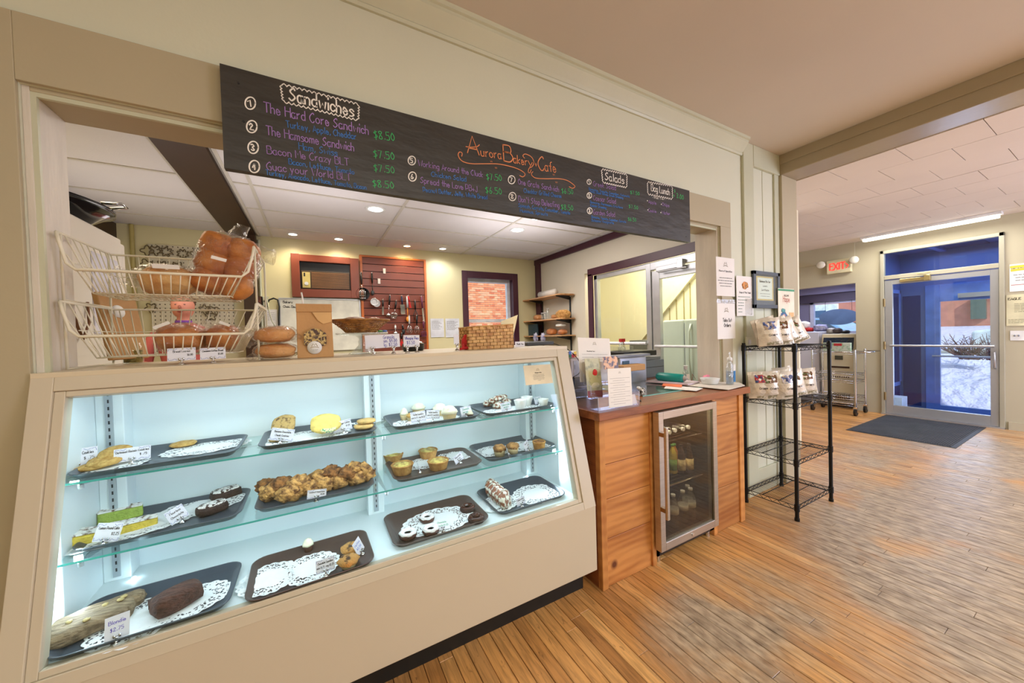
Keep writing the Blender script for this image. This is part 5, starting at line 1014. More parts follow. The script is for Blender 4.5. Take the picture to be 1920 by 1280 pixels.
bagged('bread_loaf', 'pale loaf in clear plastic lying in the upper basket', (-.468, 1.79, ZU+.058), (.085, .075, .056), M_LOAFW, ZU, (0, .072, .016, stand_frame(-.452, 1.708, ZU+.098, .05, -.5)), [((-.55, 1.79, ZU+.05), (-.60, 1.75, ZU+.075), .02, .03)], 3)
bagged('bread_loaf', 'tall bag of brown rolls standing in the upper basket', (-.292, 1.79, ZU+.125), (.10, .08, .125), M_LOAF, ZU, (0, .046, .012, stand_frame(-.30, 1.693, ZU+.135, 0, 0, .25)), [((-.27, 1.79, ZU+.23), (-.23, 1.78, ZU+.29), .03, .02), ((-.225, 1.78, ZU+.215), (-.135, 1.76, ZU+.165), .015, .034)], 5, 2.4, bumps=6, M=Matrix.Rotation(.22, 4, 'Y'))
bagged('bread_loaf', 'brown loaf in clear plastic at the left of the lower basket', (-.44, 1.82, ZL+.058), (.075, .09, .056), M_LOAF, ZL, (0, .05, .011, stand_frame(-.475, 1.72, ZL+.105, 0, -.4, -.45)), [((-.385, 1.82, ZL+.085), (-.36, 1.8, ZL+.115), .02, .02)], 7, grp='brown loaves in the lower basket')
bagged('bread_loaf', 'brown loaf in clear plastic at the right of the lower basket', (-.318, 1.82, ZL+.056), (.055, .09, .054), M_LOAF, ZL, (0, .034, .010, stand_frame(-.296, 1.72, ZL+.108, 0, -.4, .5)), [((-.26, 1.82, ZL+.08), (-.2, 1.80, ZL+.09), .02, .025)], 9, grp='brown loaves in the lower basket')
bagged('pita_pack', 'upper of two wrapped pita packs right of the wire baskets', (-.137, 1.72, CTZ+.100), (.075, .08, .034), M_PITA, CTZ+.07, None, [((-.20, 1.72, CTZ+.09), (-.235, 1.70, CTZ+.075), .02, .03), ((-.075, 1.7, CTZ+.085), (-.045, 1.69, CTZ+.09), .02, .006)], 11, 2.4, grp='wrapped pita packs', M=Matrix.Rotation(-.05, 4, 'Y'))
bagged('pita_pack', 'lower of two wrapped pita packs right of the wire baskets', (-.135, 1.73, CTZ+.034), (.074, .08, .032), M_PITA, CTZ, None, [((-.20, 1.70, CTZ+.02), (-.225, 1.67, CTZ+.01), .014, .01)], 12, 2.6, grp='wrapped pita packs')
# price cards hooked below the lower basket
for px, py, w, h, l, tx in ((341, 683, .052, .034, 'white floral card clipped before the left brown loaf', [('Bread Loaves', .6), ('$6.00', .2)]), (400, 680, .050, .032, 'white floral card clipped before the right brown loaf', [('Cinnamon Coffee Bread', .82), ('$5.00', .2)])):
    name_card(px, py, CTZ, w*1.15, h*1.1, -.03, .05, tx, l, lift=.020)
# leaning kraft bag left of the baskets
kb = thing('kraft_bag', 'flat brown paper bag with oval sticker leaning at the left jamb', 'bag', (-.68, 1.97, CTZ)); M_KRAFT = mat('kraft_paper', (196, 150, 98), .8, nscale=6, namt=.06, bump=.15)
Mq = frame((-.69, 2.04, 1.46), (.42, .9, 0), z=(.9, -.42, .18)); mb = MB(); mb.obox(Mq, .15, .27, .02); mb.build('bag_body', M_KRAFT, kb, bevel=.003)
mb = MB(); mb.lathe((0, 0, 0), [(.026, .0205), (.026, .0212), (.0005, .0214)], 20, M=Matrix.Identity(4)); mb.v = [tuple(Mq @ Vector(v)+(Mq.to_3x3() @ Vector((-.01, .06, 0)))) for v in mb.v]; mb.build('sticker', PAPER, kb)
jr = thing('herb_jar', 'glass jar of dried noodles behind the lower wire basket', 'jar', (-.66, 2.06, CTZ)); MB().lathe((-.66, 2.06, CTZ), [(.03, 0), (.032, .01), (.032, .07), (.026, .078), (.026, .085)], 18).build('glass', GLASS, jr); MB().lathe((-.66, 2.06, CTZ+.003), [(.028, 0), (.028, .05), (.001, .055)], 16).build('contents', mat('dried_noodles', (190, 160, 80), .8, nscale=60, col2=(90, 80, 40), bump=.6), jr)
# granola bag with window
gb = thing('granola_bag', 'upright kraft paper bag of granola with window and round sticker', 'bag', (.008, 1.74, CTZ))
x0, x1, zt = -.062, .072, CTZ+.225; mb = MB(); yf = 1.70; D = .07
F = [(x0, yf, CTZ), (x1, yf, CTZ), (x1-.002, yf+.012, zt-.03), (x0+.002, yf+.012, zt-.03)]; Bk = [(x0, yf+D, CTZ), (x1, yf+D, CTZ), (x1-.002, yf+.04, zt-.03), (x0+.002, yf+.04, zt-.03)]
mb.add(F+Bk, [(0, 1, 2, 3), (5, 4, 7, 6), (1, 5, 6, 2), (4, 0, 3, 7), (3, 2, 6, 7), (0, 4, 5, 1)]); mb.build('bag_body', M_KRAFT, gb, bevel=.002)
MB().box((x0+.001, yf+.006, zt-.034), (x1-.001, yf+.045, zt)).build('folded_top', M_KRAFT, gb, bevel=.002)
MB().prism([(x1-.075, zt-.035), (x1-.004, zt-.035), (x1-.004, zt-.075), (x1-.035, zt-.085), (x1-.055, zt-.07)], 'y', yf+.004, yf+.009).build('flap', mat('kraft_flap', (222, 178, 120), .8, nscale=6), gb)
Mg = stand_frame((x0+x1)/2, yf, CTZ, 0, -.062); 
pts = [(-.041, .055), (-.041, .10)]+[(-.041+.082*i/8, .10+.022*math.sin(PI*i/8)) for i in range(1, 8)]+[(.041, .10), (.041, .055), (.02, .045), (-.02, .045)]
mb = MB(); mb.prism(pts, 'z', 0.0005, .0016); mb.v = [tuple(Mg @ Vector(v)) for v in mb.v]; mb.build('window', mat('granola_mix', (206, 176, 110), .35, nscale=90, col2=(70, 44, 40), thresh=(.42, .56), bump=.6, bscale=120, coat=.4), gb)
mb = MB(); mb.lathe((0, 0, 0), [(.027, .0018), (.027, .0026), (.0005, .0027)], 24); mb.v = [tuple(Mg @ (Vector(v)+Vector((-.004, .042, 0)))) for v in mb.v]; st = mb.build('sticker', PAPER, gb)
logo(st, Mg @ Matrix.Translation((0, 0, .0024)), -.004, .046, .015); scribble(st, Mg @ Matrix.Translation((0, 0, .003)), [(-.016, .008, .034), (-.014, .006, .029)], .0009)
MB().tube([(-.035, 1.75, zt-.02), (-.037, 1.752, zt+.03), (-.040, 1.756, zt+.052)], .0035, 6).build('clip_stick', PAPER, gb)
# glass cake stand with wicker basket
cs = thing('cake_stand', 'clear pressed-glass cake stand holding the wicker bowl', 'cake stand', (.205, 1.86, CTZ))
MB().lathe((.205, 1.86, CTZ), [(.062, 0), (.060, .006), (.035, .022), (.016, .045), (.018, .06), (.014, .075), (.03, .088), (.115, .094), (.118, .102), (.112, .102), (.1, .098), (.001, .098)], 36, wob=lambda a, q: .05*math.cos(a*12)*(q < .09)).build('glass', glassmat('pressed_glass', (236, 242, 242), base=.12, bump=.5, bscale=60, rough=.04), cs)
def weave(cx, cy, z0, prof, rows, label, name, m, ax=1.0, ay=1.0, rz=0, square=False, thick=.003, n=64, wob=.018, cat='basket'):
    t = thing(name, label, cat, (cx, cy, z0)); M = T((cx, cy, z0), rz); mb = MB()
    for k in range(rows):
        f = k/(rows-1); i = min(int(f*(len(prof)-1)), len(prof)-2); g = f*(len(prof)-1)-i; r = prof[i][0]*(1-g)+prof[i+1][0]*g; z = prof[i][1]*(1-g)+prof[i+1][1]*g; pts = []
        for j in range(n):
            a = 2*PI*j/n; q = 1+wob*math.cos(a*n/4+(PI if k % 2 else 0)); ca, sa = math.cos(a), math.sin(a)
            if square: s = (abs(ca)**5+abs(sa)**5)**(-.2); ca *= s; sa *= s
            pts.append(M @ Vector((r*q*ax*ca, r*q*ay*sa, z+.0015*math.sin(a*2+k))))
        mb.tube(pts, thick, 5, True)
    mb.build('weave', m, t, kind='stuff'); mb = MB(); nn = n//4
    for j in range(nn*2):
        a = 2*PI*(j+.5)/(nn*2); ca, sa = math.cos(a), math.sin(a)
        if square: s = (abs(ca)**5+abs(sa)**5)**(-.2); ca *= s; sa *= s
        mb.tube([M @ Vector((r_*ax*ca, r_*ay*sa, z_)) for r_, z_ in prof], thick*.8, 4)
    mb.build('upright_cane', m, t, kind='stuff'); r_, z_ = prof[-1]; pts = []
    for j in range(n):
        a = 2*PI*j/n; ca, sa = math.cos(a), math.sin(a)
        if square: s = (abs(ca)**5+abs(sa)**5)**(-.2); ca *= s; sa *= s
        pts.append(M @ Vector((r_*ax*ca, r_*ay*sa, z_)))
    MB().tube(pts, thick*1.8, 6, True).build('rim', m, t); MB().lathe((cx, cy, z0), [(prof[0][0]*.98, .001), (prof[0][0]*.98, .004), (.001, .004)], 24, M=Rz(rz) @ Matrix.Diagonal((ax, ay, 1, 1))).build('base', m, t); return t
M_WICK = mat('brown_wicker', (176, 120, 52), .5, nscale=30, col2=(116, 70, 26)); M_WOV = mat('honey_splint', (222, 176, 106), .5, nscale=30, col2=(176, 122, 60))
weave(.20, 1.86, CTZ+.104, [(.066, 0), (.085, .02), (.105, .038), (.125, .052), (.132, .058)], 12, 'flared brown wicker bowl standing on the glass cake stand', 'wicker_bowl', M_WICK, 1.0, .75, 0, thick=.0028, n=72)
c = Vector((.175, 1.86, CTZ+.158)); MB().blob(c, (.055, .045, .022), random.Random(4), .05, 3, 20, 10, p=2.4).build('wrapped_roll', mat('dusty_roll', (226, 210, 186), .6, nscale=26, col2=(150, 110, 90), bump=.3), None, label='pale dusted roll lying in the wicker bowl', cat='bread')
bagged('wrapped_treat', 'small plastic-wrapped treat at the right in the wicker bowl', (.262, 1.86, CTZ+.165), (.028, .03, .013), M_PITA, CTZ+.15, None, None, 14, 2, grp='treats in the wicker bowl')
# woven rectangular basket at the right with paper sheet
wx0, wx1 = P(880, 654, 'y', 1.70)[0], P(963, 650, 'y', 1.70)[0]
def splint_basket():
    cx, cy, z0, w, d, h = (wx0+wx1)/2, 1.77, CTZ, wx1-wx0, .14, .115; t = thing('splint_basket', 'honey-coloured flat-woven basket at the right end of the case top', 'basket', (cx, cy, z0)); mb = MB()
    mb2 = MB(); rows, nx, ny = 7, 12, 8; rh = h/rows
    def per(s, e):
        L = 2*(w+d)*1.0; s = s % 1.0*L
        for (ax, ay, bx, by, l, nx_, ny_) in ((-w/2, -d/2, w/2, -d/2, w, 0, -1), (w/2, -d/2, w/2, d/2, d, 1, 0), (w/2, d/2, -w/2, d/2, w, 0, 1), (-w/2, d/2, -w/2, -d/2, d, -1, 0)):
            if s <= l: f = s/l; return (ax+(bx-ax)*f+nx_*e, ay+(by-ay)*f+ny_*e)
            s -= l
        return (-w/2, -d/2)
    n = 40; tz = lambda x, z: z0+z*(1+.10*(x-(-w/2))/w)
    for k in range(rows):
        for j in range(n):
            e = .004 if (j+k) % 2 else .0; a = per(j/n, e); b = per((j+.98)/n, e); zz0, zz1 = k*rh+.001, (k+1)*rh-.001; i0 = per(j/n, e-.003); i1 = per((j+.98)/n, e-.003)
            mb.add([(cx+a[0], cy+a[1], tz(a[0], zz0)), (cx+b[0], cy+b[1], tz(b[0], zz0)), (cx+b[0], cy+b[1], tz(b[0], zz1)), (cx+a[0], cy+a[1], tz(a[0], zz1)), (cx+i0[0], cy+i0[1], tz(a[0], zz0)), (cx+i1[0], cy+i1[1], tz(b[0], zz0)), (cx+i1[0], cy+i1[1], tz(b[0], zz1)), (cx+i0[0], cy+i0[1], tz(a[0], zz1))], [(0, 1, 2, 3), (4, 7, 6, 5), (0, 4, 5, 1), (3, 2, 6, 7), (0, 3, 7, 4), (1, 5, 6, 2)])
    mb.build('splint', M_WOV, t, kind='stuff')
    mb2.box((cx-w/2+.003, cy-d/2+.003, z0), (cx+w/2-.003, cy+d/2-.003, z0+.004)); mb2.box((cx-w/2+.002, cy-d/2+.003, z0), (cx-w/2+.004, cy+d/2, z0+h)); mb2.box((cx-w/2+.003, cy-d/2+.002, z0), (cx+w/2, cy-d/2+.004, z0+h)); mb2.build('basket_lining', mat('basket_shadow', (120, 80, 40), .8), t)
    r = [(-w/2, -d/2), (w/2, -d/2), (w/2, d/2), (-w/2, d/2)]; MB().tube([(cx+x, cy+y, tz(x, h)) for x, y in r], .005, 6, True).build('rim', M_WOV, t)
    return cx, cy, z0, w, d, h
cx, cy, z0, w, d, h = splint_basket()
mb = MB(); a, b, c = P(940, 602, 'y', 1.80), P(971, 590, 'y', 1.80), P(965, 640, 'y', 1.80); mb.add([(a[0], 1.80, a[2]), (b[0], 1.80, b[2]), (c[0]-.02, 1.80, 1.33), (a[0]-.03, 1.80, 1.33)]+[(a[0], 1.802, a[2]), (b[0], 1.802, b[2]), (c[0]-.02, 1.802, 1.33), (a[0]-.03, 1.802, 1.33)], [(0, 1, 2, 3), (7, 6, 5, 4), (0, 4, 5, 1), (1, 5, 6, 2), (2, 6, 7, 3), (3, 7, 4, 0)]); mb.build('paper_sheet', mat('pale_yellow_paper', (240, 226, 180), .7), None, label='pale yellow paper corner sticking out of the splint basket', cat='paper')
# price signs
def flat_card(label, px0, px1, pyt, pyb, y, lines, ink_, lean=0, roll=0, m=M_CARD, holder=True, cat='sign', name='price_sign', surf=CTZ):
    a, b = P(px0, pyb, 'y', y), P(px1, pyb, 'y', y); tp = P((px0+px1)/2, pyt, 'y', y); w = b[0]-a[0]; zb = (a[2]+b[2])/2; h = tp[2]-zb; cx = (a[0]+b[0])/2; t = thing(name, label, cat, (cx, y, surf)); M = stand_frame(cx, y, zb+h/2, 0, lean, roll)
    cd_ = sheet_on(t, 'card', M, w, h, m, .0008)
    for i, (tx, ww, yy, hh, ox) in enumerate(lines): loc_write(cd_, M, tx, ox*w, yy*h, w*ww, h*hh, .0016, ink_)
    if holder:
        for s in ((0,) if w < .07 else (-w*.3, w*.3)):
            mb = MB(); mb.lathe((cx+s, y-.006, surf), [(.012, 0), (.011, .003), (.005, .008), (.004, .016), (.007, .022), (.003, .028)], 12); [mb.blob((cx+s+q, y-.008, surf+.03), (.005, .004, .006), random.Random(1), 0, 1, 8, 5) for q in (-.006, .006)]; mb.build('holder', M_CHROME, t)
    return t
IB = ink((62, 60, 170))
flat_card('wide white sign with blue granola prices before the cake stand', 685, 750, 627, 652, 1.72, [('Granola', .32, .17, .26, .18), ('sm. $4.00', .40, -.10, .24, .22), ('lg. $7.50', .40, -.40, .24, .22)], IB, roll=-.03)
flat_card('white sign with blue whoopie pie price right of the granola sign', 757, 787, 628, 650, 1.71, [('Whoopie Pies', .86, .12, .26, 0), ('$3.50', .5, -.26, .28, -.05)], IB, roll=.01)
flat_card('tiny blank white card in a chrome clip left of the red cloth', 851, 861, 627, 645, 1.72, [], IB)
flat_card('white card lying upright right of the splint basket', 966, 984, 640, 650, 1.80, [('Thank You', .7, -.1, .3, 0)], BLK, holder=False)
# red cloth animal, tray and kettle behind
c = Vector((.69, 1.74, CTZ)); t = thing('red_felt_figure', 'small red felt animal slumped against the splint basket', 'ornament', tuple(c)); M_RED = mat('red_felt', (196, 36, 34), .8, nscale=30, bump=.3)
MB().blob(c+Vector((0, 0, .035)), (.02, .018, .036), random.Random(2), .06, 2, p=2.4).build('body', M_RED, t)
MB().blob(c+Vector((.0, -.004, .068)), (.012, .012, .012), random.Random(2), .06, 2).build('head', M_RED, t)
for s, l in ((-1, .05), (1, .03)): MB().tube([c+Vector((-.01, -.01, .03)), c+Vector((-.03*s if s < 0 else -.025, -.025, .014)), c+Vector((-.045+.02*(s > 0), -.035, .006))], [.007, .006, .006], 8).build('limb', M_RED, t)
tb = P(985, 651, 'y', 1.86); tb1 = P(1037, 650, 'y', 1.86)
t = thing('card_terminal', 'flat dark grey keypad terminal on the right end of the case top', 'card terminal', (.5*(tb[0]+tb1[0]), 1.9, CTZ)); MB().box((tb[0], 1.84, CTZ), (tb1[0]-.005, 1.98, CTZ+.022)).build('body', mat('dark_grey_plastic', (58, 58, 58), .4), t, bevel=.004); MB().box((tb[0]+.02, 1.86, CTZ+.022), (tb1[0]-.03, 1.95, CTZ+.024)).build('screen', M_BLK, t)
p = [(tb1[0]-.01, 1.88, CTZ+.012), (1.30, 1.86, CTZ+.018), (1.40, 1.80, CTZ-.03), (1.455, 1.752, CTZ-.11), (1.45, 1.748, CTZ-.18), (1.40, 1.748, CTZ-.205), (1.46, 1.748, CTZ-.21), (1.55, 1.748, CTZ-.212)]
st = p; P3 = [Vector(q) for q in p]; pts = []
for i in range(len(P3)-1):
    a, b, c, d = P3[max(i-1, 0)], P3[i], P3[i+1], P3[min(i+2, len(P3)-1)]
    for k in range(6): u = k/6; pts.append(.5*((2*b)+(c-a)*u+(2*a-5*b+4*c-d)*u*u+(3*b-a-3*c+d)*u**3))
MB().tube(pts, .0028, 6).build('cable', M_BLK, None, label='black cable looping off the keypad terminal down to the counter', cat='cable')
t = thing('slow_cooker', 'small steel slow cooker behind the whoopie pie sign', 'slow cooker', (.47, 1.95, CTZ)); MB().lathe((.47, 1.95, CTZ), [(.05, 0), (.058, .01), (.058, .035), (.06, .037)], 24).build('body', M_BLK, t); MB().lathe((.47, 1.95, CTZ+.037), [(.058, 0), (.045, .012), (.001, .018)], 24).build('lid', M_CHROME, t); MB().lathe((.47, 1.95, CTZ+.054), [(.006, 0), (.01, .006), (.001, .012)], 12).build('knob', M_BLK, t)
pt = P(705, 622, 'y', 2.05); MB().box((pt[0]-.07, 1.98, pt[2]-.012), (pt[0]+.05, 2.1, pt[2]-.002)).build('tray_rack', mat('steel_rack_top', (190, 190, 190), .3, .7), None, label='grey steel shelf edge behind the glass cake stand', cat='shelf')
for i, (dx, col) in enumerate(((-.03, (40, 90, 60)), (-.01, (200, 190, 50)), (.018, (90, 180, 60)), (.04, (60, 110, 200)))): MB().blob((pt[0]+dx, 2.02, pt[2]+.003), (.014, .012, .005), random.Random(i), .1, 2, 10, 6).build('sweet', mat('sweet_%d' % i, col, .4), None, label='%s wrapped sweet on the steel shelf behind the cake stand' % ['dark green', 'yellow', 'bright green', 'blue'][i], cat='sweet', group='coloured sweets on the steel shelf')
# ============================================================ ON THE COUNTER
def span(pxa, pxb, pyt, pyb, y):
    a, b, t = P(pxa, pyb, 'y', y), P(pxb, pyb, 'y', y), P((pxa+pxb)/2, pyt, 'y', y); return a[0], b[0], (a[2]+b[2])/2, t[2]
# acrylic brochure holder
h0, h1 = P(1122, 771, 'z', CT), P(1195, 757, 'z', CT); hx0, hx1 = h0[0], h1[0]; hy = h0[1]
ah = thing('brochure_holder', 'clear acrylic three-tier brochure holder at the left end of the counter', 'brochure holder', ((hx0+hx1)/2, hy+.1, CT))
for i, (yo, zo, hh) in enumerate(((0, 0, .10), (.055, .055, .15), (.115, .11, .20))):
    mb = MB(); mb.box((hx0, hy+yo, CT+zo), (hx1, hy+yo+.0025, CT+zo+.075)); mb.box((hx0, hy+yo, CT+zo), (hx1, hy+yo+.055, CT+zo+.0025)); mb.build('pocket', ACRYL, ah)
mb = MB()
for x in (hx0, hx1): mb.prism([(hy, CT), (hy, CT+.075), (hy+.055, CT+.13), (hy+.11, CT+.19), (hy+.19, CT+.26), (hy+.19, CT)], 'x', x-.001, x+.001)
mb.box((hx0, hy+.188, CT), (hx1, hy+.19, CT+.26)); mb.build('side_wall', ACRYL, ah)
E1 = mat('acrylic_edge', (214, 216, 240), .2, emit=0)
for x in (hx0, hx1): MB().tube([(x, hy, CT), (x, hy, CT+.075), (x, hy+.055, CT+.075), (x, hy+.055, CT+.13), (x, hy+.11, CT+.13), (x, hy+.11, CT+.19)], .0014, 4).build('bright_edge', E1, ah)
def leaf(label, px0, px1, pyt, pyb, y, lean=.18, m=PAPER, name='menu_sheet', cat='menu', rz=0, roll=0, grp='sheets in the acrylic holder'):
    x0, x1, z0, z1 = span(px0, px1, pyt, pyb, y); cx = (x0+x1)/2; w, h = x1-x0, z1-z0; t = thing(name, label, cat, (cx, y, z0), grp); M = stand_frame(cx, y+math.sin(lean)*h/2, (z0+z1)/2, rz, lean, roll); sheet_on(t, 'sheet', M, w, h, m, .001); return t, M, w, h
t, M, w, h = leaf('tall white menu sheet standing in the back pocket of the holder', 1090, 1150, 633, 715, hy+.135, .12, roll=.06); logo(t, M, 0, h*.36, .014, (140, 130, 110)); loc_write(t, M, 'Breakfast Menu', -.03, h*.18, .06, .006, .0012, BLK); scribble(t, M @ Matrix.Translation((0, 0, .0006)), [(-w*.4, w*.4, h*.12), (-w*.4, -w*.05, h*.05), (w*.08, w*.4, h*.05), (-w*.4, -w*.1, 0), (w*.08, w*.35, 0), (-w*.4, -w*.05, -h*.06), (w*.08, w*.4, -h*.06)], .0011)
t, M, w, h = leaf('tall green and red garden brochure in the left of the holder', 1104, 1132, 672, 745, hy+.07, .15, mat('green_brochure', (92, 96, 64), .4, nscale=20, col2=(190, 186, 140), thresh=(.5, .7)), 'brochure', 'brochure', roll=.05)
mb = MB(); mb.obox(M @ Matrix.Translation((0, -h*.41, 0)), w*.98, h*.17, .0006); mb.build('red_band', mat('brochure_red', (160, 60, 52), .4), t); mb = MB(); mb.blob(M @ Vector((w*.1, h*.1, 0)), (w*.16, .0015, h*.12), random.Random(3), .1, 2, 12, 8); mb.build('red_picture', mat('brochure_scarlet', (206, 40, 36), .4), t)
MB().blob(M @ Vector((w*.05, -h*.22, 0)), (w*.3, .0012, h*.10), random.Random(3), .1, 2, 12, 8).build('pale_picture', mat('brochure_cream', (216, 210, 180), .5), t)
t, M, w, h = leaf('dark photo card of orange and cream shapes behind the front menu', 1133, 1160, 668, 691, hy+.075, .15, mat('photo_card', (70, 34, 34), .35, nscale=34, col2=(228, 170, 110), thresh=(.45, .52)), 'photo_card', 'card')
t, M, w, h = leaf('long white menu leaflet curling over the front pocket', 1143, 1187, 690, 762, hy-.004, .06, roll=.03); logo(t, M, 0, h*.38, .009, (140, 130, 110)); scribble(t, M @ Matrix.Translation((0, 0, .0006)), [(-w*.42, w*.42, h*(.24-.06*i)) if i % 2 == 0 else (-w*.3, w*.2, h*(.24-.06*i)) for i in range(12)], .0010)
t, M, w, h = leaf('white folded leaflet peeking out at the right of the holder', 1180, 1196, 740, 762, hy+.02, .3)
# till equipment behind
M_GR = mat('mid_grey_plastic', (136, 140, 150), .4, nscale=6); M_LG = mat('light_grey_plastic', (202, 202, 204), .4, nscale=6); M_BG = mat('blue_grey_steel', (120, 128, 150), .4, .3, nscale=3, namt=.06)
def boxthing(name, label, cat, x, y, z, m, bevel=.004, grp=None, part='body'):
    t = thing(name, label, cat, ((x[0]+x[1])/2, (y[0]+y[1])/2, z[0]), grp); MB().box((x[0], y[0], z[0]), (x[1], y[1], z[1])).build(part, m, t, bevel=bevel); return t
t = boxthing('black_cash_box', 'black box under the white printer behind the brochure holder', 'box', (1.36, 1.60), (1.76, 1.98), (CT, CT+.135), M_BLK)
MB().box((1.36, 1.756, CT+.06), (1.60, 1.76, CT+.064)).build('drawer_line', M_GR, t)
t = boxthing('receipt_printer', 'white receipt printer on the black box beside the case', 'printer', (1.40, 1.56), (1.77, 1.93), (CT+.137, CT+.26), mat('white_printer', (216, 208, 204), .4), .01); MB().box((1.42, 1.766, CT+.15), (1.50, 1.772, CT+.245)).build('paper_door', M_LG, t, bevel=.003); MB().box((1.425, 1.764, CT+.19), (1.432, 1.768, CT+.22)).build('switch', M_GR, t)
t = boxthing('sticker_box', 'tiny box with green, blue, red and yellow stickers on the printer', 'box', (1.395, 1.455), (1.78, 1.84), (CT+.262, CT+.305), PAPER, .002)
for i, (dx, dz, col) in enumerate(((0, 0, (30, 110, 70)), (.02, .0, (200, 30, 60)), (.04, 0, (230, 120, 40)), (.0, .02, (70, 110, 200)), (.04, .018, (240, 200, 60)))): MB().box((1.396+dx, 1.778, CT+.264+dz), (1.416+dx, 1.7795, CT+.284+dz)).build('sticker', mat('sticker_%d' % i, col, .5), t)
x0, x1, z0, z1 = span(1196, 1246, 672, 715, 2.18); t = boxthing('cash_drawer', 'large blue-grey steel cash drawer at the back of the counter', 'cash drawer', (x0, x1), (2.18, 2.40), (CT, z1-.015), M_BG, .004)
MB().box((x0+.01, 2.177, CT+.09), (x1-.01, 2.18, CT+.094)).build('drawer_gap', M_BLK, t); MB().box((x0-.04, 2.2, z1-.015), (x1-.02, 2.40, z1+.015)).build('lid', M_GR, t, bevel=.005)
x0, x1, z0, z1 = span(1150, 1200, 664, 690, 2.1); t = boxthing('label_scale', 'silver scale with black platform behind the brochure holder', 'scale', (x0, x1), (2.03, 2.14), (CT, z1-.02), mat('silver_plastic', (168, 174, 186), .3, .5), .01)
MB().box((x0-.02, 2.03, z1-.02), (x1+.05, 2.14, z1+.0)).build('platform', M_GR, t, bevel=.006); MB().box((x0+.03, 2.024, z1-.075), (x0+.10, 2.03, z1-.045)).build('display', mat('scale_display', (60, 90, 110), .2), t)
x0, x1, z0, z1 = span(1158, 1200, 646, 660, 2.25); t = boxthing('meat_tray', 'dark plastic machine top with clear cover below the white rail', 'machine', (x0-.03, x1+.1), (2.15, 2.4), (z1-.10, z1-.055), M_BLK, .006); MB().box((x0, 2.2, z1-.055), (x0+.14, 2.34, z1-.01)).build('clear_cover', ACRYL, t)
MB().box((x0, 2.2, CT), (x0+.06, 2.3, z1-.10)).build('pedestal', M_BLK, t)
x0, x1, z0, z1 = span(1160, 1201, 683, 692, 1.98); t = boxthing('paper_bag_stack', 'stack of flat tan paper bags jutting out over the counter', 'paper bags', (x0, x1), (1.93, 2.015), (z0-.01, z1), M_KRAFT, .006); MB().box((x0, 1.95, CT), (x0+.08, 2.01, z0-.01)).build('support_bin', M_LG, t)
t = thing('spray_bottle', 'clear spray bottle with red trigger in front of the sidelight', 'bottle', tuple(P(1168, 652, 'y', 2.38))); q = P(1166, 650, 'y', 2.38)
q = (q[0], 2.38, q[2]-.06); MB().lathe(q, [(.03, 0), (.034, .01), (.034, .05), (.02, .09), (.013, .105)], 16).build('bottle_body', M_PET, t); MB().box((q[0]-.02, 2.365, q[2]+.105), (q[0]+.03, 2.395, q[2]+.135)).tube([(q[0]+.02, 2.38, q[2]+.105), (q[0]+.03, 2.38, q[2]+.08)], .005, 6).build('trigger', M_RED, t)
MB().cyl((q[0], 2.38, CT), (q[0], 2.38, q[2]), .03, 12).build('tin_stand', M_LG, None, label='plain grey tin under the red-trigger spray bottle', cat='tin')
# glass pane and small items
A, B, C_, D_ = [P(*k, 'z', CT+.006) for k in ((1205, 742), (1318, 725), (1262, 716), (1197, 720))]
MB().prism([(A[0], A[1]), (min(B[0], 2.68), B[1]), (min(B[0], 2.66), 2.12), (A[0], 2.12)], 'z', CT+.001, CT+.007).build('glass_sheet', SHELFGLASS, None, label='clear green-edged glass sheet lying on the counter top', cat='glass sheet')
MB().prism([(A[0], A[1]-.002), (min(B[0], 2.68), B[1]-.002), (min(B[0], 2.68), B[1]), (A[0], A[1])], 'z', CT+.001, CT+.007).build('green_strip', mat('glass_pale_edge', (130, 190, 176), .2), None, label='pale green front edge strip of the glass sheet', cat='glass edge')
def lay(name, label, cat, corners, z, m, th=.003, grp=None):
    q = [P(*k, 'z', z) for k in corners]; return MB().prism([(v[0], v[1]) for v in q], 'z', z, z+th).build(name, m, None, label=label, cat=cat, group=grp)
lay('orange_card', 'bright orange paper on the counter before the notebook', 'paper', ((1241, 723), (1278, 726), (1280, 719), (1245, 717)), CT+.010, mat('orange_paper', (245, 130, 84), .7))
lay('white_envelope', 'white envelope under the orange paper', 'envelope', ((1245, 728), (1305, 733), (1318, 728), (1250, 722)), CT+.0075, PAPER, .002)
lay('newspaper', 'folded pale newspaper at the right end of the counter', 'newspaper', ((1280, 722), (1365, 731), (1397, 723), (1385, 717), (1300, 716)), CT+.0075, mat('newsprint', (224, 216, 204), .8, nscale=20, namt=.06), .003)
lay('notebook', 'closed notebook with pale pages under the teal pouch', 'notebook', ((1210, 716), (1290, 722), (1312, 717), (1245, 709)), CT+.0125, mat('notebook_cover', (214, 196, 206), .6, nscale=10), .009)
q = P(1260, 712, 'z', CT+.025); q1 = P(1232, 707, 'z', CT+.045); q2 = P(1283, 711, 'z', CT+.045)
t = thing('teal_pouch', 'rounded teal zip pouch lying on the notebook', 'pouch', tuple(q)); q1 = Vector((q1[0], q1[1], CT+.052)); q2 = Vector((q2[0], q2[1]+.0, CT+.052)); M_TEAL = mat('teal_vinyl', (10, 140, 132), .35, nscale=8, namt=.08)
MB().tube([q1, q1.lerp(q2, .08), q1.lerp(q2, .5), q1.lerp(q2, .94), q2], [.024, .033, .035, .032, .022], 18).build('body', M_TEAL, t); MB().tube([q2, q2+(q2-q1)*.12], [.024, .004], 14).build('grey_end', mat('grey_zip_end', (176, 170, 164), .6), t)
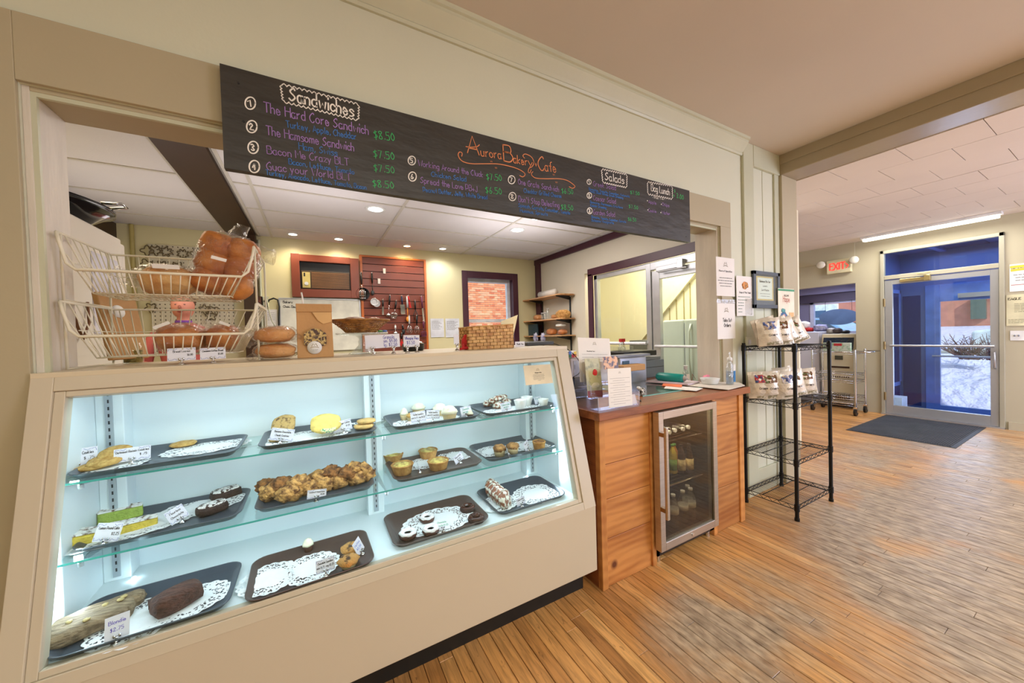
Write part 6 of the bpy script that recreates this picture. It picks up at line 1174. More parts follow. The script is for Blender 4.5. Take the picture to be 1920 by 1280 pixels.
t = thing('reading_glasses', 'thin wire reading glasses beside the teal pouch', 'glasses', tuple(P(1296, 716, 'z', CT+.011))); q = Vector(P(1296, 716, 'z', CT+.013)); MB().tube([q, q+Vector((.03, .01, .03)), q+Vector((.06, .03, .055))], .0015, 5).tube([q+Vector((.06, .03, .055)), q+Vector((.075, .01, .012))], .0015, 5).build('temple', mat('brown_wire', (120, 60, 50), .4), t)
q = Vector(P(1331, 719, 'z', CT+.012)); t = thing('white_bowl', 'shallow white plastic bowl on the counter near the jamb', 'bowl', tuple(q)); MB().lathe(q, [(.046, 0), (.054, .004), (.064, .036), (.068, .041), (.063, .039), (.050, .008), (.001, .006)], 28).build('body', M_CAPW, t); MB().tube([q+Vector((-.06, 0, .038)), q+Vector((-.095, .01, .042))], .005, 6).build('handle', M_CAPW, t)
q = Vector(P(1331, 716, 'z', CT)); q = Vector((2.655, 1.70, CT+.001)); q = Vector(P(1331, 712, 'y', 1.86)); q = Vector((q[0], 1.86, CT)); q.x = min(q.x, 2.66)
def square_bottle(q, w, h, label, cap, lab, pump=False):
    t = thing('sanitiser_bottle' if pump else 'lotion_bottle', label, 'bottle', tuple(q)); MB().lathe(q, [(w*.9, 0), (w, h*.03), (w, h*.52), (w*.8, h*.62), (w*.36, h*.7), (w*.36, h*.74)], 20, M=Matrix.Diagonal((1, .7, 1, 1))).build('bottle_body', M_PET, t)
    MB().lathe(q, [(w*.93, h*.03), (w*.93, h*.40), (.001, h*.41)], 16, M=Matrix.Diagonal((1, .7, 1, 1))).build('gel', glassmat('clear_gel', (214, 226, 240), base=.05), t)
    if pump: MB().lathe(q, [(w*.5, h*.73), (w*.5, h*.82), (w*.16, h*.85), (w*.14, h*.97), (w*.2, h), (.001, h)], 14).tube([q+Vector((0, 0, h*.97)), q+Vector((-w*.9, -.01, h*.94))], .004, 6).build('pump', cap, t); MB().box((q[0]+w*.1, q[1]-w*.72, q[2]+h*.08), (q[0]+w*.85, q[1]-w*.69, q[2]+h*.42)).build('blue_label', mat('blue_label', (20, 110, 170), .5), t); MB().box((q[0]+w*.1, q[1]-w*.72, q[2]+h*.42), (q[0]+w*.85, q[1]-w*.69, q[2]+h*.62)).build('pale_label', lab, t)
    else: MB().lathe(q, [(w*.5, h*.74), (w*.5, h*.95), (w*.6, h*.97), (w*.6, h), (.001, h)], 16).build('cap', cap, t); MB().box((q[0]-w*.7, q[1]-w*.73, q[2]+h*.1), (q[0]+w*.7, q[1]-w*.70, q[2]+h*.45)).build('white_label', lab, t)
square_bottle(q, .028, .125, 'small clear bottle with flared white cap behind the bowl', M_CAPW, PAPER)
q = Vector(P(1368, 722, 'z', CT+.003)); q.x = min(q.x, 2.67); square_bottle(Vector((2.635, 1.49, CT+.012)), .034, .235, 'hand sanitiser pump bottle with blue label at the counter end', M_CAPW, LW, True)
MB().blob(Vector((2.655, 1.68, CT+.032)), (.034, .018, .030), random.Random(6), .12, 3, 16, 9, p=3).build('pink_cloth', mat('pink_plush', (244, 150, 170), .8, nscale=30), None, label='folded pink item between the bowl and the sanitiser', cat='cloth')
q = Vector(P(1204, 741, 'z', CT+.0)); t = thing('patterned_ornament', 'small black and silver patterned ornament beside the brochure holder', 'ornament', tuple(q)); MP = mat('black_silver_pattern', (214, 210, 200), .3, nscale=90, col2=(24, 24, 24), thresh=(.45, .5))
MB().blob(q+Vector((0, 0, .026)), (.034, .022, .026), random.Random(8), .08, 3, 18, 10, M=Rz(.6), flat=.1).build('body', MP, t); MB().blob(q+Vector((-.02, .01, .05)), (.014, .012, .010), random.Random(8), .05, 3).build('head', M_CAPW, t)
MB().tube([tuple(P(1190, 748, 'z', CT+.005)), tuple(P(1202, 752, 'z', CT+.005)), tuple(P(1201, 749, 'z', CT+.005))], .003, 6).build('black_pen', M_BLK, None, label='short black pen lying by the brochure holder', cat='pen')
# ============================================================ KITCHEN
YK = 5.19
fg = thing('white_cooler', 'tall white fridge at the left of the kitchen with papers on its side', 'fridge', (-1.3, 2.6, 0)); M_FW = mat('fridge_white', (232, 222, 206), .4, nscale=2, namt=.02)
MB().box((-1.70, 2.05, .08), (-.955, 2.90, 2.0)).build('cabinet', M_FW, fg, bevel=.01); MB().box((-1.70, 2.9, .1), (-.96, 2.96, 1.98)).build('door', M_FW, fg, bevel=.01); MB().box((-1.66, 2.1, 0), (-1.0, 2.86, .08)).build('base', M_BLK, fg)
q = P(170, 440, 'x', -.95); MB().box((-.954, 2.56, 1.45), (-.95, 2.84, 1.86)).build('order_sheet', mat('pale_grey_sheet', (216, 210, 216), .8), None, label='pale order sheet hanging on the side of the white fridge', cat='paper', origin=(-.95, 2.7, 1.45))
MB().tube([(-.95, 2.36, 1.60), (-.94, 2.38, 1.48), (-.94, 2.42, 1.42), (-.94, 2.48, 1.5), (-.95, 2.5, 1.6)], .006, 6).build('hanging_strap', mat('brown_strap', (120, 76, 40), .6), None, label='brown strap loop hanging on the fridge side', cat='strap')
q = Vector((-1.2, 2.62, 2.0)); t = thing('black_pan', 'big round black pan tilted on top of the white fridge', 'pan', tuple(q)); M_ENM = mat('black_enamel', (16, 18, 24), .15, nscale=5, coat=.5)
MB().lathe(q+Vector((0, 0, .03)), [(.20, 0), (.27, .06), (.30, .075), (.30, .10), (.29, .10), (.26, .07), (.19, .01), (.001, .01)], 36, M=Matrix.Rotation(.12, 4, 'Y')).build('body', M_ENM, t); MB().tube([q+Vector((.27, .0, .12)), q+Vector((.34, .02, .13)), q+Vector((.34, .08, .13)), q+Vector((.27, .09, .12))], .007, 6).build('handle', M_CHROME, t)
MB().lathe(q, [(.12, 0), (.12, .03), (.001, .03)], 20).build('foot_ring', M_ENM, t)
# pegboard with cookie cutters
def holes_mat():
    m = mat('white_pegboard', (206, 196, 170), .6, nscale=3); nt = m.node_tree; N = nt.nodes; L = nt.links; b = N['Principled BSDF']; src = b.inputs['Base Color'].links[0].from_socket
    tc = N.new('ShaderNodeTexCoord'); v = N.new('ShaderNodeVectorMath'); v.operation = 'SCALE'; v.inputs['Scale'].default_value = 24; L.new(tc.outputs['Object'], v.inputs[0]); fr_ = N.new('ShaderNodeVectorMath'); fr_.operation = 'FRACTION'; L.new(v.outputs[0], fr_.inputs[0]); sb = N.new('ShaderNodeVectorMath'); sb.operation = 'SUBTRACT'; sb.inputs[1].default_value = (.5, .5, .5); L.new(fr_.outputs[0], sb.inputs[0]); mu = N.new('ShaderNodeVectorMath'); mu.operation = 'MULTIPLY'; mu.inputs[1].default_value = (1, 0, 1); L.new(sb.outputs[0], mu.inputs[0]); ln = N.new('ShaderNodeVectorMath'); ln.operation = 'LENGTH'; L.new(mu.outputs[0], ln.inputs[0]); lt = N.new('ShaderNodeMath'); lt.operation = 'LESS_THAN'; lt.inputs[1].default_value = .15; L.new(ln.outputs['Value'], lt.inputs[0]); mx = N.new('ShaderNodeMix'); mx.data_type = 'RGBA'; L.new(lt.outputs[0], mx.inputs[0]); L.new(src, mx.inputs[6]); mx.inputs[7].default_value = lin((70, 58, 36)); L.new(mx.outputs[2], b.inputs['Base Color']); return m
pb = thing('pegboard', 'white pegboard on the kitchen back wall behind the wire baskets', 'pegboard', (-1.2, 5.17, 1.3)); MB().box((-1.50, 5.165, 1.30), (-.80, 5.185, 2.46)).build('board', holes_mat(), pb)
M_CUT = mat('dull_tin_wire', (110, 96, 70), .35, .7)
for i, (px, py, k) in enumerate(((276, 470, 4), (292, 470, 5), (312, 472, 7), (343, 476, 8), (368, 476, 5), (274, 495, 4), (304, 498, 6), (334, 500, 5), (284, 577, 5), (384, 580, 6), (400, 582, 4), (396, 592, 5))):
    q = P(px, py, 'y', 5.14); mb = MB(); R_ = .042; mb.tube([(q[0]+R_*(1+.3*math.cos(k*a+i))*math.cos(a), 5.135, q[2]+R_*(1+.3*math.cos(k*a+i))*math.sin(a)) for a in [j*2*PI/30 for j in range(30)]], .006, 5, True); mb.tube([(q[0], 5.165, q[2]+.07), (q[0], 5.13, q[2]+.065)], .003, 4)
    mb.build('cookie_cutter', M_CUT, None, label='dark wire cookie cutter hung on the pegboard, %s' % ['top row first', 'top row second', 'top row third', 'top row fourth', 'top row last', 'second row left', 'second row middle', 'second row right', 'low at left', 'low at right', 'low far right edge', 'low right below another'][i], cat='cookie cutter', group='cookie cutters on the pegboard')
# recessed air conditioner in its brown frame
ac = thing('air_conditioner', 'wall air conditioner with slatted front in a red-brown timber surround', 'air conditioner', (.16, 5.15, 1.93)); M_RB = mat('red_brown_paint', (120, 56, 34), .4, nscale=4, namt=.08); M_ACD = mat('ac_dark_brown', (64, 48, 30), .45, nscale=4)
for a, b in (((-.215, 1.93), (-.125, 2.465)), ((.45, 1.93), (.555, 2.455)), ((-.125, 2.375), (.45, 2.46)), ((-.125, 1.93), (.45, 2.03))): MB().box((a[0], 5.12, a[1]), (b[0], 5.19, b[1])).build('surround_board', M_RB, ac, bevel=.003)
MB().box((-.125, 5.172, 2.03), (.45, 5.188, 2.375)).build('recess', M_BLK, ac); MB().box((-.11, 5.15, 2.04), (.44, 5.18, 2.265)).build('front_panel', M_ACD, ac, bevel=.003)
for i in range(11): MB().box((.0, 5.143, 2.052+i*.0185), (.43, 5.152, 2.0605+i*.0185)).build('slat', mat('ac_slat', (132, 92, 52), .4), ac)
MB().box((-.10, 5.142, 2.05), (-.015, 5.152, 2.245)).build('control_plate', mat('ac_brass_plate', (206, 188, 120), .3, .3), ac); MB().cyl((-.058, 5.142, 2.10), (-.058, 5.125, 2.10), .022, 14).build('knob', M_LG, ac); MB().box((-.085, 5.14, 2.19), (-.068, 5.143, 2.235)).build('switch', M_BLK, ac)
# slatwall with utensils
sw = thing('slatwall', 'red-brown slatted utensil board with orange wood edging', 'slatwall', (1.02, 5.15, 1.2)); M_SLW = mat('slatwall_brown', (118, 54, 34), .35, nscale=4, namt=.08); M_ORW = mat('orange_wood_edge', (186, 98, 40), .35, nscale=10, namt=.1)
z = 1.20
while z < 2.47: MB().box((.60, 5.155, z+.004), (1.435, 5.175, min(z+.096, 2.49))).build('slat', M_SLW, sw, bevel=.002); z += .1
MB().box((.60, 5.172, 1.2), (1.435, 5.188, 2.49)).build('backing', M_BLK, sw)
for a, b in (((.568, 1.2), (.60, 2.515)), ((1.435, 1.2), (1.465, 2.515)), ((.60, 2.49), (1.435, 2.515))): MB().box((a[0], 5.145, a[1]), (b[0], 5.19, b[1])).build('edging', M_ORW, sw, bevel=.002)
M_HK = mat('white_hook', (226, 222, 216), .4); YU = 5.10; M_PUR = mat('purple_handle', (96, 34, 70), .4); M_YEL = mat('orange_handle', (226, 140, 20), .4); M_WD = mat('pale_wood_handle', (206, 180, 140), .5)
def hook(q, t): MB().tube([(q[0], 5.155, q[2]+.01), (q[0], YU-.01, q[2]), (q[0], YU-.018, q[2]+.012)], .004, 5).build('hook', M_HK, t)
def utensil(kind, label, px, pyt, pyb, hm, bm, px2=None, dy=0):
    a = Vector(P(px, pyt, 'y', YU)); b = Vector(P(px2 or px, pyb, 'y', YU)); L_ = (b-a).length; t = thing(kind, label, kind.replace('_', ' ') if kind.count('_') < 2 else 'utensil', tuple(b), 'utensils hung on the slatwall'); d = (b-a).normalized(); s = Vector((0, 1, 0)).cross(d).normalized()
    hook(a, t); hl = .45
    MB().tube([a, a+d*L_*hl*.5, a+d*L_*hl], [.011, .014, .010], 8).build('handle', hm, t)
    q = a+d*L_*hl; mb = MB()
    if kind in ('slotted_spatula', 'turner'):
        mb.tube([q, a+d*L_*.68], .005, 6); w = .036; e = a+d*L_*.68
        for k in range(5): c0 = e+s*(w*(k/4*2-1)); mb.tube([e+s*(w*.5*(k/4*2-1)), c0+d*L_*.06, b+s*(w*(k/4*2-1))-d*.006], .005, 5)
        mb.tube([b-s*w, b+s*w], .006, 5); mb.obox(frame(b-d*L_*.12, s, z=d), w*2, .003, .01)
    elif kind == 'whisk':
        e = b
        for k in range(6):
            v = s*math.cos(k*PI/6)+Vector((0, 1, 0))*math.sin(k*PI/6); mb.tube([q, q+d*(L_*.2)+v*.03, q+d*(L_*.42)+v*.042, e, q+d*(L_*.42)-v*.042, q+d*(L_*.2)-v*.03, q], .0018, 4)
    elif kind == 'grater': mb.obox(frame(q, s, z=d), .06, .006, L_*.52)
    elif kind == 'tongs': mb.tube([q, q+s*.03+d*L_*.3, b+s*.02], .006, 5); mb.tube([q, q-s*.03+d*L_*.3, b-s*.02], .006, 5)
    elif kind == 'ladle': mb.tube([q, b-d*.03], .004, 5); mb.blob(b-d*.012, (.034, .026, .026), random.Random(2), 0, 1, 12, 8)
    elif kind == 'pastry_knife': mb.obox(frame(q, s, z=d), .022, .003, L_*.55)
    elif kind == 'spoon': mb.tube([q, b-d*.05], .005, 5); mb.blob(b-d*.03, (.024, .008, .035), random.Random(2), 0, 1, 12, 8)
    mb.build('head', bm, t); return t
utensil('slotted_spatula', 'slotted steel spatula hanging before a small black skillet', 677, 511, 559, M_BLK, M_CHROME, 680)
utensil('spoon', 'black spoon with red ring second from the left on the slatwall', 697, 512, 553, M_BLK, M_BLK, 699)
t = thing('skillet', 'small black skillet hanging behind the steel spatula', 'skillet', tuple(P(680, 558, 'y', 5.14))); q = P(680, 551, 'y', 5.14); MB().lathe((q[0], 5.15, q[2]), [(.07, 0), (.085, .03), (.08, .03), (.066, .004), (.001, .004)], 24, M=Matrix.Rotation(PI/2, 4, 'X')).build('pan', M_ENM, t); hook(P(676, 513, 'y', YU), t)
t = thing('measuring_rings', 'round white measuring cups hanging at the left of the slatwall', 'measuring cups', tuple(P(704, 573, 'y', 5.1)));
for dx in (-.012, .02): q = P(703, 567, 'y', 5.1); MB().lathe((q[0]+dx, 5.10+dx, q[2]-dx*.5), [(.045, 0), (.05, .02), (.044, .02), (.038, .004), (.02, .004)], 20, M=Matrix.Rotation(PI/2, 4, 'X')).build('cup', M_LG, t)
hook(P(703, 560, 'y', YU), t)
utensil('pastry_knife', 'black-handled palette knife beside the measuring cups', 718, 562, 590, M_BLK, M_CHROME)
utensil('ladle', 'steel ladle with dark handle in the middle of the slatwall', 731, 554, 592, M_BLK, M_CHROME, 728)
utensil('turner', 'small dark turner right of the steel ladle', 743, 564, 596, M_BLK, M_CHROME, 738)
utensil('grater', 'flat steel grater with dark blue handle', 753, 555, 590, mat('navy_handle', (30, 40, 70), .4), M_CHROME, 756)
utensil('spoon', 'long orange spatula hanging below a red handle', 763, 556, 602, M_LG, M_YEL, 765); utensil('pastry_knife', 'red-handled tool beside the orange spatula', 765, 555, 577, M_RED, M_RED, 770)
utensil('tongs', 'black-headed tongs right of the orange spatula', 778, 564, 600, M_BLK, M_BLK, 780); utensil('pastry_knife', 'long flat steel icing knife near the right edge', 790, 556, 604, M_PUR, M_CHROME, 795)
utensil('whisk', 'balloon whisk hanging in front of the lower slats', 781, 592, 626, M_BLK, M_CHROME, 782); utensil('whisk', 'narrow whisk left of the balloon whisk', 767, 592, 626, M_LG, M_CHROME, 768); utensil('turner', 'purple-handled tool at the lower right of the slatwall', 794, 602, 630, M_PUR, M_PUR, 795)
utensil('ladle', 'steel measuring ladle low on the slatwall', 741, 610, 626, M_LG, M_CHROME, 742); utensil('spoon', 'dark scoop low on the slatwall beside the measuring ladle', 755, 610, 626, M_BLK, M_BLK, 757); utensil('spoon', 'red-tipped spatula standing low behind the whoopie sign', 753, 625, 648, M_BLK, M_RED)
for px, py, l in ((720, 508, 'small white price clip high on the slatwall'), (710, 527, 'small white price clip lower left on the slatwall')): q = P(px, py, 'y', 5.14); MB().box((q[0]-.012, 5.13, q[2]-.035), (q[0]+.02, 5.15, q[2]+.035)).build('price_clip', PAPER, None, label=l, cat='clip', group='white clips on the slatwall')
# whiteboard, outlets, cords, papers
wbd = thing('whiteboard', 'whiteboard with a short handwritten note below the air conditioner', 'whiteboard', (.1, 5.17, 1.2)); MB().box((-.345, 5.165, 1.25), (.56, 5.185, 1.905)).build('board', mat('whiteboard_white', (222, 220, 206), .3), wbd)
for a, b in (((-.36, 1.24), (-.345, 1.92)), ((-.345, 1.905), (.56, 1.92)), ((.545, 1.25), (.56, 1.905))): MB().box((a[0], 5.155, a[1]), (b[0], 5.19, b[1])).build('frame', M_ALU, wbd)
write(wbd, 'Bakery', (-.315, 5.163, 1.855), (1, 0, -.02), (0, 0, 1), .10, .028, .005, BLK); write(wbd, 'Choc. Dough', (-.315, 5.163, 1.80), (1, 0, -.02), (0, 0, 1), .17, .028, .005, BLK)
for px, m, l in ((487, mat('brown_outlet', (84, 52, 36), .5), 'brown outlet box beside the timber post'), (497, M_CREAM, 'cream outlet with a plug beside the brown one')): q = P(px, 565, 'y', 5.16); t = thing('outlet', l, 'outlet', tuple(q), 'outlets beside the post'); MB().box((q[0]-.035, 5.14, q[2]-.06), (q[0]+.035, 5.19, q[2]+.06)).build('plate', m, t, bevel=.003); MB().cyl((q[0], 5.14, q[2]), (q[0], 5.12, q[2]), .012, 8).build('socket', M_BLK if 'cream' in l else M_RB, t)
def cord(label, pts, y, m, r=.006): P3 = [Vector(P(px, py, 'y', y)) for px, py in pts]; MB().tube(P3, r, 5).build('cord', m, None, label=label, cat='cord', group='cords on the kitchen back wall')
cord('thick black cord arching left of the whiteboard', [(493, 590), (497, 575), (505, 562), (513, 559), (521, 562), (524, 575), (523, 600), (524, 640)], 5.13, M_BLK, .010); cord('thin cream cord hanging from the outlet', [(497, 560), (501, 562), (505, 585), (510, 602), (516, 612)], 5.12, M_CREAM)
def wallsheet(name, label, cat, px0, px1, pyt, pyb, y, lines=None, m=PAPER, grp=None, th=.003):
    x0, x1, z0, z1 = span(px0, px1, pyt, pyb, y); t = thing(name, label, cat, ((x0+x1)/2, y, z0), grp); M = stand_frame((x0+x1)/2, y, (z0+z1)/2); sheet_on(t, 'sheet', M, x1-x0, z1-z0, m, th); w, h = x1-x0, z1-z0
    if lines: scribble(t, M @ Matrix.Translation((0, 0, .0008)), [(-w*.4, w*f, h*q) for q, f in lines], max(.0012, h*.014))
    return t, M, w, h
wallsheet('notice', 'left of two printed sheets on the wall right of the slatwall', 'notice', 808, 833, 597, 632, 5.18, [(.36-.06*i, .1+.25*((i*7) % 3)/2) for i in range(8)], mat('cool_paper', (214, 216, 224), .8), 'two printed sheets')
wallsheet('notice', 'right of two printed sheets on the wall left of the window', 'notice', 836, 862, 597, 632, 5.18, [(.36-.05*i, .15+.25*((i*5) % 3)/2) for i in range(10)], mat('cool_paper', (214, 216, 224), .8), 'two printed sheets')
wallsheet('notice', 'white sheet pinned between the outlets and the whiteboard', 'notice', 497, 521, 580, 612, 5.17, [(.3-.1*i, .3) for i in range(5)])
# wall shelves on the right kitchen wall
XW = 3.4
shf = []
def ys(px): return P(px, 600, 'x', XW-.02)[1]
t = thing('wall_shelf', 'black bracket rails with three wooden shelves on the right kitchen wall', 'shelf', (3.25, 4.45, 1.2)); M_SHW = woodmat('shelf_pine', (214, 168, 118), (176, 120, 74), (6, 1, 6), .4, 3, 2)
ya, yb = P(1070, 580, 'x', XW)[1], P(1018, 580, 'x', XW)[1]
for y in (ya, yb): MB().box((3.385, y-.012, .95), (3.4, y+.012, 1.93)).build('rail', M_BLK, t)
zs = [P(1068, 553, 'x', 3.39)[2], P(1070, 597, 'x', 3.39)[2], P(1072, 628, 'x', 3.39)[2]]
for z in zs:
    MB().box((3.12, ya-.12, z-.012), (3.385, yb+.30, z+.006)).build('shelf_board', M_SHW, t, bevel=.002)
    for y in (ya, yb): MB().prism([(3.385, z-.012), (3.385, z-.07), (3.37, z-.07), (3.13, z-.025), (3.13, z-.012)], 'y', y-.004, y+.004).build('bracket', M_BLK, t)
def xy(px, z): q = P(px, 600, 'x', 3.25); return q[1]
yr = lambda px: P(px, 600, 'x', 3.25)[1]
y0 = yr(1022); t2 = thing('bag_roll', 'white plastic bag roll lying on the top kitchen wall shelf', 'roll', (3.25, y0-.2, zs[0]+.006)); MB().tube([(3.22, yr(1017), zs[0]+.056), (3.22, yr(1046), zs[0]+.056)], .05, 18).build('roll', mat('white_bag_roll', (224, 216, 206), .5, nscale=20, namt=.05), t2)
MB().cyl((3.22, yr(1017)+.001, zs[0]+.056), (3.22, yr(1017)+.004, zs[0]+.056), .012, 10).build('core', M_BLK, t2)
for i, (px, s, l) in enumerate(((1010, .07, 'wrapped bread heap at the left of the middle wall shelf'), (1041, .05, 'wrapped bun pack right of the glass jars on the middle wall shelf'))): bagged('bread_pack', l, (3.24, yr(px), zs[1]+.006+s*.7), (s, s*1.3, s*.68), M_PITA, zs[1], None, None, 20+i, 2.5, grp='wrapped breads on the wall shelves')
for i, (px, h) in enumerate(((1022, .10), (1027, .10), (1032, .16))): q = yr(px); t3 = thing('glass_jar', 'clear glass jar, %s on the middle wall shelf' % ['left', 'middle', 'tall right one'][i], 'jar', (3.2, q, zs[1]+.006), 'clear jars on the middle wall shelf'); MB().lathe((3.2, q, zs[1]+.006), [(.022, 0), (.024, .01), (.024, h*.85), (.02, h)], 14).build('glass', M_PET, t3); MB().lathe((3.2, q, zs[1]+.006), [(.02, h), (.021, h+.012), (.001, h+.012)], 12).build('lid', M_LG, t3)
weave(3.23, yr(1058), zs[1]+.006, [(.07, 0), (.085, .03), (.09, .06), (.08, .09), (.05, .11)], 12, 'stacked light brown baskets at the right of the middle wall shelf', 'wicker_basket', M_WOV, 1, 1.5, 0, thick=.006, n=40)
for i, (px, s, l) in enumerate(((1035, .085, 'bagged brown loaf in the middle of the bottom wall shelf'), (1055, .07, 'brown roll pack at the right of the bottom wall shelf'))): bagged('bread_pack', l, (3.24, yr(px), zs[2]+.006+s*.65), (s, s*1.25, s*.62), M_LOAF, zs[2], None, None, 30+i, 2.3, grp='wrapped breads on the wall shelves')
bagged('bread_pack', 'pale bag lying on top of the bread on the bottom wall shelf', (3.24, yr(1052), zs[2]+.15), (.07, .10, .03), M_BAKEP, zs[2]+.12, None, None, 33, 2.3, grp='wrapped breads on the wall shelves')
for px, l in ((1015, 'crumpled white plastic bag hanging off the left of the bottom shelf'), (1029, 'crumpled white plastic bag hanging below the bottom shelf')): c = Vector((3.13, yr(px), zs[2]-.03)); MB().blob(c, (.03, .055, .075), random.Random(px), .18, 4, 18, 12).build('plastic_bag', mat('crumpled_white_plastic', (226, 224, 240), .25, nscale=14, col2=(120, 116, 150), bump=.8), None, label=l, cat='bag', group='crumpled bags on the wall shelf')
boxthing('dark_folder', 'dark green-blue folder standing at the left of the bottom wall shelf', 'folder', (3.2, 3.22), (yr(1012), yr(1002)+.12), (zs[2]+.006, zs[2]+.20), mat('dark_teal_folder', (28, 52, 62), .4), .002)
# back room fridge
z_ = P(1260, 600, 'x', 4.15)[2]; y0, y1 = P(1305, 650, 'x', 4.15)[1]-.4, P(1243, 650, 'x', 4.15)[1]
t = thing('white_refrigerator', 'white household fridge behind the kitchen glass door', 'fridge', (4.4, (y0+y1)/2, 0)); M_RW = mat('refrigerator_white', (206, 210, 204), .3, nscale=3, namt=.03); MB().box((4.15, P(1283, 650, 'x', 4.15)[1], .05), (4.78, y1, z_)).build('cabinet', M_RW, t, bevel=.02); MB().box((4.13, 2.15, .05), (4.78, P(1284, 650, 'x', 4.15)[1]-.01, z_)).build('cabinet_door', M_RW, t, bevel=.02); MB().box((4.14, P(1284, 650, 'x', 4.13)[1]-.012, .1), (4.16, P(1284, 650, 'x', 4.13)[1]+.01, z_-.05)).build('door_gasket', M_GR, t)
q = P(1294, 640, 'x', 4.1); MB().tube([(4.12, q[1], 1.45), (4.08, q[1], 1.35), (4.07, q[1], 1.0), (4.12, q[1], .7)], .012, 8).build('handle', M_RW, t)
boxthing('dark_cabinet', 'dark grey machine with sloping lid behind the sidelight glass', 'machine', (4.1, 4.6), (P(1222, 650, 'x', 4.1)[1], P(1180, 650, 'x', 4.1)[1]), (.0, P(1200, 625, 'x', 4.1)[2]-.1), mat('dark_grey_cabinet', (86, 84, 82), .5), .01)
# ============================================================ PERSON half hidden behind the baskets
SK = mat('skin_pink', (214, 140, 116), .55, nscale=8, namt=.05); SHIRT = mat('coral_shirt', (196, 96, 88), .8, nscale=8, namt=.06); JEAN = mat('dark_trousers', (50, 46, 54), .8)
hq = P(343, 574, 'y', 4.4); px_, py_, pz_ = hq[0], 4.4, hq[2]
pr = thing('person', 'person in a coral top and purple collar, mostly hidden behind the lower wire basket', 'person', (px_, py_, 0))
def skin(verts, edges, rad, name, m, parent, root=0):
    me = bpy.data.meshes.new(name); w = wloc(parent); me.from_pydata([tuple(Vector(v)-w) for v in verts], edges, []); o = bpy.data.objects.new(name, me); COL.objects.link(o); o.parent = parent
    s = o.modifiers.new('skin', 'SKIN'); s.use_smooth_shade = True
    if not me.skin_vertices: me.skin_vertices.new() if hasattr(me.skin_vertices, 'new') else None
    if me.skin_vertices:
        for i, r in enumerate(rad): me.skin_vertices[0].data[i].radius = r if isinstance(r, tuple) else (r, r); me.skin_vertices[0].data[i].use_root = (i == root)
    u = o.modifiers.new('sub', 'SUBSURF'); u.levels = 1; u.render_levels = 2; me.materials.append(m); return o
def tub(pts, rad, n=14):
    P3 = [Vector(q) for q in pts]; return P3, rad
H = pz_; mb = MB()   # body as one continuous lofted surface: torso from hips to neck, head above
prof = [(.02, -.98), (.155, -.97), (.165, -.85), (.15, -.72), (.135, -.6), (.165, -.42), (.19, -.30), (.175, -.22), (.085, -.165), (.048, -.145), (.046, -.10), (.062, -.085), (.078, -.05), (.084, 0), (.082, .05), (.066, .10), (.03, .125), (.001, .13)]
def ell(z): return 1.0 if z > -.16 else .62
mb.smooth = True; n = 24; vs = []
for r, z in prof:
    for j in range(n): a = 2*PI*j/n; vs.append((px_+r*math.cos(a)*(1 if z > -.16 else 1.1), py_+r*math.sin(a)*ell(z)*(1.1 if z > -.1 else 1), H+z))
mb.add(vs, [(i*n+j, i*n+(j+1) % n, (i+1)*n+(j+1) % n, (i+1)*n+j) for i in range(len(prof)-1) for j in range(n)])
for i, f in enumerate(mb.f): mb.mi[i] = 0 if (f[0]//n) >= 8 else (1 if (f[0]//n) >= 2 else 2)
for s in (-1, 1):
    mb.cur = 1; mb.tube([(px_+s*.17, py_, H-.25), (px_+s*.24, py_-.02, H-.36), (px_+s*.26, py_-.04, H-.52)], [.055, .055, .045], 10); mb.cur = 0; mb.tube([(px_+s*.26, py_-.04, H-.50), (px_+s*.24, py_-.16, H-.66), (px_+s*.18, py_-.28, H-.68)], [.038, .034, .026], 10)
    for k in range(5): mb.tube([(px_+s*(.18+.012*(k-2)), py_-.27, H-.68), (px_+s*(.175+.013*(k-2)), py_-.33, H-.685), (px_+s*(.17+.013*(k-2)), py_-.36+.006*abs(k-2), H-.70)], [.010, .009, .007], 6)
    mb.cur = 2; mb.tube([(px_+s*.085, py_, H-.9), (px_+s*.09, py_, H-1.3), (px_+s*.09, py_+.01, .06)], [.085, .06, .045], 12); mb.blob((px_+s*.09, py_-.05, .035), (.045, .12, .035), random.Random(1), 0, 1)
mb.build('body', [SK, SHIRT, JEAN], pr)
MB().lathe((px_, py_, H-.16), [(.055, 0), (.064, .0), (.06, .026), (.05, .026)], 20).build('purple_collar', mat('purple_scarf', (124, 66, 160), .8), pr)
mb = MB(); mb.blob((px_, py_+.02, H+.05), (.09, .098, .10), random.Random(5), .03, 3, 20, 12); mb.build('hair', mat('brown_hair', (86, 56, 36), .7, nscale=30, namt=.2), pr)
for s in (-1, 1): MB().blob((px_+s*.03, py_-.084, H+.01), (.010, .005, .006), random.Random(1), 0, 1, 8, 6).build('eye', mat('eye_brown', (130, 84, 70), .4), pr); MB().blob((px_, py_-.098, H-.018), (.012, .016, .02), random.Random(1), 0, 1, 10, 8).build('nose', SK, pr); MB().blob((px_, py_-.088, H-.055), (.022, .008, .006), random.Random(1), 0, 1, 10, 6).build('mouth', mat('lips', (190, 90, 84), .5), pr)
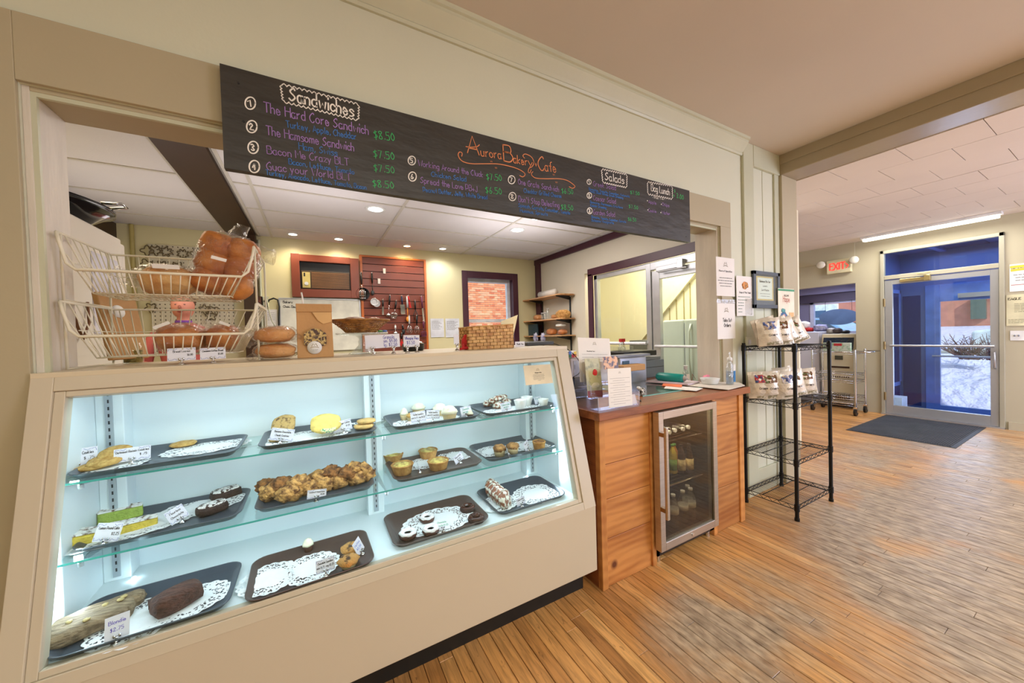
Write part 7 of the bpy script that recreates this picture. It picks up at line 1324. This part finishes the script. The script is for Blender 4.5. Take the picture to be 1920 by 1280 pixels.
# ============================================================ RIGHT-HAND WALL, RACK, FRONT BAY
t, M, w, h = wallsheet('hours_sign', 'upper white sign with hours of operation taped beside the jamb', 'sign', 1344, 1378, 483, 555, 1.583); logo(t, M, 0, h*.30, .028, (120, 100, 70)); loc_write(t, M, 'Hours of Operation', 0, h*.13, w*.72, .013, .0026, BLK); scribble(t, M @ Matrix.Translation((0, 0, .0008)), [(-w*.34, w*.34, -h*.03), (-w*.42, w*.42, -h*.10), (-w*.36, w*.36, -h*.17), (-w*.3, w*.3, -h*.24)], .0045)
t, M, w, h = wallsheet('take_out_sign', 'lower white sleeve sign reading take out orders', 'sign', 1346, 1379, 562, 635, 1.583); logo(t, M, 0, h*.22, .028, (120, 100, 70)); loc_write(t, M, 'Take Out', .01, -h*.06, w*.5, .026, .0045, BLK); loc_write(t, M, 'Orders', .01, -h*.19, w*.38, .026, .0045, BLK)
for z in (h*.46,): mb = MB(); mb.obox(M @ Matrix.Translation((0, z, 0)), w*1.04, h*.1, .002); mb.build('tape', glassmat('shiny_tape', base=.25, rough=.1, bump=.5), t)
t, M, w, h = wallsheet('soup_notice', 'handwritten notice in a plastic sleeve with an orange picture, left of the frame', 'notice', 1382, 1413, 518, 592, 1.573)
mb = MB(); mb.blob(M @ Vector((0, h*.27, 0)), (w*.2, .0015, h*.09), random.Random(4), .15, 2, 12, 8); mb.build('orange_picture', mat('soup_picture', (216, 140, 60), .5, nscale=60, col2=(96, 84, 40), thresh=(.35, .5)), t); loc_write(t, M, 'Soup of the Week', 0, h*.07, w*.7, .014, .0028, BLK)
scribble(t, M @ Matrix.Translation((0, 0, .0008)), [(-w*.42, w*.3, -h*.02), (-w*.42, w*.1, -h*.10), (-w*.42, -w*.1, -h*.17), (-w*.42, -w*.1, -h*.24), (-w*.42, -w*.2, -h*.32), (-w*.42, -w*.2, -h*.40)], .004, ink((50, 100, 60))); MB().obox(M @ Matrix.Translation((w*.2, -h*.27, 0)), w*.42, h*.42, .0016).build('clear_sleeve', WRAP, t)
x0, x1, z0, z1 = span(1410, 1459, 510, 578, 1.575); t = thing('framed_certificate', 'framed certificate with deep blue-grey frame above the chip rack', 'picture frame', ((x0+x1)/2, 1.57, z0)); M_FRM = mat('blue_grey_frame', (74, 84, 96), .4, nscale=6)
for a, b in (((x0, z0), (x0+.035, z1)), ((x1-.035, z0), (x1, z1)), ((x0, z1-.03), (x1, z1)), ((x0, z0), (x1, z0+.03))): MB().box((a[0], 1.556, a[1]), (b[0], 1.585, b[1])).build('frame', M_FRM, t, bevel=.002)
MB().box((x0+.03, 1.577, z0+.025), (x1-.03, 1.58, z1-.025)).build('mat_board', mat('slate_mat_board', (66, 78, 108), .6), t); cxm, czm = (x0+x1)/2+.00, (z0+z1)/2+.015
M = stand_frame(cxm, 1.5765, czm); sheet_on(t, 'gold_border', M, (x1-x0)*.66, (z1-z0)*.66, mat('gold_border', (222, 186, 110), .5), .001); s_ = sheet_on(t, 'certificate', M @ Matrix.Translation((0, 0, .001)), (x1-x0)*.56, (z1-z0)*.58, PAPER, .001)
MM = M @ Matrix.Translation((0, 0, .0012)); loc_write(s_, MM, 'Business of the Year', 0, .05, .17, .018, .0032, BLK); loc_write(s_, MM, 'awarded to', 0, .015, .07, .010, .002, BLK); loc_write(s_, MM, 'Certificate', 0, -.02, .12, .014, .0028, BLK); scribble(s_, MM @ Matrix.Translation((0, 0, .0008)), [(-.08, .08, -.045), (-.07, .07, -.065)], .003); MB().box((x0+.03, 1.560, z0+.025), (x1-.03, 1.562, z1-.025)).build('glass', GLASS, t)
t, M, w, h = wallsheet('poster', 'tall art poster with green top band and blue painted figure right of the frame', 'poster', 1460, 1490, 541, 614, 1.552, None, mat('poster_cream', (236, 226, 204), .7))
mb = MB(); mb.obox(M @ Matrix.Translation((0, h*.46, 0)), w, h*.05, .002); mb.build('green_band', mat('poster_green', (70, 150, 110), .5), t); loc_write(t, M, 'Hope', .0, h*.16, w*.42, .05, .006, ink((200, 110, 90))); loc_write(t, M, 'WELCOME', .0, h*.30, w*.3, .014, .003, BLK)
MB().blob(M @ Vector((-w*.17, -h*.26, 0)), (w*.24, .0015, h*.17), random.Random(3), .12, 3, 18, 12).build('blue_hair', mat('poster_blue', (70, 120, 160), .5, nscale=30, col2=(60, 90, 130)), t); MB().blob(M @ Vector((-w*.17, -h*.23, .001)), (w*.10, .0018, h*.08), random.Random(3), .03, 2).build('painted_face', mat('poster_pink', (200, 140, 140), .5, nscale=40, namt=.15), t); MB().obox(M @ Matrix.Translation((w*.3, -h*.17, 0)), w*.3, h*.12, .0015).build('orange_block', mat('poster_orange', (222, 180, 124), .6), t)
MB().blob(M @ Vector((-w*.2, -h*.06, 0)), (w*.13, .0015, h*.05), random.Random(7), .3, 4, 18, 12).build('leaf_crown', mat('poster_teal', (80, 150, 150), .5), t)
q = P(1403, 648, 'y', 1.578); t = thing('outlet', 'cream wall outlet just above the sanitiser', 'outlet', tuple(q)); MB().box((q[0]-.045, 1.568, q[2]-.07), (q[0]+.045, 1.579, q[2]+.07)).build('plate', M_CREAM, t, bevel=.003)
for s in (-.03, .03): MB().box((q[0]-.018, 1.565, q[2]+s-.018), (q[0]+.018, 1.569, q[2]+s+.018)).build('socket', M_LG, t)
# black wire rack
M_BW = mat('black_wire_rack', (16, 16, 18), .35, .3, nscale=4)
rk = thing('wire_rack', 'black four-shelf wire rack beside the counter holding chip bags', 'rack', (3.22, 1.4, 0)); RX0, RX1, RY0, RY1 = 2.952, 3.505, 1.22, 1.56
for x in (RX0, RX1):
    for y in (RY0, RY1):
        MB().cyl((x, y, .015), (x, y, 1.262), .0125, 12).cyl((x, y, 0), (x, y, .02), .016, 12).build('post', M_BW, rk)
for z in (1.235, .83, .425, .105):
    mb = MB(); 
    for dz in (0, -.028):
        mb.tube([(RX0, RY0, z+dz), (RX1, RY0, z+dz)], .003, 6); mb.tube([(RX0, RY1, z+dz), (RX1, RY1, z+dz)], .003, 6); mb.tube([(RX0, RY0, z+dz), (RX0, RY1, z+dz)], .003, 6); mb.tube([(RX1, RY0, z+dz), (RX1, RY1, z+dz)], .003, 6)
    mb.build('shelf_frame', M_BW, rk); mb = MB()
    for (a, b, n) in (((RX0, RY0), (RX1, RY0), 18), ((RX0, RY1), (RX1, RY1), 18), ((RX0, RY0), (RX0, RY1), 11), ((RX1, RY0), (RX1, RY1), 11)): mb.tube([(a[0]+(b[0]-a[0])*i/n, a[1]+(b[1]-a[1])*i/n, z-(.028 if i % 2 else 0)) for i in range(n+1)], .0022, 4)
    mb.build('truss_wire', M_BW, rk, kind='stuff'); mb = MB()
    for i in range(1, 24): x = RX0+(RX1-RX0)*i/24; mb.tube([(x, RY0, z+.002), (x, RY1, z+.002)], .0015, 4)
    for f in (.33, .66): mb.tube([(RX0, RY0+(RY1-RY0)*f, z-.003), (RX1, RY0+(RY1-RY0)*f, z-.003)], .003, 5)
    mb.build('shelf_wires', M_BW, rk, kind='stuff')
    for x in (RX0, RX1):
        for y in (RY0, RY1): MB().cyl((x, y, z-.035), (x, y, z+.012), .0165, 12).build('collar', M_BW, rk)
def chipbag(x, y, z, rz, lean, label, grp, k):
    r = random.Random(k); W_, H_, D_ = .165, .205, .040; t = thing('chip_bag', label, 'chips', (x, y, z), grp); M = Matrix.Translation((x, y, z)) @ Rz(rz) @ Matrix.Rotation(lean, 4, 'Y'); nx, nz = 10, 12
    def sheet_(side, lo=0, hi=1, sx=(0, 1), off=0):
        vs = []
        for j in range(nz+1):
            v = lo+(hi-lo)*j/nz
            for i in range(nx+1):
                u = sx[0]+(sx[1]-sx[0])*i/nx; th = D_*(max(0, math.sin(PI*u))**.6)*(max(0, math.sin(PI*min(1, v*.93+.07)))**.55)*(1 if v < .93 else .1); th += .004*math.sin(u*23+v*9+k)*(v > .6)+.003*math.sin(v*31+k)
                pin = 1-.10*(1-abs(2*v-1))*0; vs.append(M @ Vector(((u-.5)*W_*(1-.05*math.sin(PI*v)), side*(max(th, .001)+off), v*H_)))
        f = [(j*(nx+1)+i, j*(nx+1)+i+1, (j+1)*(nx+1)+i+1, (j+1)*(nx+1)+i) for j in range(nz) for i in range(nx)]
        return vs, (f if side < 0 else [q[::-1] for q in f])
    mb = MB(); mb.smooth = True; [mb.add(*sheet_(s)) for s in (-1, 1)]; mb.build('bag', FOIL, t)
    mb = MB(); mb.smooth = True; mb.add(*sheet_(-1, .60, .88, (.24, .76), .0012)); mb.build('fruit_picture', mat('fruit_print_%d' % (k % 3), [(70, 90, 150), (186, 50, 50), (120, 70, 40)][k % 3], .3, nscale=45, col2=[(190, 170, 150), (60, 80, 130), (96, 110, 60)][k % 3], thresh=(.44, .52)), t)
    mb = MB(); mb.smooth = True; mb.add(*sheet_(-1, .02, .14, (.3, .95), .0012)); mb.build('leaf_print', mat('leaf_print', (150, 140, 110), .3, nscale=60, col2=(230, 220, 200), thresh=(.4, .5)), t)
    o = M @ Vector((-.02, -D_-.003, H_*.36)); x_ = M.to_3x3() @ Vector((1, 0, 0)); y_ = M.to_3x3() @ Vector((0, 0, 1)); write(t, 'Crisps', o, x_, y_, .055, .014, .0026, BLK)
for i, (x, dy, ln) in enumerate(((3.00, .17, .12), (3.06, .21, .25), (3.12, .15, .10), (3.21, .19, .30), (3.30, .17, .38), (3.40, .15, .42))): chipbag(x, RY0+dy, 1.243+.01*(ln > .2), -.72, -ln, ['first', 'second', 'third', 'fourth', 'fifth', 'last'][i]+' white foil chip bag from the left on the top rack shelf', 'white foil chip bags on the top shelf', i)
for i, (x, dy, ln) in enumerate(((2.99, .24, .05), (3.04, .19, .12), (3.12, .12, .10), (3.20, .17, .22), (3.28, .13, .2), (3.34, .22, .25), (3.40, .26, .05), (3.43, .12, .10))): chipbag(x, RY0+dy, .838+.01*(ln > .2), -.75+.1*(i % 3), -ln, ['rear left', 'second', 'front third', 'fourth', 'fifth, behind the post', 'sixth, leaning', 'crumpled rear right', 'front right'][i]+' white foil chip bag on the second rack shelf', 'white foil chip bags on the second shelf', i+1)
# door mat
q = [P(*k, 'z', .008) for k in ((1587, 805), (1783, 841), (1850, 803), (1672, 778))]
mt = thing('door_mat', 'dark grey ribbed door mat on the boards inside the front door', 'mat', (6.8, 1.5, 0)); x0, x1, y0, y1 = 6.06, 7.54, 1.03, 1.95
MB().box((x0, y0, 0), (x1, y1, .005)).build('rubber_edge', mat('mat_rubber', (52, 52, 54), .6), mt, bevel=.002); mb = MB(); y = y0+.04
while y < y1-.04: mb.box((x0+.03, y, .005), (x1-.03, y+.012, .010)); y += .018
mb.build('rib', mat('mat_grey_pile', (66, 68, 74), .95, nscale=5, namt=.15), mt, kind='stuff')
# exit sign, fluorescent fixture
ex = thing('exit_sign', 'cream exit sign with red letters and two emergency lamps', 'exit sign', (7.56, 2.49, 2.22)); MB().box((7.545, 2.34, 2.235), (7.62, 2.645, 2.455)).build('housing', mat('exit_cream', (214, 206, 170), .5), ex, bevel=.006)
M_EX = mat('exit_red_glow', (255, 60, 50), .5, emit=1.6); write(ex, 'EXIT', (7.542, 2.60, 2.295), (0, -1, 0), (0, 0, 1), .19, .105, .020, M_EX); write(ex, '>', (7.542, 2.395, 2.30), (0, -1, 0), (0, 0, 1), .035, .085, .014, M_EX)
for y, d in ((2.70, 1), (2.28, -1)):
    MB().lathe((7.53, y, 2.40), [(.02, 0), (.055, .03), (.06, .05), (.05, .062), (.001, .066)], 20, M=Matrix.Rotation(-PI/2, 4, 'Y')).build('lamp_head', mat('lamp_lens', (230, 226, 214), .2), ex); MB().cyl((7.55, y, 2.40), (7.58, y-d*.06, 2.40), .015, 8).build('lamp_arm', M_CREAM, ex)
fl = thing('fluorescent_light', 'long lit fluorescent batten on the tiled ceiling near the door', 'ceiling light', (7.10, 1.45, 2.64))
L0 = P(1617, 452, 'z', 2.64); L1 = P(1878, 408, 'z', 2.64)
MB().box((L0[0]-.03, L1[1]-.02, 2.665), (L0[0]+.09, L0[1]+.02, 2.698)).build('housing', M_CAPW, fl, bevel=.003); MB().box((L0[0]-.01, L1[1], 2.628), (L0[0]+.07, L0[1], 2.665)).build('diffuser', mat('fluorescent_glow', (255, 250, 232), .5, emit=3.5), fl, bevel=.01)
# kitchen downlights
for i, (px, py, l) in enumerate(((704, 392, 'large round downlight nearest the menu board'), (970, 431, 'large round downlight under the cafe name'), (1008, 408, 'downlight half hidden by the lower edge of the menu board'), (549, 439, 'left small downlight above the air conditioner'), (635, 448, 'right small downlight above the air conditioner'), (763, 461, 'amber small downlight above the slatwall'), (830, 466, 'cool small downlight right of the slatwall'))):
    q = P(px, py, 'z', 2.652); r = .085 if i < 3 else .055; t = thing('downlight', l, 'ceiling light', (q[0], q[1], 2.64), 'recessed kitchen downlights'); MB().lathe((q[0], q[1], 2.645), [(r*.8, .006), (r*.8, .002), (r*1.05, 0), (r*1.1, .006), (r*1.1, .012)], 24).build('trim_ring', M_CAPW, t)
    MB().cyl((q[0], q[1], 2.650), (q[0], q[1], 2.6535), r*.8, 24).build('lamp', mat('lamp_glow_%d' % (i == 5), (255, 206, 140) if i == 5 else (255, 246, 230), .5, emit=14), t)
    light('SPOT', 'downlight_lamp', (q[0], q[1], 2.635), 26 if i < 3 else 20, (1, .72, .42) if i == 5 else ((.92, .95, 1) if i in (1, 6) else (1, .86, .62)), spot=150, radius=.05)
# papers and switch right of the door
def xsheet(name, label, cat, px0, px1, pyt, pyb, m=PAPER, x=7.612):
    a, b = P(px0, pyb, 'x', x), P(px1, pyb, 'x', x); z1 = P(px0, pyt, 'x', x)[2]; y0, y1, z0 = b[1], a[1], a[2]; t = thing(name, label, cat, (x, (y0+y1)/2, z0)); M = Matrix(((0, 0, -1, x), (-1, 0, 0, (y0+y1)/2), (0, 1, 0, (z0+z1)/2), (0, 0, 0, 1))); sheet_on(t, 'sheet', M, y1-y0, z1-z0, m, .004); return t, M, y1-y0, z1-z0
t, M, w, h = xsheet('poster', 'white poster with yellow and purple heading right of the front door', 'poster', 1893, 1932, 496, 547); mb = MB(); ribbons(mb, [[(-w*.42, h*.40), (w*.45, h*.40)], [(-w*.38, h*.28), (w*.45, h*.30)]], M @ Matrix.Translation((0, 0, .001)), h*.09); mb.build('yellow_heading', ink((226, 206, 70)), t); loc_write(t, M, 'OPENING DAY', .0, h*.30, w*.78, h*.12, .006, ink((96, 80, 150))); scribble(t, M @ Matrix.Translation((0, 0, .0012)), [(-w*.3, w*.4, h*.1), (-w*.2, w*.3, 0), (-w*.2, w*.35, -h*.1)], .006)
mb = MB(); ribbons(mb, [[(-w*.42, -h*.26), (w*.45, -h*.26)]], M @ Matrix.Translation((0, 0, .0012)), .006); mb.build('red_rule', ink((170, 60, 70)), t)
t, M, w, h = xsheet('map_notice', 'yellowed printed notice with eagle heading below the poster', 'notice', 1887, 1926, 553, 611, mat('yellowed_paper', (218, 212, 176), .7)); loc_write(t, M, 'EAGLE', -w*.1, h*.33, w*.62, h*.07, .006, ink((70, 66, 46))); scribble(t, M @ Matrix.Translation((0, 0, .0012)), [(-w*.1, w*.45, h*(.2-.05*i)) for i in range(6)]+[(-w*.4, w*.45, -h*(.3+.05*i)) for i in range(3)], .005, ink((130, 128, 100)))
t, M, w, h = xsheet('light_switch', 'cream double light switch plate below the notices', 'switch', 1894, 1922, 620, 638, M_CAPW)
for s in (-.18, .08): MB().blob(M @ Vector((w*s, 0, .006)), (.008, .008, .012), random.Random(1), 0, 1, 8, 6).build('toggle', M_GR, t)
# chrome cart
kt = thing('chrome_cart', 'chrome wire cart on black castors near the exit sign', 'cart', (7.3, 2.45, 0)); KX0, KX1, KY0, KY1 = 7.12, 7.5, 2.17, 2.70
for x in (KX0, KX1):
    for y in (KY0, KY1):
        MB().cyl((x, y, .12), (x, y, 1.0), .014, 10).build('post', M_CHROME, kt); MB().cyl((x-.0, y-.014, .055), (x, y+.014, .055), .055, 18).build('castor_wheel', M_BLK, kt); MB().box((x-.018, y-.024, .05), (x+.018, y+.024, .13)).build('castor_fork', M_CHROME, kt)
for z in (.96, .62, .52, .27, .17):
    mb = MB(); mb.tube([(KX0, KY0, z), (KX1, KY0, z), (KX1, KY1, z), (KX0, KY1, z)], .006, 6, True); mb.tube([(KX0, KY0, z-.03), (KX1, KY0, z-.03), (KX1, KY1, z-.03), (KX0, KY1, z-.03)], .004, 6, True)
    for i in range(1, 16): y = KY0+(KY1-KY0)*i/16; mb.tube([(KX0, y, z), (KX1, y, z)], .002, 4)
    mb.build('wire_shelf', M_CHROME, kt, kind='stuff')
MB().tube([(KX1, KY0, .97), (KX1+.02, KY0-.16, .97), (KX0-.02, KY0-.16, .97), (KX0, KY0, .97)], .010, 8).build('push_handle', M_CHROME, kt)
boxthing('green_carton', 'flat green and red patterned carton standing on the chrome cart', 'carton', (7.3, 7.36), (2.28, 2.62), (.965, 1.10), mat('green_carton', (150, 180, 150), .6, nscale=18, col2=(196, 206, 190), thresh=(.45, .55)), .002)
bpy.data.objects['green_carton']
MB().box((7.296, 2.38, 1.05), (7.30, 2.48, 1.09)).build('red_label', mat('carton_red', (190, 50, 56), .5), bpy.data.objects['green_carton'])
# beige dispenser and white fridge in the alcove
M_BG2 = mat('beige_enamel', (214, 204, 176), .4, nscale=2, namt=.03)
z1 = P(1575, 626, 'x', 7.75)[2]; t = thing('beige_dispenser', 'old beige refrigerated dispenser with dark sloping window behind the cart', 'machine', (7.9, 2.6, 0))
MB().prism([(7.75, .05), (7.70, .9), (7.76, z1), (8.35, z1), (8.35, .05)], 'y', 2.34, 2.80).build('cabinet', M_BG2, t, bevel=.015)
MB().prism([(7.695, .97), (7.747, z1-.06), (7.752, z1-.06), (7.70, .97)], 'y', 2.37, 2.77).build('dark_window', mat('dark_window_glass', (20, 40, 64), .08, coat=.8), t); MB().box((7.685, 2.50, .80), (7.72, 2.60, .87)).build('badge', mat('badge_dark', (70, 66, 50), .4), t); MB().box((7.70, 2.42, .66), (7.73, 2.70, .69)).build('tray_slot', M_BROWN, t)
for z in (.50, .12):
    for i in range(9): MB().box((7.722, 2.43+i*.028, z), (7.745, 2.445+i*.028, z+.10)).build('vent_slat', M_BROWN, t)
MB().tube([(7.62, 2.75, .02), (7.58, 2.6, .03), (7.62, 2.45, .02), (7.66, 2.35, .05)], .008, 6).build('power_cord', M_BLK, t)
a, b = P(1500, 622, 'x', 7.8), P(1538, 622, 'x', 7.8); t = thing('white_fridge', 'white household fridge left of the beige dispenser', 'fridge', (8.1, (a[1]+b[1])/2, 0)); M_WB = mat('bluish_white_enamel', (206, 208, 226), .35, nscale=2, namt=.03); MB().box((7.82, b[1], .03), (8.4, a[1]+.1, a[2])).build('cabinet', M_WB, t, bevel=.02); MB().box((7.78, b[1]+.01, .1), (7.815, a[1]+.1, a[2]-.01)).build('door', M_WB, t, bevel=.012); MB().box((7.775, b[1]+.28, .88), (7.78, b[1]+.36, .90)).build('badge', M_GR, t)
for i, (px, py, s, m, l) in enumerate(((1512, 616, (.1, .12, .035), M_RED, 'red dish on the white fridge'), (1536, 613, (.1, .10, .06), mat('blue_print_bag', (110, 110, 170), .5, nscale=30, col2=(190, 190, 210)), 'blue patterned bag on the white fridge'), (1507, 600, (.08, .09, .07), PAPER, 'stack of white boxes on the white fridge'), (1568, 620, (.08, .06, .05), mat('dark_brown_bag', (78, 66, 66), .6, nscale=20), 'dark crumpled bag on the beige dispenser'), (1586, 622, (.07, .05, .03), M_BLK, 'black handled pan on the beige dispenser'), (1556, 618, (.06, .06, .05), mat('clear_plastic_heap', (226, 226, 232), .3, nscale=20, col2=(150, 140, 120), bump=.6), 'heap of clear plastic bags beside the dispenser top'))):
    q = P(px, 622, 'x', 8.05); z0 = a[2] if i < 3 else z1; z0 = z0+(.0 if i != 2 else .05); MB().blob((8.05+.05*(i % 2), q[1], z0+s[2]), s, random.Random(i), .12, 3, 14, 9, p=3).build('alcove_item', m, None, label=l, cat=['dish', 'bag', 'boxes', 'bag', 'pan', 'bags'][i])
q = P(1572, 594, 'x', 8.95); t = thing('oval_sign', 'blue-grey oval sign hanging in the alcove window, seen from behind', 'sign', tuple(q)); MB().cyl((8.94, q[1], q[2]), (8.96, q[1], q[2]), 1, 40).build('panel', mat('oval_sign_blue', (92, 116, 150), .5), t); o = t.children[0]
for v in o.data.vertices:
    v.co.y *= .30; v.co.z *= .155
for s in (-.2, .2): MB().tube([(8.95, q[1]+s, q[2]+.12), (8.95, q[1]+s, 1.86)], .003, 4).build('chain', M_BLK, t)
q = P(1549, 549, 'x', 8.3); MB().cyl((8.3, q[1], 2.185), (8.3, q[1], 2.199), .07, 20).build('downlight', mat('lamp_glow_0', (255, 246, 230), .5, emit=14), None, label='small round light in the lavender alcove ceiling', cat='ceiling light')
# carton in the vestibule
t = boxthing('white_carton', 'open white carton with two pale green circles in the vestibule', 'box', (7.95, 8.2), (1.88, 2.12), (-.12, .22), mat('carton_white', (206, 216, 236), .7), .003)
for z in (.13, .02): MB().cyl((7.945, 2.02, z), (7.95, 2.02, z), .05, 20).build('green_circle', mat('pale_green_print', (190, 226, 180), .6), t)
